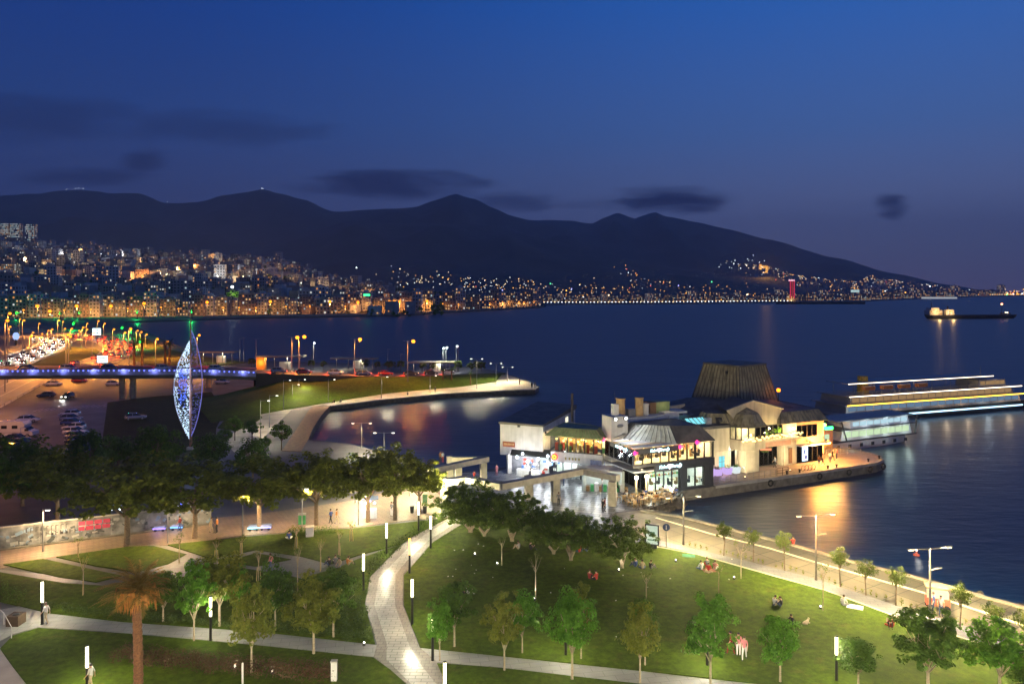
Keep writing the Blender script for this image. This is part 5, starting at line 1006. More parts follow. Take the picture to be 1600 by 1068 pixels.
# apartment blocks: wall mass, floor slabs, roof, dark and lit windows
bw = [mat('block_cream', (.36, .31, .24), .85, var=.2, scale=.3), mat('block_grey', (.3, .29, .3), .85, var=.2, scale=.3), mat('block_rose', (.34, .24, .2), .85, var=.2, scale=.3), mat('block_white', (.5, .48, .46), .85, var=.2, scale=.3)]
wdark = mat('dark_pane', (.02, .022, .03), .25, var=.2); rooft = mat('tile_roof', (.16, .075, .05), .85, var=.3)
lit = [emat('lit_warm', (1, .6, .25), .75), emat('lit_white', (.9, .92, .85), .8), emat('lit_amber', (1, .4, .1), .7), emat('lit_cool', (.6, .85, .9), .65), emat('lit_dim', (1, .6, .3), .2)]
def block_meshes(w, d, h, seed, litp, cool=.35, floors=None, base=4.5):
    R = random.Random(seed); nf = floors or max(2, int((h-.5)/3.0)); fh = h/nf; nb = max(2, int(w/3.2)); body = MB(); body.bx(-w/2, w/2, 0, d, -8, h)
    body.bx(-w/2-.15, w/2+.15, -.15, d+.15, h+.005, h+.7)
    if R.random() < .6: body.bx(-w*.2, w*.15, d*.3, d*.7, h+.71, h+2.8)
    for f in range(1, nf): body.bx(-w/2+.3, w/2-.3, -.8 if (seed % 2 or f % 2) else -.3, -.003, f*fh-.18, f*fh)
    dk, lt = MB(), MB()
    for f in range(nf):
        for k in range(nb):
            x = -w/2+(k+.5)*w/nb; z = f*fh+fh*.55; ww = w/nb*.5; hh = fh*.5; on = R.random() < litp*(1.6 if f == 0 else 1); mi = R.choice((1, 1, 3)) if R.random() < cool else R.choice((0, 0, 2, 4))
            (lt if on else dk).bx(x-ww/2, x+ww/2, -.07, -.004, z-hh/2, z+hh/2, mi if on else 0)
        for k in range(max(1, int(d/4))):
            y = (k+.5)*d/max(1, int(d/4)); z = f*fh+fh*.55
            for s in (-1, 1):
                on = R.random() < litp*.8; mi = R.choice((0, 1, 4, 2)); x = s*(w/2+.035)
                (lt if on else dk).bx(x-.03, x+.03, y-.6, y+.6, z-fh*.25, z+fh*.25, mi if on else 0)
    wm = bw[seed % 4]
    return body.mesh('wall', wm), dk.mesh('dark_window', wdark) if dk.f else None, lt.mesh('lit_window', lit) if lt.f else None
def block(ms, loc, rz, label, group, sc=(1, 1, 1), name='apartment_block'):
    t = thing(name, label, 'building', loc, rz, group); t.scale = sc; put('wall', ms[0], t)
    if ms[1]: put('dark_window', ms[1], t, kind='stuff')
    if ms[2]: put('lit_window', ms[2], t, kind='stuff')
    return t
R = random.Random(33)
front = [block_meshes(w, 14, h, 200+k, .3, .2) for k, (w, h) in enumerate(((15, 20), (12, 18), (18, 21), (14, 23), (20, 19), (13, 16), (16, 22), (11, 20)))]
CRD = [(-300, 503), (0, 499), (200, 497), (400, 494), (620, 490.5), (700, 486), (850, 478.5)]
x = -30.0; k = 0
def where(px, tab):
    for lim, s in tab:
        if px < lim: return s
    return tab[-1][1]
FT = [(60, 'at the left edge of the bay'), (160, 'behind the highway lamps'), (260, 'behind the green lit palms'), (360, 'left of the starry floodlight'), (470, 'under the starry floodlight'), (560, 'left of the green rooftop sign'), (640, 'under the green rooftop sign'), (740, 'right of the green rooftop sign'), (900, 'at its right end')]
styles = ['broad cream block', 'narrow grey block', 'wide rose block', 'tall white block', 'long cream block', 'low grey block', 'tall rose block', 'slim white block']
while x < 840:
    m_ = front[k % 8]; Y = P(x, interp(CRD, x)).y+38+6*R.random(); w = (15, 12, 18, 14, 20, 13, 16, 11)[k % 8]*1.02; sc = R.uniform(.92, 1.12)*(1 if x < 640 else 1.25)
    wpx = w*F/Y; x += wpx/2; block(m_, PD(x, Y, .5), R.uniform(-.05, .05), '%s of the seafront row %s' % (styles[k % 8], where(x, FT)), 'apartment blocks along the seafront', (1, 1, sc)); x += wpx/2+.35*R.random(); k += 1
NF = k
tw = [block_meshes(w, 12, h, 300+i, p, .5) for i, (w, h, p) in enumerate(((14, 13, .2), (12, 16, .13), (16, 11, .18), (10, 18, .16), (13, 14, .08), (18, 16, .14), (11, 10, .26), (15, 20, .13), (12, 12, .24), (17, 14, .07)))]
tst = ['low grey house', 'grey apartment house', 'wide pale house', 'narrow tall house', 'dim rose house', 'long dark house', 'small well lit house', 'tall white apartment house', 'small cream house', 'broad unlit house']
HT_ = [(120, 'under the three lit towers'), (240, 'above the dark tree belt'), (340, 'by the orange lit facade'), (450, 'above the starry floodlight'), (560, 'at its falling end'), (900, 'at its low end')]
cand = []
for j in range(17):
    Y = 860+1230*(j/16)**1.05
    x = -20+R.random()*14
    xe = 640-90*(j/16)+R.random()*30 if j < 14 else 560
    while x < xe: cand.append((x+R.uniform(-4, 4), Y+R.uniform(-25, 25), j)); x += R.uniform(18, 27)*(1+.2*(x > 480))
R.shuffle(cand); keep = cand[:236]; rest = cand[236:]
for k, (x, Y, j) in enumerate(keep):
    X = (x-800)/F*Y; i = R.randrange(10); s = R.uniform(.9, 1.25)
    block(tw[i], (X, Y, townz(X, Y)-1), R.uniform(-.5, .5), '%s on the %s hillside %s' % (tst[i], 'lower' if j < 6 else 'middle' if j < 12 else 'upper', where(x, HT_)), 'houses on the town hill', (s, 1, s*R.uniform(.9, 1.2)))
# three lit towers on the crest, floodlit facades, the orange facade
for k, (px, pb, pt_, lab) in enumerate(((6, 366, 349, 'leftmost lit tower on the crest, cut by the left edge'), (23, 368, 349, 'middle lit tower on the crest, bright with pale windows'), (46, 376, 350, 'right lit tower on the crest, with a lower annex'))):
    Y = 2080; hh = ZA(pt_, Y)-ZA(pb, Y)+6; ms = block_meshes(26, 16, hh, 400+k*4+1, .85, .85, floors=9); block(ms, PD(px, Y, ZA(pb, Y)-6), 0, lab, 'lit towers on the crest', name='tower_block')
fl_e = emat('floodlit_amber', (1, .33, .06), .5)
def lit_house(px, py, w, h, m_, lab, Y, name='apartment_block'):
    X = (px-800)/F*Y; z = townz(X, Y); b_ = block_meshes(w, 10, h, int(px), .7, .1); t = block(b_, (X, Y, max(z, ZA(py, Y))-1), 0, lab, None, name=name); return t
a = lit_house(222, 448, 22, 17, None, 'orange floodlit facade in the middle of the town hill', 1180); lamp(a, (0, -9, 6), 26000, (1, .4, .1), 2); lamp(a, (8, -9, 12), 9000, (1, .4, .1), 2)
a = lit_house(78, 442, 34, 17, None, 'pale floodlit long block above the dark tree belt', 1120); lamp(a, (-10, -12, 3), 9000, (.9, 1, .7), 2); lamp(a, (6, -12, 3), 9000, (.9, 1, .7), 2)
a = lit_house(12, 440, 26, 20, None, 'warm floodlit block at the left edge of the town hill', 1120); lamp(a, (0, -10, 5), 12000, (1, .7, .4), 2)
for k, (px, py) in enumerate(((445, 410), (60, 395), (150, 430), (300, 420), (385, 425), (500, 430), (330, 395), (200, 400), (40, 425), (560, 440), (100, 415), (260, 440), (420, 440), (20, 405), (80, 430), (130, 400), (180, 420), (230, 410), (280, 430), (340, 440), (360, 405), (410, 430), (470, 440), (520, 440), (590, 445), (240, 395), (380, 440), (170, 445), (310, 405))):  # town lamps added to brighten the house fronts
    Y = 1000+(455-py)*13; X = (px-800)/F*Y; z = townz(X, Y)+9; t = thing('town_lamp', 'added street lamp between the houses of the town hill', 'lamp', (X, Y, z-9), 0, 'added street lamps of the town hill'); MB().tube((0, 0, -2), (0, 0, 9), .18, .12, 5).build('pole', dark_metal, t); MB().ball((0, 0, 9), .9).build('globe', [sod_e, white_e, warm_e][k % 3], t); lamp(t, (0, -2.2, 9.5), 18000 if k % 3 == 1 else 42000, [(1, .5, .15), (.9, .95, 1), (1, .7, .35)][k % 3], 1)
# what is left of the town reads as one mass of roofs and windows
ms = MB(); R2 = random.Random(5)
for (x, Y, j) in rest+[(R2.uniform(-20, 620), R2.uniform(900, 2080), 0) for _ in range(330)]+[(R2.uniform(-300, -22), R2.uniform(800, 2080), 0) for _ in range(230)]:
    X = (x-800)/F*Y; z = townz(X, Y); w, h = R2.uniform(9, 16), R2.uniform(8, 15); rz = R2.uniform(-.4, .4); c = Vector((X, Y, z)); ms.box(c+Vector((0, 6, h/2-2)), (w, 11, h+4), rz, m=R2.randrange(4))
    for q in range(R2.choice((0, 0, 1, 1, 2, 3))):
        ms.box(c+Vector((R2.uniform(-w*.4, w*.4), -.7-abs(rz)*w*.4, R2.uniform(1, h-1))), (1.5, .2, 1.4), rz, m=4+R2.choice((0, 1, 1, 2, 3, 4)))
ms.build('crowded_houses', bw+lit, kind='stuff')
tb_ = MB()
for k in range(900):
    x = R2.uniform(-20, 130) if k < 420 else R2.uniform(-20, 700); Y = R2.uniform(840, 900) if k < 420 else R2.uniform(830, 1900); X = (x-800)/F*Y; c = Vector((X, Y, townz(X, Y)+3)); s = R2.uniform(3, 6)
    for q in range(4): leaf(tb_, c+rv(R2)*s, rv(R2), s*1.1, R2)
tb_.build('hillside_trees', lf_dark, kind='stuff')
st_ = thing('floodlight_mast', 'starry white floodlight above a green tree before the town hill', 'lamp', PD(363, 830, 0)); MB().tube((0, 0, 0), (0, 0, 31.5), .3, .2, 6).build('mast', dark_metal, st_); MB().ball((0, 0, 32), 1.5, 0).build('lamp_head', FLOOD, st_); lamp(st_, (0, 2.5, 31), 30000, (1, 1, .8), 1, 120, (0, 1, -.6))
gt_ = tree('floodlit_tree', 'pale green tree glowing below the starry floodlight', 'tree', PD(363, 845, 10), 8, (7, 6, 6), .5, lf_round, bark, 30, 30, 1.3, 71)
# seafront road of the town: pale parapet, sodium lamps, green lit palms
rl_ = [P(a, q, 0) for a, q in CRD]
sea_wall = ribbon([p+Vector((0, -2, 1.2)) for p in rl_], 1.2, 1.2, 2.4, 'sea_wall', mat('sea_wall_stone', (.4, .36, .28), .8), world=True)
ribbon([p+Vector((0, 10, .1)) for p in rl_], 16, .1, .2, 'seafront_road', asphalt, world=True)
sl0 = None; R3 = random.Random(8)
bigs = {42: 478, 105: 478, 160: 478, 314: 472, 62: 486, 213: 474, 415: 471, 510: 471, 555: 472, 665: 470, 605: 471, 613: 471, 621: 471, 748: 469}
LSL = [(70, 'left of the blue and white sign'), (200, 'behind the highway'), (330, 'left of the sculpture mast'), (470, 'right of the sculpture mast'), (620, 'before its middle'), (850, 'along its right end')]
for px in sorted(list(bigs)+[20, 85, 128, 187, 240, 268, 340, 365, 392, 440, 478, 535, 580, 640, 690, 715, 765, 775, 785, 795, 803, 811, 819, 827, 835]):
    big = px in bigs; base = P(px, interp(CRD, px))+Vector((0, 16, 0)); h_ = (ZA(bigs[px], base.y) if big else R3.uniform(8, 11)); h_ = max(7, h_)
    t = thing('seafront_lamp', '%s orange lamp on the seafront, %s' % ('tall starry' if big else 'small', where(px, LSL)), 'lamp', base, 0, 'orange lamps along the seafront'); MB().tube((0, 0, 0), (0, 0, h_), .22, .12, 5).build('pole', grey_metal, t); MB().ball((0, -.4, h_), 1.7 if big else .95, 0, 8, 5).build('globe', emat('sodium_star', (1, .29, .015), 3.0) if big else emat('sodium_small', (1, .32, .03), 2.2), t)
    lamp(t, (0, -.4, h_-2.6), 30000*R3.uniform(.4, 1.4) if big else 10000*R3.uniform(.3, 1.4), (1, .42, .09), .8, 150, (0, .75, -1), .5)
gl_e = emat('green_glow', (.02, 1, .12), 3)
def green_palm(px, py, Y, lab):
    base = PD(px, Y, 0); h_ = ZA(py, Y); t = dup(pm, base, px, lab, group='green lit palms along the highway'); s = h_/4.6; t.scale = (s*.8, s*.8, s)
    l = thing('palm_light', 'green floodlight fixed under the crown: '+lab[:0]+'lights the '+lab, 'spotlight', base+Vector((0, -1.3, h_*.72)), 0, 'green palm floodlights'); l['label'] = 'green floodlight on the '+lab.replace('green lit ', ''); MB().ball((0, 0, 0), .6).build('lens', gl_e, l); lamp(l, (0, -.3, .8), 6500, (.02, 1, .15), .3)
for px, py, Y, lab in ((27, 487, 715, 'green lit palm at the left end of the seafront'), (94, 487, 715, 'green lit palm near the tall lamp on the seafront'), (125, 486, 715, 'green lit palm behind the highway curve'), (215, 485, 720, 'green lit palm left of the sculpture mast on the seafront'), (300, 484, 722, 'green lit palm just right of the sculpture mast'), (116, 503, 520, 'green lit palm beside the white road sign'), (192, 509, 470, 'brightest green lit palm by the bay'), (206, 515, 430, 'green lit palm next to the brightest one'), (221, 530, 350, 'green lit palm nearest the bridge')): green_palm(px, py, Y, lab)
sg = thing('rooftop_sign', 'green lit sign on a seafront roof', 'sign', PD(573, 800, 22)); MB().bx(-3.5, 3.5, 0, .4, 0, 2.2).build('panel', emat('green_sign', (.05, 1, .3), 2.5), sg); MB().bx(-3, -2.8, .4, .6, -4, 1).bx(2.8, 3, .4, .6, -4, 1).build('stand', dark_metal, sg)
# far shore beyond the gulf
R4 = random.Random(77); fb = [block_meshes(w, 14, h, 500+i, .45, .2) for i, (w, h) in enumerate(((26, 15), (20, 20), (32, 13), (18, 24), (28, 17), (22, 11)))]
FS = [(845, 474), (900, 474), (1000, 473.6), (1230, 471.5), (1330, 470.5), (1400, 467.6), (1500, 463.6), (1600, 461.4)]
FL = [(960, 'left of the reddish hill lights'), (1060, 'below the reddish hill lights'), (1180, 'below the green hilltop light'), (1260, 'at the foot of the red tower'), (1400, 'right of the red tower'), (1500, 'above the anchored cargo ship'), (1700, 'at the far right of the shore')]
fst = ['long low block', 'square block', 'wide low block', 'taller block', 'long pale block', 'low shed']
for k in range(64):
    px = 845+k*11.4+R4.uniform(-3, 3); Y = P(px, interp(FS, px)).y*R4.uniform(1.03, 1.13); i = k % 6; s = Y/1900*R4.uniform(.8, 1.2); block(fb[i], PD(px, Y, 1), R4.uniform(-.2, .2), '%s on the far shore, %s' % (fst[i], where(px, FL)), 'blocks on the far shore', (s, 1, s), 'shore_block')
tt = thing('red_tower', 'tall tower lit red on the far shore', 'tower', PD(1238, 1980, 0)); hh = ZA(437, 1980); MB().bx(-5, 5, 0, 10, 0, hh-3).build('shaft', bw[1], tt)
for s in (-1, 1): MB().bx(s*5.2-1.2, s*5.2+1.2, -.6, -.1, 8, hh-2).build('red_strip', emat('red_strip', (1, .05, .12), .7), tt)
MB().bx(-2, 2, -.5, -.1, 8, hh-4).build('red_strip', emat('red_soft', (1, .1, .12), .3), tt); MB().bx(-6, 6, -1, 11, hh-3, hh).build('crown_floor', emat('tower_top', (1, .5, .65), 1.5), tt); MB().bx(-16, 14, 2, 14, 0, 19).build('podium', bw[0], tt)
pw = MB()
for k in range(26): pw.box((R4.uniform(-15, 13), 1.8, R4.uniform(2, 18)), (1.6, .3, 1.5), m=R4.randrange(5))
pw.build('lit_window', lit, tt, kind='stuff'); lamp(tt, (-4, -9, 9), 12000, (1, .6, .15), 2, 120, (0, 1, -.3))
yb = thing('floodlit_hall', 'large amber floodlit building high on the far hillside', 'building', PD(1193, 5800, ZA(424, 5800))); MB().bx(-36, 36, 0, 30, -12, 46).bx(-36, -14, -2, -.01, 46, 56).build('wall', bw[0], yb); aw_ = MB()
for k in range(5):
    for q in range(4): aw_.bx(-32+k*13.5, -22+k*13.5, -.8, -.02, 2+q*11, 10+q*11)
aw_.build('lit_window', emat('amber_windows', (1, .5, .08), .9), yb, kind='stuff'); lamp(yb, (0, -60, 25), 900000, (1, .5, .1), 5)
def dots(name, lst, cols_):
    mb = MB()
    for (p, r_, m_) in lst: mb.ball(p, r_, m_, 5, 4)
    mb.build(name, cols_, kind='stuff')
dm_ = [emat('dot_amber', (1, .42, .05), 5), emat('dot_warm', (1, .72, .4), 5), emat('dot_white', (.85, .95, 1), 5), emat('dot_red', (1, .12, .08), 5), emat('dot_green', (.1, 1, .35), 5), emat('dot_blue', (.35, .35, 1), 5)]
pts = []
for k in range(820):
    px = R4.uniform(842, 1610); sh = interp(FS, px); lo = 12 if px < 1400 else 8; py = sh-1.2-abs(R4.gauss(0, 1))*lo*.42; Y = P(px, sh).y*1.12+R4.uniform(0, 500); c = R4.choices((0, 1, 2, 3, 4, 5), (60, 22, 9, 4, 2, 3))[0]; pts.append((PD(px, Y, max(3, ZA(py, Y))), Y/F*R4.uniform(.4, 1.15), c))
for k in range(70): px = 850+k*5.6; pts.append((PD(px, P(px, interp(FS, px)).y*1.005, 3), 1.1, 2 if k % 3 else 1))
for k in range(95): px = 1255+k*3.7; pts.append((PD(px, 4200, ZA(460.2-.4*(k/95), 4200)), 2.0, 0 if k % 4 else 1))
dots('distant_street_lights', pts, dm_)
def hillA(px, Yt):
    zr = max(0, ZA(interp(RA, px), 9000)-4); t = (Yt-9000)/3800; return zr*max(0, 1-abs(t))**.85
pts = []
for k in range(420):
    px = R4.triangular(1140, 1540, 1300); lim = interp([(1140, 408), (1200, 416), (1260, 432), (1340, 440), (1360, 430), (1420, 440), (1480, 447), (1550, 456)], px); py = lim+abs(R4.gauss(0, 1))*9
    if py > 458: continue
    Y = 5400; pts.append((PD(px, Y, ZA(py, Y)), Y/F*R4.uniform(.22, .5), R4.choices((0, 1, 2, 3), (35, 40, 22, 3))[0]))
for (cx, cy, n_, sx_, sy_, ws) in ((985, 433, 26, 14, 9, (50, 30, 15, 5)), (1030, 441, 12, 12, 3, (70, 10, 0, 20)), (1160, 412, 24, 18, 5, (0, 30, 70, 0)), (665, 435, 50, 38, 8, (20, 40, 40, 0)), (760, 445, 110, 60, 6, (35, 35, 28, 2)), (1110, 452, 40, 60, 6, (70, 15, 5, 5)), (900, 455, 60, 60, 5, (60, 20, 15, 5)), (945, 450, 20, 30, 5, (60, 20, 10, 5))):
    for k in range(n_): pts.append((PD(R4.gauss(cx, sx_), 2700, ZA(min(464, R4.gauss(cy, sy_)), 2700)), 2700/F*R4.uniform(.25, .6), R4.choices((0, 1, 2, 3), ws)[0]))
for (px, py, c) in ((1112, 440, 4), (860, 443, 4), (625, 420, 1), (557, 418, 2), (435, 395, 2), (1453, 447, 2), (893, 451, 5), (1060, 446, 5), (785, 453, 5)): pts.append((PD(px, 2650, ZA(py, 2650)), 2.0 if c != 2 else 2.4, c))
for (px, py) in ((104, 295.5), (118, 294.5), (123, 294), (130, 294.5), (409, 294), (411, 294.6), (261, 315)): pts.append((PD(px, 7350, ZA(py, 7350)), 3.2, 2))
dots('distant_hill_lights', pts, dm_)
hm = MB()
for k in range(150):
    px = R4.triangular(1150, 1540, 1330); Y = 5200+R4.uniform(-200, 500); py = interp([(1140, 410), (1200, 420), (1260, 436), (1340, 444), (1420, 445), (1480, 450), (1550, 457)], px)+abs(R4.gauss(0, 8)); hm.box(PD(px, Y, ZA(min(py, 459), Y)), (22, 16, 26), R4.uniform(-.4, .4), m=R4.randrange(4))
hm.build('distant_houses', bw, kind='stuff')
fcx = PD(1480, 2000, 0)
b_ = MB(); b_.prism([PD(1212, 1640), PD(1352, 1640), PD(1352, 1660), PD(1212, 1660)], -3, 3.4); o = b_.build('breakwater', mat('breakwater_rock', (.05, .045, .04), .9, var=.5, scale=.2)); tag(o, 'long dark breakwater before the red tower', 'breakwater')
ft = thing('ferry_terminal', 'low white lit quay building on the far shore above the cargo ship', 'building', PD(1470, 2700, 0)); MB().bx(-60, 60, 0, 20, 0, 6).build('wall', emat('quay_white', (.9, .95, 1), .5), ft); MB().bx(-66, 66, -4, 24, 6.1, 7.4).build('roof', bw[3], ft)
bc = thing('screen_building', 'small building with a cool white lit front below the far hillside', 'building', PD(1336, 2800, 20)); MB().bx(-17, 17, 0, 12, -20, 14).build('wall', bw[1], bc); MB().bx(-16, 16, -.6, -.1, 1, 13).build('lit_front', emat('cool_front', (.6, .85, .85), .8), bc)
# ------------------------------------------------------------------ bridge, highway, car park
deck_c = mat('bridge_concrete', (.3, .28, .27), .8, var=.3, scale=.4, bump=.2, bscale=6)
blue_led = emat('blue_led', (.12, .16, 1), 4)
def off_(pts, d, dz=0.0):
    out = []
    for i, p in enumerate(pts):
        t = pts[min(i+1, len(pts)-1)]-pts[max(i-1, 0)]; t.z = 0; t.normalize(); out.append(p+Vector((-t.y, t.x, 0))*d+Vector((0, 0, dz)))
    return out
BP = RP[:6]
br = thing('road_bridge', 'long concrete road bridge edged with a row of blue lamps over the car park', 'bridge', BP[0]); b0 = BP[0]
def loc_(pts): return [p-b0 for p in pts]
mid = off_(BP, 4.6)
d_ = MB(); n_, f_ = loc_(BP), loc_(off_(BP, 9.2)); 
d_.rings([[p+Vector((0, 0, -.9)) for p in n_], [p+Vector((0, 0, -.05)) for p in n_], [p+Vector((0, 0, -.05)) for p in f_], [p+Vector((0, 0, -.9)) for p in f_], [p+Vector((0, -2, -2.0)) for p in f_], [p+Vector((0, 2, -2.0)) for p in n_], [p+Vector((0, 0, -.9)) for p in n_]], caps=False, closed=False); d_.build('deck', deck_c, br)
for pts in (off_(BP, .15), off_(BP, 9.05)):
    q = MB(); pl2 = loc_(pts); q.rings([[p+Vector((0, -.12, -.04)) for p in pl2], [p+Vector((0, -.12, .55)) for p in pl2], [p+Vector((0, .12, .55)) for p in pl2], [p+Vector((0, .12, -.04)) for p in pl2]], caps=False, closed=False); q.build('parapet', deck_c, br); rp = MB(); rp.path([p+Vector((0, 0, 1.0)) for p in pl2], .04, 5); rp.build('hand_rail', dark_metal, br)
led = None; tot = 0
pl3 = off_(BP, -.08, .22); k = 0
for i in range(len(pl3)-1):
    seg = pl3[i+1]-pl3[i]; n = max(1, int(seg.length/1.15))
    for q in range(n):
        p = pl3[i]+seg*((q+.5)/n)-b0
        if led is None: led = MB().ball((0, 0, 0), .17, 0, 8, 5).mesh('blue_lamp', blue_led)
        put('blue_lamp', led, br, p); k += 1
        if k % 6 == 0: lamp(br, p+Vector((0, -.35, .05)), 200, (.2, .25, 1), .2)
for px, yb in ((186, 623), (203, 623), (322, 606)):
    p = P(px, yb); MB().lathe([(.75, -.2), (.7, .1), (.7, 5.2), (.95, 5.5)], p-b0 if False else (p.x-b0.x, p.y-b0.y+1.5, -b0.z), 14).build('pier_column', mat('pier_buff', (.45, .33, .2), .8, var=.3, scale=1), br, smooth=True)
MB().box((P(194, 623).x-b0.x, P(194, 623).y-b0.y+1.5, 5.45-b0.z), (5.0, 2.2, .7)).build('pier_cap', deck_c, br)
# road surface on the bridge, then down the embankment to the peninsula
ribbon(off_(RP, 4.6), 8.4, 0, .1, 'bridge_road', asphalt, world=True)
em = MB(); nr, frr = RP[5:], off_(RP, 9.2)[5:]
em.rings([[p*1 for p in nr], [Vector((p.x, p.y+.01, -.2)) for p in nr], ], caps=False, closed=False); em.rings([[Vector((p.x, p.y, -.2)) for p in frr], [Vector((p.x, p.y, p.z-.1)) for p in frr]], caps=False, closed=False); em.build('embankment', earth, kind='structure')
# carriageways curving up from the bay
WHC = [(-120, 612), (-40, 593), (0, 577), (45, 557), (78, 546), (88, 538), (78, 531), (55, 527), (30, 524)]; RDC = [(-60, 640), (40, 592), (100, 576), (150, 566), (182, 553), (190, 542), (172, 533), (130, 526), (70, 519), (0, 511), (-200, 507)]
road_m = mat('carriageway', (.2, .18, .16), .5, var=.3, scale=.15, bump=.2, bscale=20); line_m = mat('road_paint', (.7, .68, .6), .6)
ribbon(WHC, 13, .05, .1, 'north_carriageway', road_m); ribbon(RDC, 15, .05, .1, 'south_carriageway', road_m)
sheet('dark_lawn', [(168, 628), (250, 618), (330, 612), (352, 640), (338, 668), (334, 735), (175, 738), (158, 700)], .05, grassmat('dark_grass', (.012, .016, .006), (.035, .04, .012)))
sheet('service_path', [(-40, 750), (0, 735), (60, 716), (140, 690), (150, 694), (66, 722), (0, 743), (-40, 760)], .03, grey_m)
sheet('verge', [(0, 592), (40, 570), (85, 555), (112, 542), (150, 545), (165, 553), (120, 566), (60, 580), (10, 600)], .04, grassmat('verge_grass', (.04, .05, .01), (.11, .11, .025)))
sheet('bay_lawn', [(200, 560), (215, 540), (205, 522), (230, 530), (262, 545), (310, 556), (390, 566), (330, 573), (240, 572)], .06, MATS['verge_grass'])
for W_, cl in ((13, WHC), (15, RDC)):
    c_ = [P(a, q, .07) for a, q in cl]
    for o_ in (-W_/2+.4, -W_/6, W_/6, W_/2-.4): ribbon(off_(c_, o_), .18, 0, .01, 'lane_line', line_m, world=True)
def guard(name, lab, pts, h_):
    t = thing(name, lab, 'barrier', pts[0]); o0 = pts[0]; r_ = MB(); r_.path([p-o0+Vector((0, 0, h_)) for p in pts], .09, 4); r_.path([p-o0+Vector((0, 0, h_*.55)) for p in pts], .07, 4); r_.build('rail', grey_metal, t); ps = MB()
    for i in range(len(pts)-1):
        n = max(1, int((pts[i+1]-pts[i]).length/6))
        for k in range(n): p = pts[i].lerp(pts[i+1], k/n)-o0; ps.tube(p, p+Vector((0, 0, h_)), .07, .07, 4)
    ps.build('posts', grey_metal, t, kind='stuff')
guard('crash_barrier', 'dark crash barrier on the inner edge of the white lit carriageway', off_([P(a, q, .05) for a, q in WHC[:7]], 7.2), 1.1); guard('crash_barrier', 'crash barrier on the outer edge of the white lit carriageway', off_([P(a, q, .05) for a, q in WHC[:7]], -7.2), .9); guard('crash_barrier', 'crash barrier along the red lit carriageway', off_([P(a, q, .05) for a, q in RDC], -8.2), .9)
hl = [(12, 598, 489), (35, 560, 500), (103, 586, 522), (107, 588, 525), (90, 545, 500), (50, 540, 519), (64, 536, 522), (74, 530, 517), (80, 532, 514), (100, 530, 513), (110, 548, 513), (128, 543, 511), (134, 545, 514), (122, 530, 520), (152, 538, 501), (162, 532, 505), (176, 545, 514), (201, 585, 513), (193, 562, 519), (213, 540, 516), (219, 538, 518), (227, 542, 522), (243, 575, 529), (259, 560, 533), (46, 580, 525), (30, 525, 498), (-12, 628, 520), (-45, 700, 560), (8, 612, 500), (97, 522, 502), (308, 580, 523), (135, 522, 505), (14, 545, 510), (144, 560, 520), (161, 578, 540), (60, 525, 505)]  # lamps left of the view are unseen, added for orange light on the car park
HLL = [(32, 'above the white lit carriageway'), (70, 'at the bend of the white lit carriageway'), (115, 'on the verge between the two carriageways'), (140, 'near the white road sign'), (185, 'on the inside of the red bend'), (235, 'on the outside of the red bend'), (400, 'by the bay right of the red bend')]
for k, (px, pb, pt_) in enumerate(hl):
    p = P(px, pb); h_ = max(5, ZA(pt_, p.y)); t = thing('highway_lamp', '%s orange highway lamp %s' % ('tall' if h_ > 11 else 'low', where(px, HLL)), 'lamp', p, 0, 'orange highway lamps'); MB().tube((0, 0, 0), (0, 0, h_), .16, .09, 5).build('pole', grey_metal, t); MB().tube((0, 0, h_-.1), (.9, -.3, h_), .07, .06, 4).build('arm', grey_metal, t); MB().ball((.9, -.4, h_-.1), .42, 0, 8, 5).build('lamp_head', MATS['sodium_star'], t); lamp(t, (.9, -1.0, h_-.5), 15000 if pb < 610 else 9000, (1, .36, .045), .4, 165, (0, 0, -1), .4)
for px, pb, pt_, lab in ((456, 590, 527, 'tall orange road lamp left of the shelter, left of its pair'), (467, 590, 526, 'tall orange road lamp left of the middle shelter, right of its pair'), (554, 588, 530, 'tall orange road lamp above the middle shelter'), (637, 590, 533, 'tall orange road lamp with a leaning arm right of the middle shelter'), (400, 592, 530, 'unlit pole at the bridge end')):
    p = P(px, pb, 3); z = ZA(pt_, p.y); t = thing('road_lamp', lab, 'lamp', p, 0, 'orange lamps of the peninsula road'); h_ = z-3; MB().tube((0, 0, -3), (0, 0, h_), .15, .08, 6).build('pole', grey_metal, t); MB().tube((0, 0, h_), (-1.2, 0, h_+.1), .06, .05, 4).tube((0, 0, h_), (1.5, 0, h_+.1), .06, .05, 4).build('arm', grey_metal, t)
    if px != 400: MB().ball((1.6, -.3, h_), .5, 0, 8, 5).build('lamp_head', emat('road_star', (1, .28, .015), 5), t); lamp(t, (1.6, -.9, h_-.5), 9000, (1, .38, .06), .3, 165)
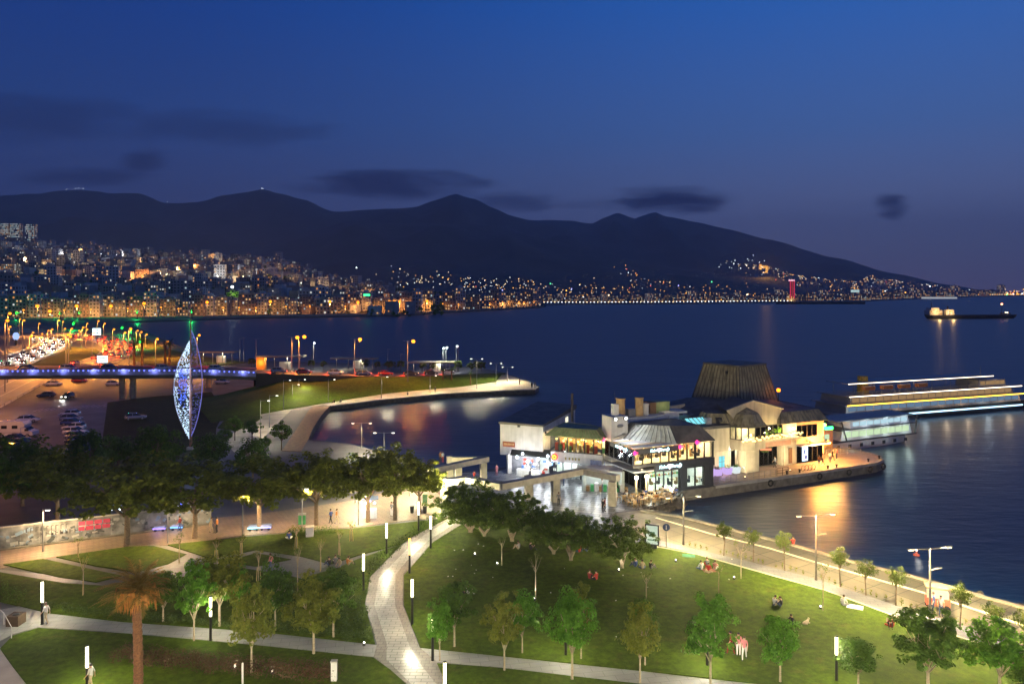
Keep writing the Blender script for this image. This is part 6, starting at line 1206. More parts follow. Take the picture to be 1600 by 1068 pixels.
# far white lamps on the peninsula
for px, pb, pt_, pw, lab in ((490, 575, 535, 1, 'white mast lamp right of the orange pair'), (692, 580, 543, 1, 'left white mast lamp by the right shelter'), (697, 580, 542, 1, 'second white mast lamp by the right shelter'), (713, 580, 540, 1, 'bright white mast lamp beyond the right shelter'), (716, 581, 541, 0, 'unlit mast beside the bright one'), (606, 575, 545, 0, 'thin far mast right of the middle shelter'), (626, 575, 553, 0, 'thin far mast before the right shelter'), (340, 570, 552, 0, 'thin far mast right of the sculpture'), (375, 565, 530, 0, 'thin mast by the bay, left of its twin'), (381, 565, 528, 0, 'thin mast by the bay, right of its twin')):
    p = P(px, pb); h_ = ZA(pt_, p.y); t = thing('mast_lamp', lab, 'lamp', p, 0, 'far lamp masts'); MB().tube((0, 0, 0), (0, 0, h_), .12, .07, 5).build('pole', grey_metal, t); MB().box((.3, 0, h_), (1.1, .4, .12)).build('lamp_head', grey_metal, t)
    if pw: MB().ball((.3, -.2, h_-.18), .32, 0, 8, 5).build('lens', cool_e, t); lamp(t, (.3, -.8, h_-.7), 2200, (.95, 1, .85), .3, 165)
# signs by the highway
for px, py, w_, h_, Y, lab in ((151, 518, 4.6, 3.8, 420, 'white gantry sign above the red carriageway'), (160, 561, 3.2, 2.1, 235, 'pale road sign panel just beyond the bridge')):
    t = thing('road_sign', lab, 'sign', PD(px, Y), 0); zc = ZA(py, Y); MB().bx(-w_/2, w_/2, -.1, .1, zc-h_/2, zc+h_/2).build('panel', mat('sign_white', (.04, .03, .022), .5), t)
    for s in (-1, 1): MB().tube((s*w_*.3, .2, 0), (s*w_*.3, .2, zc+h_/2), .15, .15, 6).build('post', grey_metal, t)
    lt_ = MB()
    for k in range(2): lt_.box((0, -.13, zc+.2*h_-k*.42*h_), (w_*(.7-.2*k), .02, h_*.14))
    lt_.build('print', mat('sign_red', (.4, .1, .07)), t)
t = thing('pylon_sign', 'blue and white glowing pylon sign at the left by the highway', 'sign', PD(25, 370), 0); z = ZA(525, 370); MB().tube((0, 0, 0), (0, 0, z), .5, .4, 8).build('pylon', dark_metal, t); MB().ball((0, 0, z), 2.0, 0, 12, 8, (.85, .35, 1)).build('lit_drop', emat('blue_drop', (.35, .5, 1), 1.3), t)
# ---- vehicles
car_cols = [mat('car_white', (.6, .6, .62), .25, coat=1, var=.04), mat('car_silver', (.34, .35, .37), .25, .5, coat=1, var=.04), mat('car_black', (.02, .02, .024), .2, coat=1, var=.04), mat('car_red', (.4, .03, .02), .25, coat=1, var=.04), mat('car_blue', (.03, .06, .2), .25, coat=1, var=.04), mat('car_grey', (.12, .12, .13), .25, coat=1, var=.04)]
car_glass = mat('car_glass', (.015, .017, .02), .08, var=.02); rim_m = mat('wheel_rim', (.4, .4, .42), .3, .8, var=.05); trim = mat('car_trim', (.03, .03, .03), .6)
def car_meshes():
    def sec(x, w, z0, zb, m=0): return [(x, -w, z0), (x, -w*1.02, (z0+zb)/2), (x, -w*.94, zb), (x, w*.94, zb), (x, w*1.02, (z0+zb)/2), (x, w, z0)]
    b = MB(); b.rings([sec(-2.1, .66, .45, .72), sec(-2.02, .8, .28, .86), sec(-1.3, .87, .22, .93), sec(0, .88, .2, .92), sec(1.0, .87, .22, .88), sec(1.7, .82, .26, .76), sec(2.05, .72, .32, .62), sec(2.12, .55, .42, .55)])
    g = MB(); g.rings([[(x, -w, z), (x, w, z)] for x, w, z in ((-1.75, .78, .92), (-1.25, .64, 1.38))]+[], caps=False, closed=False)
    g = MB(); lo = [(-1.85, -.78, .9), (1.05, -.78, .88), (1.05, .78, .88), (-1.85, .78, .9)]; hi = [(-1.3, -.6, 1.4), (.25, -.62, 1.42), (.25, .62, 1.42), (-1.3, .6, 1.4)]; g.rings([lo, hi])
    rf_ = MB(); rf_.rings([[(-1.34, -.63, 1.395), (.3, -.65, 1.41), (.3, .65, 1.41), (-1.34, .63, 1.395)], [(-1.2, -.52, 1.47), (.1, -.54, 1.48), (.1, .54, 1.48), (-1.2, .52, 1.47)]])
    for s in (-1, 1):
        for (x0_, x1_) in ((-.55, -.5),): rf_.rings([[(x0_-.05, s*.775, .9), (x0_+.05, s*.775, .9), (x0_+.05, s*.8, .9), (x0_-.05, s*.8, .9)], [(x0_-.05, s*.61, 1.4), (x0_+.05, s*.61, 1.4), (x0_+.05, s*.64, 1.4), (x0_-.05, s*.64, 1.4)]])
        rf_.box((.72, s*.98, .95), (.14, .2, .14))
    ty, ri = MB(), MB(); ty.rings([[(r_*cos(a), y, r_*sin(a)) for a in [2*pi*k/14 for k in range(14)]] for r_, y in ((.2, -.1), (.3, -.11), (.325, -.07), (.325, .07), (.3, .11), (.2, .1))]); ri.rings([[(r_*cos(a), y, r_*sin(a)) for a in [2*pi*k/10 for k in range(10)]] for r_, y in ((.21, -.115), (.21, .115))])
    hlm = MB().box((2.02, 0, .6), (.14, .3, .13)); tlm = MB().box((-2.08, 0, .74), (.08, .3, .14))
    return b, g, rf_, ty.mesh('tyre', tyre_m), ri.mesh('rim', rim_m), hlm, tlm
cb, cg, cr, cty, cri, chl, ctl = car_meshes(); CM = {}
hl_off = mat('headlight_glass', (.6, .6, .6), .15, var=.02); tl_off = mat('taillight_red', (.3, .01, .01), .2, var=.02); hl_on = emat('headlight_on', (1, .97, .9), 14); tl_on = emat('taillight_on', (1, .07, .02), 6)
cgm = cg.mesh('windows', car_glass)
hm_ = {0: chl.mesh('headlight', hl_off), 1: chl.mesh('headlight', hl_on)}; tm_ = {0: ctl.mesh('taillight', tl_off), 1: ctl.mesh('taillight', tl_on)}
def car(p, rz, ci, lab, group, head=0, tail=0, name='parked_car', sc=1.0):
    t = thing(name, lab, 'car', p, rz, group)
    if ci not in CM: CM[ci] = (cb.mesh('body', car_cols[ci], True), cr.mesh('roof', car_cols[ci]))
    put('body', CM[ci][0], t); put('windows', cgm, t); put('roof', CM[ci][1], t)
    for x in (-1.3, 1.32):
        for y in (-.78, .78): w_ = put('wheel', cty, t, (x, y, .325)); put('rim', cri, w_)
    for y in (-.5, .5): put('headlight', hm_[1 if head else 0], t, (0, y, 0)); put('taillight', tm_[tail], t, (0, y*1.1, 0))
    if head: lamp(t, (2.35, 0, .7), 500 if head == 1 else head, (1, .95, .85), .15, 120, (1, 0, -.22), .5)
    if tail: lamp(t, (-2.35, 0, .8), 420, (1, .04, .01), .2)
    t.scale = (sc, sc, sc); return t
R = random.Random(3); cn_ = ['white', 'silver', 'black', 'red', 'blue', 'grey']
c1 = [(0, 'topmost white car of the right parking row'), (1, 'silver car second in the right parking row'), (4, 'blue car third in the right parking row'), (0, 'white car fourth in the right parking row'), (0, 'white car in the middle of the right parking row'), (1, 'silver car with a pale roof below the middle of the right parking row'), (2, 'black car near the lower end of the right parking row'), (5, 'grey car second from the lower end of the right parking row'), (4, 'lowest blue car of the right parking row')]
for k, (ci, lab) in enumerate(c1): car(P(109+k*2.2, 650+k*7.0), pi*(k % 3 == 0)+.12+R.uniform(-.05, .05), ci, lab, 'cars in the right parking row')
c2 = [(2, 'topmost black car of the left parking row'), (2, 'second black car of the left parking row'), (0, 'white car third in the left parking row'), (1, 'silver car fourth in the left parking row'), (0, 'white car beside the dark tree crown in the left parking row'), (0, 'white car near the foot of the left parking row'), (5, 'grey car second from the foot of the left parking row'), (0, 'lowest white car of the left parking row')]
for k, (ci, lab) in enumerate(c2): car(P(27-k*1.6, 690+k*7.3), pi*(k % 2)+.1+R.uniform(-.05, .05), ci, lab, 'cars in the left parking row')
for px, py, rz, ci, lab, hd in ((84, 602, .3, 0, 'white car parked beyond the bridge shadow', 0), (124, 597, .1, 3, 'red car parked under the bridge', 0), (177, 602, .2, 0, 'white car beside the bridge columns', 0), (347, 599, 0, 0, 'white car under the right end of the bridge', 0), (72, 620, 3.3, 5, 'dark car behind the one with bright headlights', 0), (106, 622, -1.5, 2, 'car with glaring headlights in the middle of the car park', 1), (212, 655, .4, 1, 'silver car alone on the dark ground left of the sculpture', 0), (44, 659, .2, 0, 'white car behind the camper van', 0)): car(P(px, py), rz, ci, lab, None, hd)
# bay markings of the car park
bm2 = MB()
for (px0, py0, dx, dy, n_) in ((109, 646.5, 2.2, 7.0, 10), (27, 686, -1.6, 7.3, 9)):
    for k in range(n_): q = P(px0+k*dx, py0+k*dy, .006); bm2.box(q, (5.2, .1, .008), rz=.12)
for k in range(16): q = P(60+k*9, 640-k*.6, .006); bm2.box(q, (.1, 4.6, .008), rz=.1)
bm2.build('bay_markings', line_m, kind='structure')
# camper van
p = P(26, 682); t = thing('camper_van', 'white camper van with a raised front over the cab in the car park', 'van', p, .05)
cv = MB(); cv.rings([[(-3.1, y, .45), (-3.1, y, 3.0), (1.6, y, 3.0), (2.1, y, 2.5), (2.0, y, 2.0), (1.3, y, 1.9), (1.3, y, .45)] for y in (-1.1, 1.1)]); cv.build('body', car_cols[0], t); cv = MB(); cv.rings([[(1.31, y, .45), (1.31, y, 1.88), (1.95, y, 1.88), (2.7, y, 1.25), (3.4, y, 1.1), (3.45, y, .45)] for y in (-1.0, 1.0)]); cv.build('cab', car_cols[0], t)
MB().box((2.35, -1.02, 1.42), (.7, .03, .4)).build('cab_window', car_glass, t); MB().box((2.36, 0, 1.6), (.05, 1.7, .7), ry=-.85).build('windscreen', car_glass, t)
for x in (-1.6, .3): MB().box((x, -1.12, 2.0), (1.0, .04, .55)).build('side_window', car_glass, t)
MB().box((0, -1.115, 1.0), (6, .02, .08)).build('stripe', mat('stripe_grey', (.25, .25, .28)), t)
for x in (-2.0, 2.55):
    for y in (-.98, .98): w_ = put('wheel', cty, t, (x, y, .36)); w_.scale = (1.1, 1.3, 1.1); put('rim', cri, w_)
for y in (-.7, .7): put('headlight', hm_[0], t, (1.38, y, .2)); put('taillight', tm_[0], t, (-1.05, y, .2))
# traffic
def along(cl, d0, step, n, lane, z=.06):
    c_ = off_([P(a, q, z) for a, q in cl], lane); out = []; d = d0
    for _ in range(n):
        s = d; i = 0
        while i < len(c_)-2 and s > (c_[i+1]-c_[i]).length: s -= (c_[i+1]-c_[i]).length; i += 1
        v = (c_[i+1]-c_[i]); out.append((c_[i]+v.normalized()*min(s, v.length), atan2(v.y, v.x))); d += step
    return out
NTH = ['foremost', 'second', 'third', 'fourth', 'fifth', 'sixth', 'seventh', 'eighth', 'ninth', 'tenth', 'eleventh']
for lane, ln in ((-3.6, 'inner'), (0.4, 'middle'), (4.2, 'outer')):
    for k, (p, a) in enumerate(along(WHC, 52+abs(lane)*2, 21, 10, lane)): car(p, a+pi, R.randrange(6), '%s oncoming car with bright headlights in the %s lane of the white carriageway' % (NTH[k], ln), 'oncoming cars on the white carriageway', 1100, 0, 'oncoming_car')
for lane, ln in ((-4.4, 'outer'), (0, 'middle'), (4.2, 'inner')):
    for k, (p, a) in enumerate(along(RDC, 75+abs(lane)*3, 24, 10, lane)): car(p, a, R.randrange(6), '%s car with red tail lights in the %s lane of the red carriageway' % (NTH[k], ln), 'departing cars on the red carriageway', 0, 1, 'departing_car')
RC_ = off_(RP, 3.0)
for k, (px, z) in enumerate(((30, 7.4), (95, 7.35), (160, 7.3), (245, 7.1), (330, 6.6), (430, 5.5), (470, 4.9), (520, 4.2), (565, 3.5), (600, 3.0), (640, 2.6), (672, 2.1), (700, 1.8))):
    q = P(px, interp([(a, b) for a, b, c in ROAD], px), z); car(q+Vector((0, 3.2, 0)), R.uniform(-.05, .05)+.03, R.randrange(6), '%s car from the left on the bridge road, tail lights on' % NTH[k] if k < 11 else ['car near the right end of the peninsula road', 'last car on the peninsula road before the palms'][k-11], 'cars on the bridge road', 0, 1, 'road_car')
# bus shelters on the peninsula
for k, (px0, px1, pr, pb, lab, om) in enumerate(((404, 474, 556, 577, 'left long shelter with an orange lit end panel', 1), (520, 588, 559, 576, 'middle long shelter on the peninsula', 0), (641, 708, 565, 580, 'right long shelter with a bright underside', 0), (313, 367, 549, 567, 'long shelter behind the sculpture', 0))):
    a_, c_ = P(px0, pb), P(px1, pb); zr = ZA(pr, a_.y); t = thing('long_shelter', lab, 'shelter', a_, 0, 'long shelters on the peninsula'); w_ = c_.x-a_.x; MB().bx(-.5, w_+.5, -2, 2.2, zr-.35, zr+.15).build('roof', mat('shelter_roof', (.34, .3, .22), .8), t)
    for j in range(4): MB().tube((w_*(j+.3)/3.6, 0, 0), (w_*(j+.3)/3.6, 0, zr-.36), .14, .14, 6).build('post', grey_metal, t)
    MB().bx(w_*.45, w_*.7, .6, 1.6, 0, 2.6).build('kiosk_box', white_r, t)
    if om: MB().bx(-.6, 2.4, -1.0, 1.0, 0, zr-.36).build('end_panel', mat('orange_panel', (.6, .22, .04), .6), t); lamp(t, (1, -2.5, 2.5), 500, (1, .5, .1), .3)
    for j in range(2): MB().bx(w_*(.25+.45*j)-.7, w_*(.25+.45*j)+.7, -.2, .2, zr-.46, zr-.36).build('strip_light', warm_e, t); lamp(t, (w_*(.25+.45*j), 0, zr-.8), 520, (1, .9, .6), .3)
bt = tree('clipped_tree', 'small lollipop tree first from the left behind the peninsula road', 'tree', P(393, 575), 1.3, (1.5, 1.5, 1.3), .1, lf_young, bark, 22, 30, .35, 61, group='small clipped trees on the peninsula')
for k, px in enumerate((486, 505, 572, 590, 606, 612, 626, 660, 676, 716, 736, 745, 752)): dup(bt, P(px, 577+k*.5), k, '%s small lollipop tree from the left behind the peninsula road' % (NTH+['twelfth', 'thirteenth', 'fourteenth'])[k+1], R.uniform(.85, 1.15))
# ---- light sculpture: two leaf shaped wings on a mast
p = P(298, 702); t = thing('sail_sculpture', 'tall eye shaped light sculpture on a mast, left half filled with white and blue lamps', 'sculpture', p, 0); Yp = p.y; sc_ = Yp/F
zt, zb = ZA(532, Yp), ZA(686, Yp); ztop = ZA(518, Yp)
MB().path([(0, 0, -.1), (0, 0, ztop*.5), (0, 0, ztop+2.2)], [.26, .24, .12], 8).build('mast', mat('rust_steel', (.26, .13, .08), .6, .3, var=.4, scale=3), t); MB().bx(-.5, .5, -.5, .5, 0, .5).build('base', concrete, t)
def edge(u, s): return s*(sin(pi*min(1, u**.92))**.85)
hm2 = zt-zb; wl = 2.75; wr_ = 1.9
le = [Vector((-.18-wl*sin(pi*u)**.85*(1 if u < .5 else 1), .1, zb+hm2*u)) for u in [k/28 for k in range(29)]]; re_ = [Vector((.18+wr_*sin(pi*u)**.8, -.25, zb+.6+(hm2+1.2)*u)) for u in [k/28 for k in range(29)]]
MB().path(le, .07, 5).build('left_rim', grey_metal, t); MB().path(re_, .06, 5).build('right_rim', emat('violet_rim', (.3, .3, 1), .6), t)
R = random.Random(6); wl_e = emat('led_white', (.6, .8, 1), 2.2); bl_e = emat('led_blue', (.1, .2, 1), 2.5); vm = emat('led_violet', (.25, .25, .9), 1.2); lw_, lb_ = MB(), MB()
for k in range(820):
    u = R.random(); w_ = wl*sin(pi*u)**.85; x = -.2-R.random()*w_; z = zb+hm2*u; e = sqrt(((x+1.45)/.85)**2+((z-(zb+hm2*.52))/3.4)**2); blue = e < 1
    (lb_ if blue else lw_).box((x, .1+R.uniform(-.05, .05), z), (R.uniform(.05, .17), .05, R.uniform(.04, .1)), ry=R.uniform(-.6, .6))
lw_.build('white_lamps', wl_e, t, kind='stuff'); lb_.build('blue_lamps', bl_e, t, kind='stuff')
nt_ = MB()
for k in range(26):
    u = .05+.9*k/26; w_ = wl*sin(pi*u)**.85; nt_.tube((-.1, .12, zb+hm2*u), (-.18-w_, .12, zb+hm2*u), .02, .02, 4)
    w_ = wr_*sin(pi*u)**.8; nt_.tube((.1, -.2, zb+.6+(hm2+1.2)*u), (.18+w_, -.2, zb+.6+(hm2+1.2)*u+.3), .02, .02, 4)
nt_.build('mesh_wires', grey_metal, t, kind='stuff'); rv_ = MB()
for k in range(220):
    u = R.random(); w_ = wr_*sin(pi*u)**.8; rv_.box((.2+R.random()*w_, -.2, zb+.6+(hm2+1.2)*u), (.08, .04, .06))
rv_.build('violet_lamps', vm, t, kind='stuff')
for q in (.3, .5, .7): lamp(t, (-1.2, -1.2, zb+hm2*q), 700, (.35, .5, 1), .5)
# ---- painted wall along the avenue
A_, B_ = P(-60, 866, 0), P(330, 818, 0); d = B_-A_; t = thing('mural_wall', 'low wall painted with pale shapes, dark lettering and pink writing along the avenue', 'wall', A_, atan2(d.y, d.x)); ln = d.length; wh = 2.3
mm = mat('mural_paint', (.15, .155, .155), .8, var=.9, scale=.9); npn = 14
for k in range(npn): MB().bx(ln*k/npn+.01, ln*(k+1)/npn-.01, -.12, .12, 0, wh).build('wall_panel', mm, t)
MB().bx(0, ln, -.18, .18, wh+.005, wh+.12).build('coping', concrete, t); MB().bx(0, ln, -.4, -.125, -.05, .18).build('plinth', quay, t)
R = random.Random(14); blk, pnk = MB(), MB(); px2x = lambda px: ln*(px+60)/390
bl_ = 0
for row in range(2):
    x = px2x(32)
    while x < px2x(96): w_ = R.uniform(.25, .4); blk.bx(x, x+.07, -.14, -.125, 1.5-row*.0+row*.0, 2.0) if row == 0 else blk.bx(x+1.3, x+1.37, -.14, -.125, .95, 1.4); blk.bx(x, x+w_*.8, -.14, -.125, 1.93, 2.0) if row == 0 else blk.bx(x+1.3, x+1.3+w_*.8, -.14, -.125, .95+.2*(R.random() < .5), 1.02+.2); x += w_+.12
blk.build('dark_lettering', black_fr, t, kind='stuff'); x = px2x(110)
for row in range(2):
    x = px2x(111)
    while x < px2x(158): w_ = R.uniform(.5, .75); pnk.bx(x, x+w_, -.14, -.125, 1.05+row*.55, 1.48+row*.55); x += w_+.12
pnk.build('pink_writing', mat('pink_paint', (.4, .04, .09), .7), t, kind='stuff')
sh_ = MB()
for k in range(120): x = R.uniform(0, ln); sh_.box((x, -.128, R.uniform(.3, 1.9)), (R.uniform(.1, .7), .012, R.uniform(.08, .4)), ry=R.uniform(-.7, .7), m=R.randrange(3))
sh_.build('painted_shapes', [mat('mural_white', (.28, .29, .28)), mat('mural_blue', (.15, .22, .3)), mat('mural_dark', (.05, .06, .06))], t, kind='stuff')
# stalls with cool lights under the plane trees
for k, (px, pb, lab, w_) in enumerate(((578, 808, 'white glowing snack stand under the plane trees', 1.6), (285, 812, 'blue lit stand behind the plane tree trunk', 1.4), (183, 818, 'stand outlined with white and blue lamps behind the big plane tree', 1.4))):
    p = P(px, pb); t = thing('snack_stand', lab, 'stand', p, .2); MB().bx(-w_/2, w_/2, -.5, .5, 0, 1.0).build('counter', white_r, t); MB().bx(-w_/2-.2, w_/2+.2, -.7, .7, 2.3, 2.4).build('roof', mat('canopy_blue', (.1, .15, .3)), t)
    for s in (-1, 1): MB().tube((s*w_/2, -.5, 1), (s*w_/2, -.5, 2.3), .03, .03, 5).build('post', grey_metal, t)
    for s in (-1, 0, 1): MB().ball((s*w_/3, -.45, 2.1-.25*abs(s)), .13).build('lamp_globe', cool_e if s else blue_led, t)
    lamp(t, (0, -.9, 1.8), 260, (.7, .85, 1), .2)
for k, (px, pb, col, lab) in enumerate(((250, 829, (.3, .2, 1), 'violet lit toy cart on the avenue behind the trunks'), (277, 827, (.15, .4, 1), 'blue lit toy cart beside a walker on the avenue'), (397, 828, (.3, .9, 1), 'turquoise lit toy cart on the dark avenue'), (415, 827, (.4, .4, 1), 'violet lit toy cart right of the turquoise one'))):
    p = P(px, pb); t = thing('toy_cart', lab, 'cart', p, .15, 'small lit carts on the avenue'); MB().rings([[(x, y*.3, .2), (x*1.05, y*.35, .5), (x*.8, y*.25, .62)] for x, y in ((-.6, -1), (.6, -1), (.6, 1), (-.6, 1))], caps=False).build('body', mat('cart_%d' % k, (.2, .25, .4)), t); MB().bx(-.66, .66, -.38, -.34, .3, .42).build('light_strip', emat('cart_glow_%d' % k, col, 3), t)
    for x in (-.4, .4):
        for y in (-.3, .3): w_ = put('wheel', cty, t, (x, y, .16)); w_.scale = (.5, .5, .5)
    lamp(t, (0, -.8, .5), 22, col, .2)
# small park things
for px, pb, lab in ((522, 1064, 'short white marker post at the right end of the brown hedge'),): t = thing('marker_post', lab, 'post', P(px, pb)); MB().box((0, 0, .68), (.38, .3, 1.36)).build('shaft', white_r, t); MB().box((0, 0, 1.42), (.44, .36, .1)).build('cap', concrete, t)
t = thing('marker_post', 'slim white post between the palm and the slender olive tree', 'post', P(379, 1075)); MB().lathe([(.07, 0), (.07, 1.7), (.05, 1.75)], n=8).build('shaft', white_r, t)
for px, pb, lab in ((484, 838, 'pale cabinet with a dark side between the low dark hedges'), (472, 818, 'small green bin by the thin bright lamp pole')): t = thing('utility_box', lab, 'box', P(px, pb), .2); MB().bx(-.4, .4, -.35, .35, 0, 1.1).build('cabinet', white_r if px > 480 else mat('bin_green', (.05, .25, .1)), t); MB().bx(-.45, .45, -.4, .4, 1.105, 1.18).build('lid', concrete, t)
for px, pb, lab in ((644, 801, 'slim dark litter bin by the plaza edge'), (664, 801, 'dark notice post right of the litter bin'), (25, 975, 'dark planter box at the left end of the path')):
    t = thing('litter_bin', lab, 'bin', P(px, pb)); MB().lathe([(.22, 0), (.26, .8), (.28, .85), (.2, .9)], n=10).build('drum', black_fr, t)
    if px == 664: MB().bx(-.3, .3, -.04, .04, 1.2, 2.3).build('notice', MATS['print_green'], t); MB().tube((0, 0, .8), (0, 0, 2.3), .04, .04, 5).build('pole', black_fr, t)
    if px == 25: t['category'] = 'planter'; MB().bx(-.5, .5, -.5, .5, .0, .84).build('tub', mat('tub_brown', (.08, .05, .03)), t)
rail('stair_railing', 'pale sloping handrail at the lower left corner', [P(-8, 962, 1.6), P(6, 975, .9), P(18, 997, .05)], .9, white_r, 1.2, 0)
p = P(1465, 952); t = thing('snack_cart', 'lit snack cart with a glowing canopy on the promenade', 'cart', p, radians(-20)); MB().bx(-.9, .9, -.4, .4, .45, 1.05).build('body', mat('cart_red', (.4, .1, .06)), t); MB().bx(-.8, .8, -.3, .3, 1.06, 1.6).build('glass_case', emat('cart_case', (1, .8, .45), 1.6), t); MB().bx(-.95, .95, -.5, .5, 1.95, 2.05).build('canopy', mat('canopy_cream', (.3, .2, .1)), t)
for x in (-.85, .85):
    for y in (-.35, .35): MB().tube((x, y, 1.05), (x, y, 2.0), .025, .025, 4).build('post', grey_metal, t)
    w_ = put('wheel', cty, t, (x*.7, -.45, .3)); w_.scale = (.9, .5, .9); w_ = put('wheel', cty, t, (x*.7, .45, .3)); w_.scale = (.9, .5, .9)
lamp(t, (0, -.8, 1.8), 70, (1, .75, .4), .2)
# ------------------------------------------------------------------ boats
hull_w = mat('hull_white', (.62, .63, .66), .4, var=.08); hull_d = mat('hull_dark', (.035, .04, .05), .4, var=.1); deckm = mat('deck_paint', (.3, .36, .33), .6); yel = mat('stripe_yellow', (.6, .36, .04), .5)
def hull(L_, B, z0, z1, bow=.22, m0=0):
    mb = MB(); rs = []
    for z, g, r in ((z0, .8, .9), ((z0+z1)/2, .95, .97), (z1, 1, 1)):
        rs.append([(-L_/2*r, -B/2*g*.9, z), (-L_/2*r, B/2*g*.9, z), (-L_*.3, B/2*g, z), (L_*.15, B/2*g, z), (L_*(.5-bow*.45)*r, B/2*g*.7, z), (L_/2*r, 0, z+(.45 if z == z1 else 0)), (L_*(.5-bow*.45)*r, -B/2*g*.7, z), (L_*.15, -B/2*g, z), (-L_*.3, -B/2*g, z)])
    return mb.rings([[Vector(p) for p in r] for r in rs])
def cabin(t, x0, x1, B, z0, z1, n, glow, slope=.5, nm='cabin', wm=None, wfrac=(.28, .85)):
    w_ = MB(); w_.rings([[(x0, -B/2, z0), (x1, -B/2, z0), (x1, B/2, z0), (x0, B/2, z0)], [(x0+slope, -B/2+.1, z1), (x1-slope, -B/2+.1, z1), (x1-slope, B/2-.1, z1), (x0+slope, B/2-.1, z1)]]); o = w_.build(nm, wm or hull_w, t)
    wl_ = (x1-x0-2*slope-.6)/n; me = MB().bx(-wl_*.44, wl_*.44, -.03, .03, z0+(z1-z0)*wfrac[0], z0+(z1-z0)*wfrac[1]).mesh('window', glow)
    for s in (-1, 1):
        for k in range(n): put('window', me, o, (x0+slope+.3+wl_*(k+.5), s*(B/2+.02), 0))
    return o
gl_g = emat('boat_glow_green', (.72, .95, .6), .85); gl_b = emat('boat_glow_blue', (.6, .88, 1), .8); gl_w = emat('ferry_glow', (1, .62, .3), .32); gl_c = emat('ferry_cool', (.4, .65, 1), .3)
# boat docked behind the pier tip
a, b = P(1300, 706, WL), P(1425, 690, WL); d = b-a; c = (a+b)/2+Vector((-1.0, 2.6, 0)); L_ = d.length*1.12
t = thing('docked_ferry', 'two deck passenger ferry moored behind the pier tip with lit cabin windows', 'ferry', c, atan2(d.y, d.x))
hull(L_, 6, -.6, 1.5, .2).build('hull', hull_w, t); MB().box((0, 0, 1.62), (L_*.96, 6.1, .2)).build('main_deck', hull_d, t); po = MB().bx(-.35, .35, -.04, .04, .45, 1.05).mesh('hull_port', hull_d)
for k in range(7): put('hull_port', po, t, (-L_*.4+k*L_*.125, -2.99, 0))
ro = MB(); ro.rings([[(-L_*.49, -3.0, .3), (L_*.3, -3.08, .3)], [(-L_*.49, -3.0, .55), (L_*.3, -3.1, .55)]], caps=False, closed=False)
o = cabin(t, -L_*.36, L_*.44, 5.4, 1.72, 3.5, 9, gl_g); MB().box((L_*.05, 0, 3.62), (L_*.88, 6.0, .16)).build('upper_deck', hull_d, t)
o = cabin(t, -L_*.25, L_*.42, 5.0, 3.7, 5.0, 8, gl_b, .3, 'upper_cabin'); MB().box((L_*.02, 0, 5.22), (L_*.86, 5.8, .14)).build('roof', deckm, t)
for s in (-1, 1):
    for x in (-L_*.3, L_*.47): MB().tube((x, s*2.8, 1.7), (x+(.9 if x > 0 else -1.2), s*2.7, 5.2), .16, .14, 6).build('roof_strut', hull_d, t)
rl = MB(); rl.path([(L_*.40, -2.8, 4.5), (L_*.49, -2.6, 4.5), (L_*.49, 2.6, 4.5), (L_*.4, 2.8, 4.5)], .04, 4)
for k in range(5): rl.tube((L_*.49, -2.6+k*1.3, 3.6), (L_*.49, -2.6+k*1.3, 4.5), .03, .03, 4)
rl.build('stern_rail', grey_metal, t)
for k in range(4): lamp(t, (-L_*.3+k*L_*.22, -3.6, 2.9), 90, (.8, 1, .85), .2); lamp(t, (-L_*.3+k*L_*.22, -3.3, 4.6), 60, (.75, .92, 1), .2)
bh = thing('boarding_hall', 'orange lit boarding hall with a green lit sign beside the moored ferry', 'building', L(41.5, 12.5), A24); MB().bx(-3, 4.5, -1.0, 2, 0, 3.2).build('wall', salmon, bh); MB().bx(-3.4, 5, -1.4, 2.4, 3.25, 3.45).build('roof', roof_dk, bh)
for k in range(4): MB().bx(-2.6+k*1.7, -1.5+k*1.7, -1.06, -1.01, .6, 2.4).build('window', [screen_e, amber_e, gl_b, gl_g][k], bh)
lamp(bh, (0, -2.2, 2.9), 350, (1, .5, .15), .2)
ferry_w = mat('ferry_paint', (.3, .27, .25), .5, var=.1)
# ferry under way beyond
a, b = P(1296, 664.5, WL), P(1636, 636.5, WL); d = b-a; L_ = d.length; c = (a+b)/2+Vector((-1, 5, 0)); t = thing('passing_ferry', 'long white ferry with rows of warm deck lights passing beyond the moored boat', 'ferry', c, atan2(d.y, d.x))
hull(L_, 10, -.8, 1.6, .18).build('hull', hull_d, t); hull(L_*.985, 10.1, 1.62, 2.1, .18).build('gunwale', ferry_w, t); MB().box((-L_*.03, -5.07, 1.2), (L_*.78, .06, .3)).build('cool_strip', emat('cool_strip', (.45, .75, 1), 3), t)
cabin(t, -L_*.44, L_*.36, 9, 2.1, 3.7, 22, gl_c, .4, wm=ferry_w); MB().box((-L_*.03, 0, 3.8), (L_*.84, 10, .18)).build('upper_deck', ferry_w, t); MB().box((-L_*.03, -5.05, 3.86), (L_*.82, .08, .22)).build('gold_strip', emat('gold_strip', (1, .55, .05), 4.5), t)
cabin(t, -L_*.42, L_*.33, 8.4, 3.9, 5.5, 22, gl_w, .4, 'upper_cabin', wm=ferry_w); MB().box((-L_*.03, 0, 5.6), (L_*.8, 9.2, .16)).build('sun_deck', ferry_w, t); MB().box((-L_*.03, -4.65, 5.66), (L_*.79, .08, .16)).build('warm_strip', emat('warm_strip', (1, .8, .55), 5), t)
cabin(t, L_*.18, L_*.32, 6, 5.7, 7.3, 5, gl_w, .3, 'bridge_house', wm=ferry_w); rl = MB(); rl.path([(-L_*.43, -4.5, 6.6), (L_*.17, -4.5, 6.6)], .04, 4)
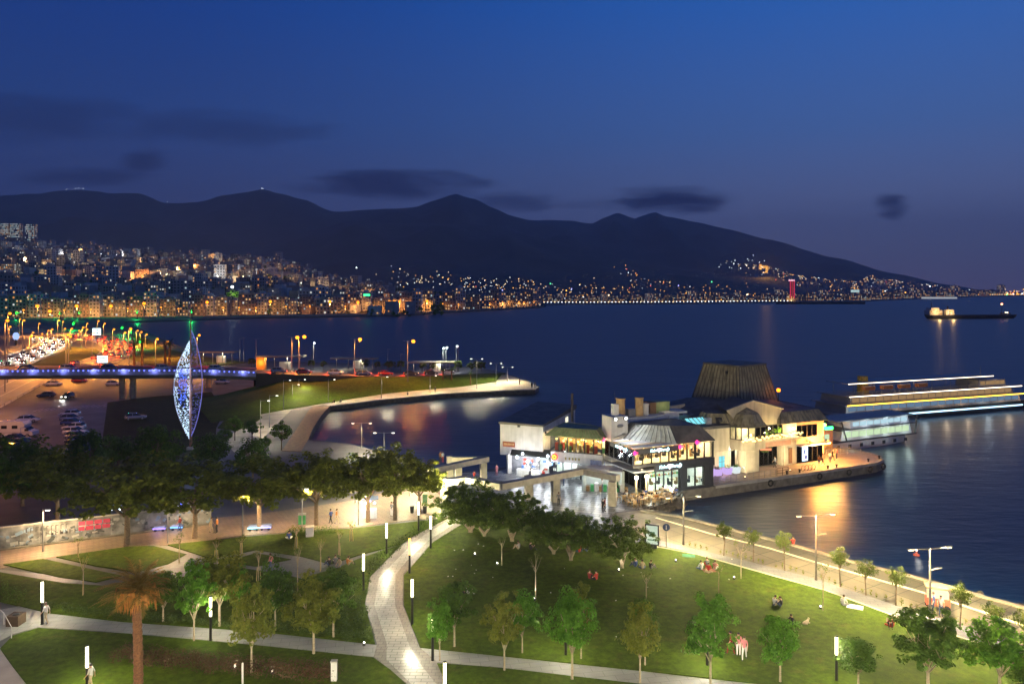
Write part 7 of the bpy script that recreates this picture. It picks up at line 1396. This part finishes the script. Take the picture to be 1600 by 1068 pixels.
for k in range(30): rl.tube((-L_*.43+k*L_*.02, -4.5, 5.7), (-L_*.43+k*L_*.02, -4.5, 6.6), .03, .03, 4)
rl.build('rail', ferry_w, t); MB().box((-L_*.08, 0, 8.2), (L_*.66, 6.5, .14)).build('awning_roof', ferry_w, t); MB().box((-L_*.08, -3.28, 8.22), (L_*.66, .06, .14)).build('top_strip', emat('top_strip', (1, .78, .5), 5), t)
for k in range(8):
    for s in (-1, 1): MB().tube((-L_*.38+k*L_*.085, s*3, 5.7), (-L_*.38+k*L_*.085, s*3, 8.12), .06, .06, 5).build('awning_post', grey_metal, t)
for k in range(4):
    o = MB(); o.rings([[(-L_*.34+k*5.2+x, -4.3+y*.55, 6.9+z) for x, y in ((-1.5, -1), (1.2, -1), (1.9, 0), (1.2, 1), (-1.5, 1))] for z in (0, .75)]); o.build('lifeboat', mat('lifeboat_orange', (.5, .16, .04), .5), t)
    MB().tube((-L_*.34+k*5.2-1.2, -3.9, 5.7), (-L_*.34+k*5.2-1.2, -4.4, 8.0), .06, .05, 5).tube((-L_*.34+k*5.2+1.2, -3.9, 5.7), (-L_*.34+k*5.2+1.2, -4.4, 8.0), .06, .05, 5).build('davit', grey_metal, t)
MB().lathe([(1.3, 5.7), (1.1, 9.3), (1.15, 9.4)], (-L_*.3, 0, 0), 10).build('funnel', yel, t); MB().tube((L_*.25, 0, 7.3), (L_*.25, 0, 10.5), .1, .05, 5).build('mast', grey_metal, t)
for k in range(9): lamp(t, (-L_*.42+k*L_*.098, -6.2, 3.0), 120, (1, .75, .5) if k % 3 else (.7, .88, 1), .3); lamp(t, (-L_*.42+k*L_*.098, -3.2, 7.7), 18, (1, .72, .4), .3)
# anchored cargo ship and small craft
a, b = P(1444, 498, WL), P(1583, 497, WL); d = b-a; L_ = d.length; c = (a+b)/2; s_ = c.y/F; t = thing('cargo_ship', 'long dark cargo ship at anchor with amber lit superstructure on the gulf', 'ship', c, atan2(d.y, d.x)+pi)
hull(L_, 11, -1, 4.0, .12).build('hull', mat('ship_black', (.02, .02, .025), .5), t)
MB().bx(L_*.33, L_*.47, -4, 4, 4.01, 9).bx(L_*.36, L_*.45, -3.5, 3.5, 9.01, 11.5).build('deck_house', bw[3], t); MB().bx(L_*.2, L_*.29, -4, 4, 4.01, 9.5).build('after_house', bw[3], t); MB().bx(-L_*.45, -L_*.37, -2.5, 2.5, 4.01, 6).build('forecastle', bw[1], t); MB().tube((L_*.42, 0, 11), (L_*.42, 0, 17), .35, .2, 5).tube((-L_*.37, 0, 4), (-L_*.37, 0, 15), .35, .2, 5).tube((L_*.24, 0, 9), (L_*.24, 0, 13), .8, .7, 6).build('masts', dark_metal, t)
wp = MB()
for k in range(16): wp.box((L_*R.choice((R.uniform(.34, .46), R.uniform(.21, .28))), 4.1, R.choice((5.4, 7.6))), (1.4, .3, 1.2), m=R.randrange(3))
wp.build('lit_window', lit, t, kind='stuff')
for x, z in ((.40, 7.5), (.25, 7)): lamp(t, (L_*x, 9, z), 5000, (1, .6, .2), 1)
MB().ball((-L_*.37, 0, 15), 1.0).build('mast_lamp', emat('mast_red', (1, .35, .15), 8), t); MB().ball((-L_*.41, 2.6, 6.2), .7).ball((-L_*.39, 2.6, 6.4), .6).build('deck_lamps', warm_e, t)
t = thing('lit_buoy', 'tiny floating buoy with one light off the promenade', 'buoy', P(1432, 867, WL), .3); MB().lathe([(.1, -.25), (.34, -.1), (.34, .12), (.12, .22), (.06, .5)], n=10).build('float', mat('buoy_red', (.4, .08, .05), .5), t); MB().ball((0, 0, .56), .09).build('lamp_globe', white_e, t); lamp(t, (0, -.3, .8), 20, (1, .95, .85), .1)
# ------------------------------------------------------------------ people
def pose_joints(kind):
    J = {}
    if kind in ('stand', 'walk'):
        pz = .93; J = dict(pel=(0, 0, pz), sp=(0, -.01, 1.14), ch=(0, 0, 1.34), nk=(0, .01, 1.49))
        sw = .17 if kind == 'walk' else 0
        for s, n in ((-1, 'l'), (1, 'r')):
            k = s*sw; J.update({n+'sh': (s*.175, 0, 1.42), n+'el': (s*.235, -.03-k*.5, 1.15), n+'wr': (s*.235, .06-k*1.1, .92), n+'hip': (s*.09, 0, .88), n+'kn': (s*.1, .04+k*.9, .49), n+'an': (s*.1, -.02+k*1.5, .09 if k >= 0 else .14), n+'to': (s*.11, .15+k*1.5, .045)})
    elif kind == 'sit':
        J = dict(pel=(0, 0, .13), sp=(0, -.03, .33), ch=(0, .02, .53), nk=(0, .06, .68))
        for s, n in ((-1, 'l'), (1, 'r')): J.update({n+'sh': (s*.175, .02, .61), n+'el': (s*.25, .2, .42), n+'wr': (s*.12, .38, .45), n+'hip': (s*.09, .05, .13), n+'kn': (s*.13, .42, .47), n+'an': (s*.11, .58, .09), n+'to': (s*.12, .76, .05)})
    elif kind == 'cross':
        J = dict(pel=(0, 0, .13), sp=(0, -.01, .34), ch=(0, .01, .54), nk=(0, .04, .69))
        for s, n in ((-1, 'l'), (1, 'r')): J.update({n+'sh': (s*.175, .01, .62), n+'el': (s*.27, .1, .38), n+'wr': (s*.2, .3, .26), n+'hip': (s*.09, .04, .13), n+'kn': (s*.38, .34, .17), n+'an': (-s*.06, .42+.06*s, .08), n+'to': (-s*.18, .48+.06*s, .06)})
    else:  # recline on an elbow
        J = dict(pel=(0, 0, .12), sp=(0, -.18, .2), ch=(0, -.36, .32), nk=(0, -.46, .43))
        for s, n in ((-1, 'l'), (1, 'r')): J.update({n+'sh': (s*.175, -.41, .36), n+'el': (s*.26, -.55, .08), n+'wr': (s*.2, -.33, .06), n+'hip': (s*.09, .05, .12), n+'kn': (s*.11, .45, .28 if s > 0 else .1), n+'an': (s*.1, .82 if s < 0 else .7, .08), n+'to': (s*.13, .9 if s < 0 else .85, .14)})
    return J
SEG = {}
def body_mesh(kind):
    J = {k: Vector(v) for k, v in pose_joints(kind).items()}; up = (J['nk']-J['ch']).normalized(); fw = Vector((0, 1, 0)); fw = (fw-up*fw.dot(up)).normalized()
    J['hb'] = J['nk']+up*.06+fw*.01; J['hd'] = J['nk']+up*.15+fw*.03; J['tp'] = J['nk']+up*.225+fw*.015; J['ns'] = J['hd']+fw*.115-up*.02
    Rr = dict(pel=.125, sp=.115, ch=.135, nk=.052, hb=.07, hd=.088, tp=.06, ns=.014)
    E_ = [('pel', 'sp'), ('sp', 'ch'), ('ch', 'nk'), ('nk', 'hb'), ('hb', 'hd'), ('hd', 'tp'), ('hd', 'ns')]
    for n, s in (('l', -1), ('r', 1)):
        Rr.update({n+'sh': .062, n+'el': .043, n+'wr': .03, n+'hip': .098, n+'kn': .062, n+'an': .042, n+'to': .036})
        J[n+'pm'] = J[n+'wr']+(J[n+'wr']-J[n+'el']).normalized()*.07; Rr[n+'pm'] = .028; J[n+'er'] = J['hd']+Vector((s*.092, 0, 0)); Rr[n+'er'] = .016
        E_ += [('ch', n+'sh'), (n+'sh', n+'el'), (n+'el', n+'wr'), (n+'wr', n+'pm'), ('pel', n+'hip'), (n+'hip', n+'kn'), (n+'kn', n+'an'), (n+'an', n+'to'), ('hd', n+'er')]
        d = (J[n+'wr']-J[n+'el']).normalized(); sd = d.cross(Vector((s, .3, 0))).normalized()
        for k, (o, l_) in enumerate(((-.028, .07), (-.01, .085), (.009, .08), (.027, .062), (.045, .045))):
            a = n+'f%d' % k; J[a] = J[n+'pm']+sd*o+d*(.03 if k < 4 else -.02); J[a+'t'] = J[a]+d*l_*.8+Vector((-s*.018, .01, -.012))+(sd*.02 if k == 4 else Vector()); Rr[a] = .0095; Rr[a+'t'] = .0075
            E_ += [(n+'pm', a), (a, a+'t')]
    names = list(J); me = bpy.data.meshes.new('p'); me.from_pydata([J[n] for n in names], [(names.index(a), names.index(b)) for a, b in E_], []); o = bpy.data.objects.new('p', me); COL.objects.link(o)
    sk = o.modifiers.new('s', 'SKIN'); sk.use_smooth_shade = True; su = o.modifiers.new('u', 'SUBSURF'); su.levels = su.render_levels = 1
    for i, n in enumerate(names): me.skin_vertices[0].data[i].radius = (Rr[n], Rr[n]); me.skin_vertices[0].data[i].use_root = (n == 'pel')
    dg = bpy.context.evaluated_depsgraph_get(); out = bpy.data.meshes.new_from_object(o.evaluated_get(dg)); bpy.data.objects.remove(o); out.name = 'body'
    zone = {}
    for a, b in E_:
        k = b[1:] if b[0] in 'lr' and b not in ('hd', 'hb') else b
        zone[(a, b)] = 0 if b in ('sp', 'ch') or k == 'sh' else 0 if k == 'el' else 1 if k in ('hip', 'kn', 'an') else 3 if k == 'to' else 2
    ms = [0]*len(out.polygons)
    for p in out.polygons:
        c = p.center; best = 9; m_ = 0
        for (a, b), z in zone.items():
            A, B = J[a], J[b]; d = B-A; t = max(0, min(1, (c-A).dot(d)/d.length_squared)); q = (c-(A+d*t)).length-.5*(Rr[a]+Rr[b])
            if q < best: best, m_ = q, z
        ms[p.index] = m_
    out.materials.clear()
    for _ in range(4): out.materials.append(None)
    out.polygons.foreach_set('material_index', ms); out.polygons.foreach_set('use_smooth', [True]*len(ms))
    hr = MB(); u2 = up; s2 = u2.cross(fw)
    cen = J['hd']+u2*.015-fw*.012
    rs = []
    for j in range(5):
        a = .12+j*.36; rs.append([cen+u2*.118*cos(a)+(s2*cos(t)*.105+fw*sin(t)*(.118 if sin(t) < 0 else .1))*sin(a)-u2*(.05 if sin(t) < -.2 and j == 4 else 0) for t in [2*pi*i/12 for i in range(12)]])
    hr.rings(rs, caps=True)
    ey = MB()
    for s in (-1, 1): ey.ball(J['hd']+fw*.085+s2*s*.034+u2*.005, .012, 0, 6, 4)
    ey.box(J['hd']+fw*.083-u2*.052, (.045, .012, .008), m=1)
    return out, hr, ey
PB = {}
skin = [mat('skin_tan', (.42, .24, .16), .6, var=.05), mat('skin_light', (.52, .33, .24), .6, var=.05)]; hairm = [mat('hair_dark', (.02, .014, .01), .6), mat('hair_brown', (.07, .035, .015), .6)]
eye_m = mat('eye_dark', (.01, .01, .01), .3); lip_m = mat('lip', (.3, .09, .08), .5); shoe_m = mat('shoe_dark', (.03, .03, .03), .6)
cl = {'white': (.62, .6, .58), 'black': (.02, .02, .022), 'red': (.45, .04, .03), 'pink': (.6, .2, .22), 'blue': (.06, .1, .3), 'grey': (.2, .2, .21), 'green': (.05, .16, .06), 'orange': (.5, .18, .04), 'denim': (.07, .1, .19), 'beige': (.45, .36, .24), 'darkred': (.2, .02, .02)}
def cloth(c): return mat('cloth_'+c, cl[c], .85, var=.12, scale=8)
def person(px, py, pose, rz, top, leg, lab, group=None, k=0, dz=.1, at=None, sc=1.0):
    if pose not in PB: b, hr, ey = body_mesh(pose); PB[pose] = (b, [hr.mesh('hair', m_, True) for m_ in hairm], ey.mesh('face_features', [eye_m, lip_m]))
    p = at if at is not None else P(px, py, dz); t = thing('person', lab, 'person', p, rz, group); b = put('body', PB[pose][0], t)
    for i, m_ in enumerate((cloth(top), cloth(leg), skin[k % 2], shoe_m)): b.material_slots[i].link = 'OBJECT'; b.material_slots[i].material = m_
    put('hair', PB[pose][1][k % 2], t); put('face_features', PB[pose][2], t); t.scale = (sc, sc, sc); return t
G1 = 'people sitting on the big lawn'
for k, a in enumerate(((811, 858, 'sit', 1.2, 'white', 'beige', 'person in white sitting under the umbrella pines'), (828, 859, 'sit', -1.4, 'black', 'black', 'dark clad person sitting by the leaning pine trunk'), (905, 863, 'cross', .4, 'red', 'denim', 'person in red sitting behind the forked pine'), (918, 862, 'sit', 1.5, 'black', 'denim', 'person in black sitting behind the forked pine'), (941, 860, 'cross', 2.5, 'darkred', 'black', 'person in dark red sitting between the last two pines'),
    (921, 905, 'sit', -.5, 'darkred', 'black', 'dim red clad person sitting in mid lawn, left of the pair'), (932, 906, 'cross', .7, 'red', 'black', 'brighter red clad person sitting in mid lawn, right of the pair'), (994, 886, 'sit', .9, 'blue', 'denim', 'person in blue sitting behind the sapling with one leaf tuft'), (1004, 889, 'cross', 0, 'beige', 'denim', 'person in beige in the row behind the leaf tuft sapling'), (1016, 889, 'sit', -1.2, 'black', 'grey', 'dark clad person at the right end of the row behind the leaf tuft sapling'),
    (1096, 890, 'cross', .3, 'white', 'denim', 'person in white at the left of the picnic group'), (1105, 885, 'sit', 0, 'grey', 'red', 'person with red trousers in the middle of the picnic group'), (1107, 893, 'cross', 2.9, 'red', 'beige', 'person in red at the front of the picnic group'), (1117, 890, 'sit', -.6, 'pink', 'white', 'person in pink at the right of the picnic group'), (1210, 946, 'sit', -1.2, 'white', 'beige', 'person in white, left of the couple on the bright lawn'), (1221, 948, 'sit', 1.0, 'black', 'denim', 'person in black, right of the couple on the bright lawn'),
    (1238, 976, 'sit', 1.8, 'black', 'black', 'person in black sitting alone near the dog'), (1318, 946, 'cross', -.8, 'white', 'grey', 'person in white sitting by a pale blanket near the kerb'), (1393, 980, 'cross', 0, 'darkred', 'red', 'person in dark red sitting near the big dark tree'), (1390, 977, 'sit', 2.8, 'beige', 'black', 'person in beige behind the one in dark red'), (718, 930, 'recline', 1.4, 'black', 'black', 'person in black lying on the lawn right of the walk'), (730, 929, 'sit', -1.2, 'white', 'white', 'person in white beside the one lying right of the walk'))): person(*a, G1, k)
G2 = 'people sitting on the dark left lawn'
for k, a in enumerate(((515, 884, 'sit', .9, 'black', 'denim', 'leftmost of the picnic row left of the walk, in black'), (524, 881, 'cross', 0, 'grey', 'black', 'person in grey in the picnic row left of the walk'), (531, 885, 'cross', 2.6, 'beige', 'grey', 'person in beige in front of the picnic row left of the walk'), (543, 883, 'sit', -.9, 'orange', 'beige', 'rightmost of the picnic row left of the walk, in orange'), (452, 842, 'cross', .4, 'blue', 'white', 'person in pale blue sitting by the low dark hedge'))): person(*a, G2, k)
G3 = 'people standing and walking'
for k, a in enumerate(((1154, 1024, 'stand', 2.9, 'pink', 'white', 'left one of two pink clad walkers beside the vivid green tree'), (1163, 1030, 'walk', 2.7, 'pink', 'white', 'right one of two pink clad walkers beside the vivid green tree'), (1142, 1022, 'walk', 1.5, 'darkred', 'darkred', 'dim person in dark red behind the vivid green tree'), (423, 892, 'walk', 1.4, 'pink', 'denim', 'person in a pink top behind the dark round tree'), (517, 818, 'walk', 1.2, 'blue', 'black', 'person in blue walking on the avenue beyond the hedge'), (526, 818, 'walk', -1.2, 'orange', 'beige', 'person in orange walking on the avenue beyond the hedge'),
    (615, 806, 'walk', .5, 'white', 'white', 'pale clad person left of the bright plane trunk on the plaza'), (612, 806, 'stand', 2.5, 'grey', 'white', 'person in grey beside the pale clad one on the plaza'), (223, 826, 'stand', .3, 'black', 'black', 'dark figure standing before the mural wall, left one'), (233, 825, 'stand', -.4, 'black', 'denim', 'dark figure standing before the mural wall, right one'), (281, 830, 'walk', 1.5, 'darkred', 'denim', 'walker beside the blue lit toy cart'), (330, 832, 'walk', -1.5, 'beige', 'beige', 'walker in beige on the avenue'), (339, 832, 'stand', 1.5, 'orange', 'black', 'walker in orange on the avenue'),
    (942, 801, 'stand', 2.2, 'black', 'black', 'dark figure at the plaza edge by the portico end, leaning forward'), (945, 799, 'stand', -2.0, 'darkred', 'black', 'second dark figure at the plaza edge behind the first'), (873, 790, 'walk', 0, 'grey', 'black', 'dim figure walking in front of the portico column'), (776, 743, 'stand', .5, 'pink', 'pink', 'figure in bright pink at the plaza edge by the water'), (741, 745, 'sit', .0, 'red', 'black', 'person in red sitting behind the portico'), (688, 722, 'stand', 0, 'orange', 'black', 'person on the quay behind the bright plane tree, in orange'), (692, 722, 'stand', .6, 'white', 'red', 'person on the quay behind the bright plane tree, in white'),
    (1240, 851, 'sit', .3, 'red', 'darkred', 'person in red sitting at the quay edge by the bright tree'), (1459, 957, 'stand', 1.0, 'blue', 'denim', 'customer in blue at the snack cart'), (1470, 962, 'stand', 2.9, 'white', 'denim', 'customer in white at the snack cart'), (72, 974, 'walk', 1.4, 'white', 'beige', 'pale walker beside the left lamp column'), (142, 1076, 'walk', 1.5, 'white', 'beige', 'pale walker behind the lower left lamp column'))): person(*a, G3, k, dz=.05)
G4 = 'people on the peninsula walk'
for k, a in enumerate(((680, 613, 'stand', 0, 'black', 'black', 'dark figure standing on the peninsula walk'), (672, 610, 'stand', 1, 'white', 'denim', 'pale figure on the peninsula walk'), (637, 617, 'sit', 0, 'grey', 'black', 'figure sitting at the peninsula sea wall'), (523, 629, 'sit', 2, 'black', 'black', 'dark figure sitting by the boardwalk head'), (533, 628, 'cross', 1, 'grey', 'denim', 'figure in grey sitting by the boardwalk head'), (831, 606.5, 'stand', 0, 'black', 'black', 'left one of two figures at the peninsula tip'), (836, 606, 'stand', 1, 'black', 'grey', 'right one of two figures at the peninsula tip'), (812, 601, 'stand', 1, 'darkred', 'black', 'figure in dark red near the peninsula tip'))): person(*a, G4, k, dz=.05)
R = random.Random(31)
for k, (u, v) in enumerate(((33, 2.2), (34.2, 2.6), (36.5, 3.4), (38.2, 4.4), (39.5, 4.8), (26, 4.2))): person(0, 0, ('stand', 'walk')[k % 2], R.random()*6, ('orange', 'beige', 'white', 'black', 'pink', 'grey')[k], ('denim', 'black')[k % 2], ('person in orange on the glowing pier deck before the shop windows', 'person in beige on the glowing pier deck', 'person in white queueing at the boarding gangway', 'person in black at the boarding gangway', 'person in pink next to the gangway', 'person in grey at the terminal entrance')[k], 'people on the pier deck', k, at=L(u, v, .04))
for k, (u, v) in enumerate(((-5, 3.5), (-3.4, 2.2), (-8.5, 8), (-11.5, 12.5), (-10, 11.2))): person(0, 0, ('stand', 'walk')[k % 2], R.random()*6, ('white', 'green', 'blue', 'grey', 'red')[k], ('denim', 'black')[k % 2], ('person in white at the dazzling market stall', 'person in green at the dazzling market stall', 'person in blue outside the shop wing', 'person in grey at the white kiosk', 'person in red at the white kiosk')[k], 'people at the shops', k, at=L(u, v, .04))
# seated guests on the terrace
for k, (u, v) in enumerate(spots_[::2]): person(0, 0, 'sit', R.random()*6, ('white', 'beige', 'black', 'blue', 'orange')[k % 5], 'denim', 'guest seated at a terrace table before the corner veranda', 'guests on the terrace', k, at=L(u+.55, v+.1, .42))
# dog, blankets
t = thing('dog', 'small pale dog lying on the lawn near the person in black', 'dog', P(1259, 974, .1), .6); me = bpy.data.meshes.new('d'); vs = [(0, 0, .16), (.2, 0, .17), (.34, .02, .24), (.44, .03, .32), (.56, .04, .3), (-.18, 0, .15), (-.34, .05, .08), (.26, .1, .06), (.4, .13, .04), (.26, -.1, .06), (.42, -.12, .04), (-.14, .14, .09), (.04, .17, .05), (-.14, -.14, .09), (.04, -.16, .05), (.43, .09, .4), (.43, -.03, .4)]
me.from_pydata(vs, [(0, 1), (1, 2), (2, 3), (3, 4), (0, 5), (5, 6), (1, 7), (7, 8), (1, 9), (9, 10), (5, 11), (11, 12), (5, 13), (13, 14), (3, 15), (3, 16)], []); o = bpy.data.objects.new('p', me); COL.objects.link(o); o.modifiers.new('s', 'SKIN'); o.modifiers.new('u', 'SUBSURF').levels = 1
for i, r_ in enumerate((.12, .11, .07, .075, .035, .1, .02, .045, .03, .045, .03, .06, .03, .06, .03, .02, .02)): me.skin_vertices[0].data[i].radius = (r_, r_)
bm_ = bpy.data.meshes.new_from_object(o.evaluated_get(bpy.context.evaluated_depsgraph_get())); bpy.data.objects.remove(o); bm_.name = 'body'; bm_.materials.clear(); bm_.materials.append(mat('dog_fur', (.5, .4, .28), .9)); bm_.polygons.foreach_set('use_smooth', [True]*len(bm_.polygons)); put('body', bm_, t)
for px, py, col, lab, rz in ((1336, 948, (.55, .5, .62), 'pale lilac picnic blanket beside the person in white near the kerb', -.5), (1076, 868, (.03, .16, .1), 'dark green blanket at the lawn edge below the foot strip', -.2), (1108, 891, (.3, .12, .08), 'reddish blanket under the picnic group', .1)):
    m_ = MB(); n = 6
    m_.rings([[(x*.28-.84, y*.2-.6, .04+.02*noise.noise(Vector((x, y, px)))) for x in range(7)] for y in range(7)], caps=False, closed=False); o = m_.build('blanket', mat('blanket_%d' % px, col, .9, var=.3, scale=3)); o.location = P(px, py, .1); o.rotation_euler = (0, 0, rz); o.scale = (.75, .75, 1); tag(o, lab, 'blanket')
# litter on the big lawn
lm_ = MB().rings([[(-.09, -.06, 0), (.08, -.07, 0), (.1, .05, 0), (-.07, .07, 0)], [(-.05, -.04, .05), (.05, -.05, .04), (.06, .03, .06), (-.04, .05, .03)]]).mesh('paper_scrap', mat('litter_white', (.65, .63, .58), .7)); R = random.Random(17)
for k in range(28):
    px, py = (R.uniform(660, 760), R.uniform(840, 900)) if k < 10 else (R.uniform(690, 1180), R.uniform(860, 1000)); o = put('paper_scrap', lm_, None, P(px, py, .1), R.random()*6); s = R.uniform(.4, 1.0); o.scale = (s, s, s); tag(o, 'scrap of pale litter lying in the grass of the big lawn', 'litter', 'litter scraps on the lawn')
# ------------------------------------------------------------------ evening haze over the gulf
hz = bpy.data.materials.new('haze_air'); hz.use_nodes = True; nt = hz.node_tree; nt.nodes.clear()
pv = nt.nodes.new('ShaderNodeVolumePrincipled'); pv.inputs['Density'].default_value = 9e-5; pv.inputs['Color'].default_value = (.94, .93, 1, 1); pv.inputs['Anisotropy'].default_value = .0
ho = nt.nodes.new('ShaderNodeOutputMaterial'); nt.links.new(pv.outputs[0], ho.inputs['Volume'])
MB().bx(-16500, 11000, -250, 11650, -9, 1120).build('haze', hz, kind='stuff')
S.cycles.volume_bounces = 0
# ------------------------------------------------------------------ labels that two or three look-alikes share get their place among one another
by = {}
for o in S.objects:
    if o.parent is None and o.get('label') and o.get('group') in ('houses on the town hill', 'blocks on the far shore', 'apartment blocks along the seafront', 'orange lamps along the seafront', 'orange highway lamps', 'orange lamps of the peninsula road'): by.setdefault(o['label'], []).append(o)
for lab, os_ in by.items():
    n = len(os_)
    if n < 2 or n > 20: continue
    os_.sort(key=lambda o: o.location.x/o.location.y)
    for k, o in enumerate(os_):
        w_ = ('left', 'right')[k] if n == 2 else ('left', 'middle', 'right')[k] if n == 3 else ('leftmost' if k == 0 else 'rightmost' if k == n-1 else (NTH+'twelfth thirteenth fourteenth fifteenth sixteenth seventeenth eighteenth nineteenth twentieth'.split())[k]+' from the left')
        o['label'] = lab+', '+w_+(' one' if 'from' not in w_ else '')
        if len(o['label'].replace(',', '').split()) > 16: o['label'] = lab+', '+w_.split()[0]
        if len(o['label'].replace(',', '').split()) > 16: print('LONG', o['label'])
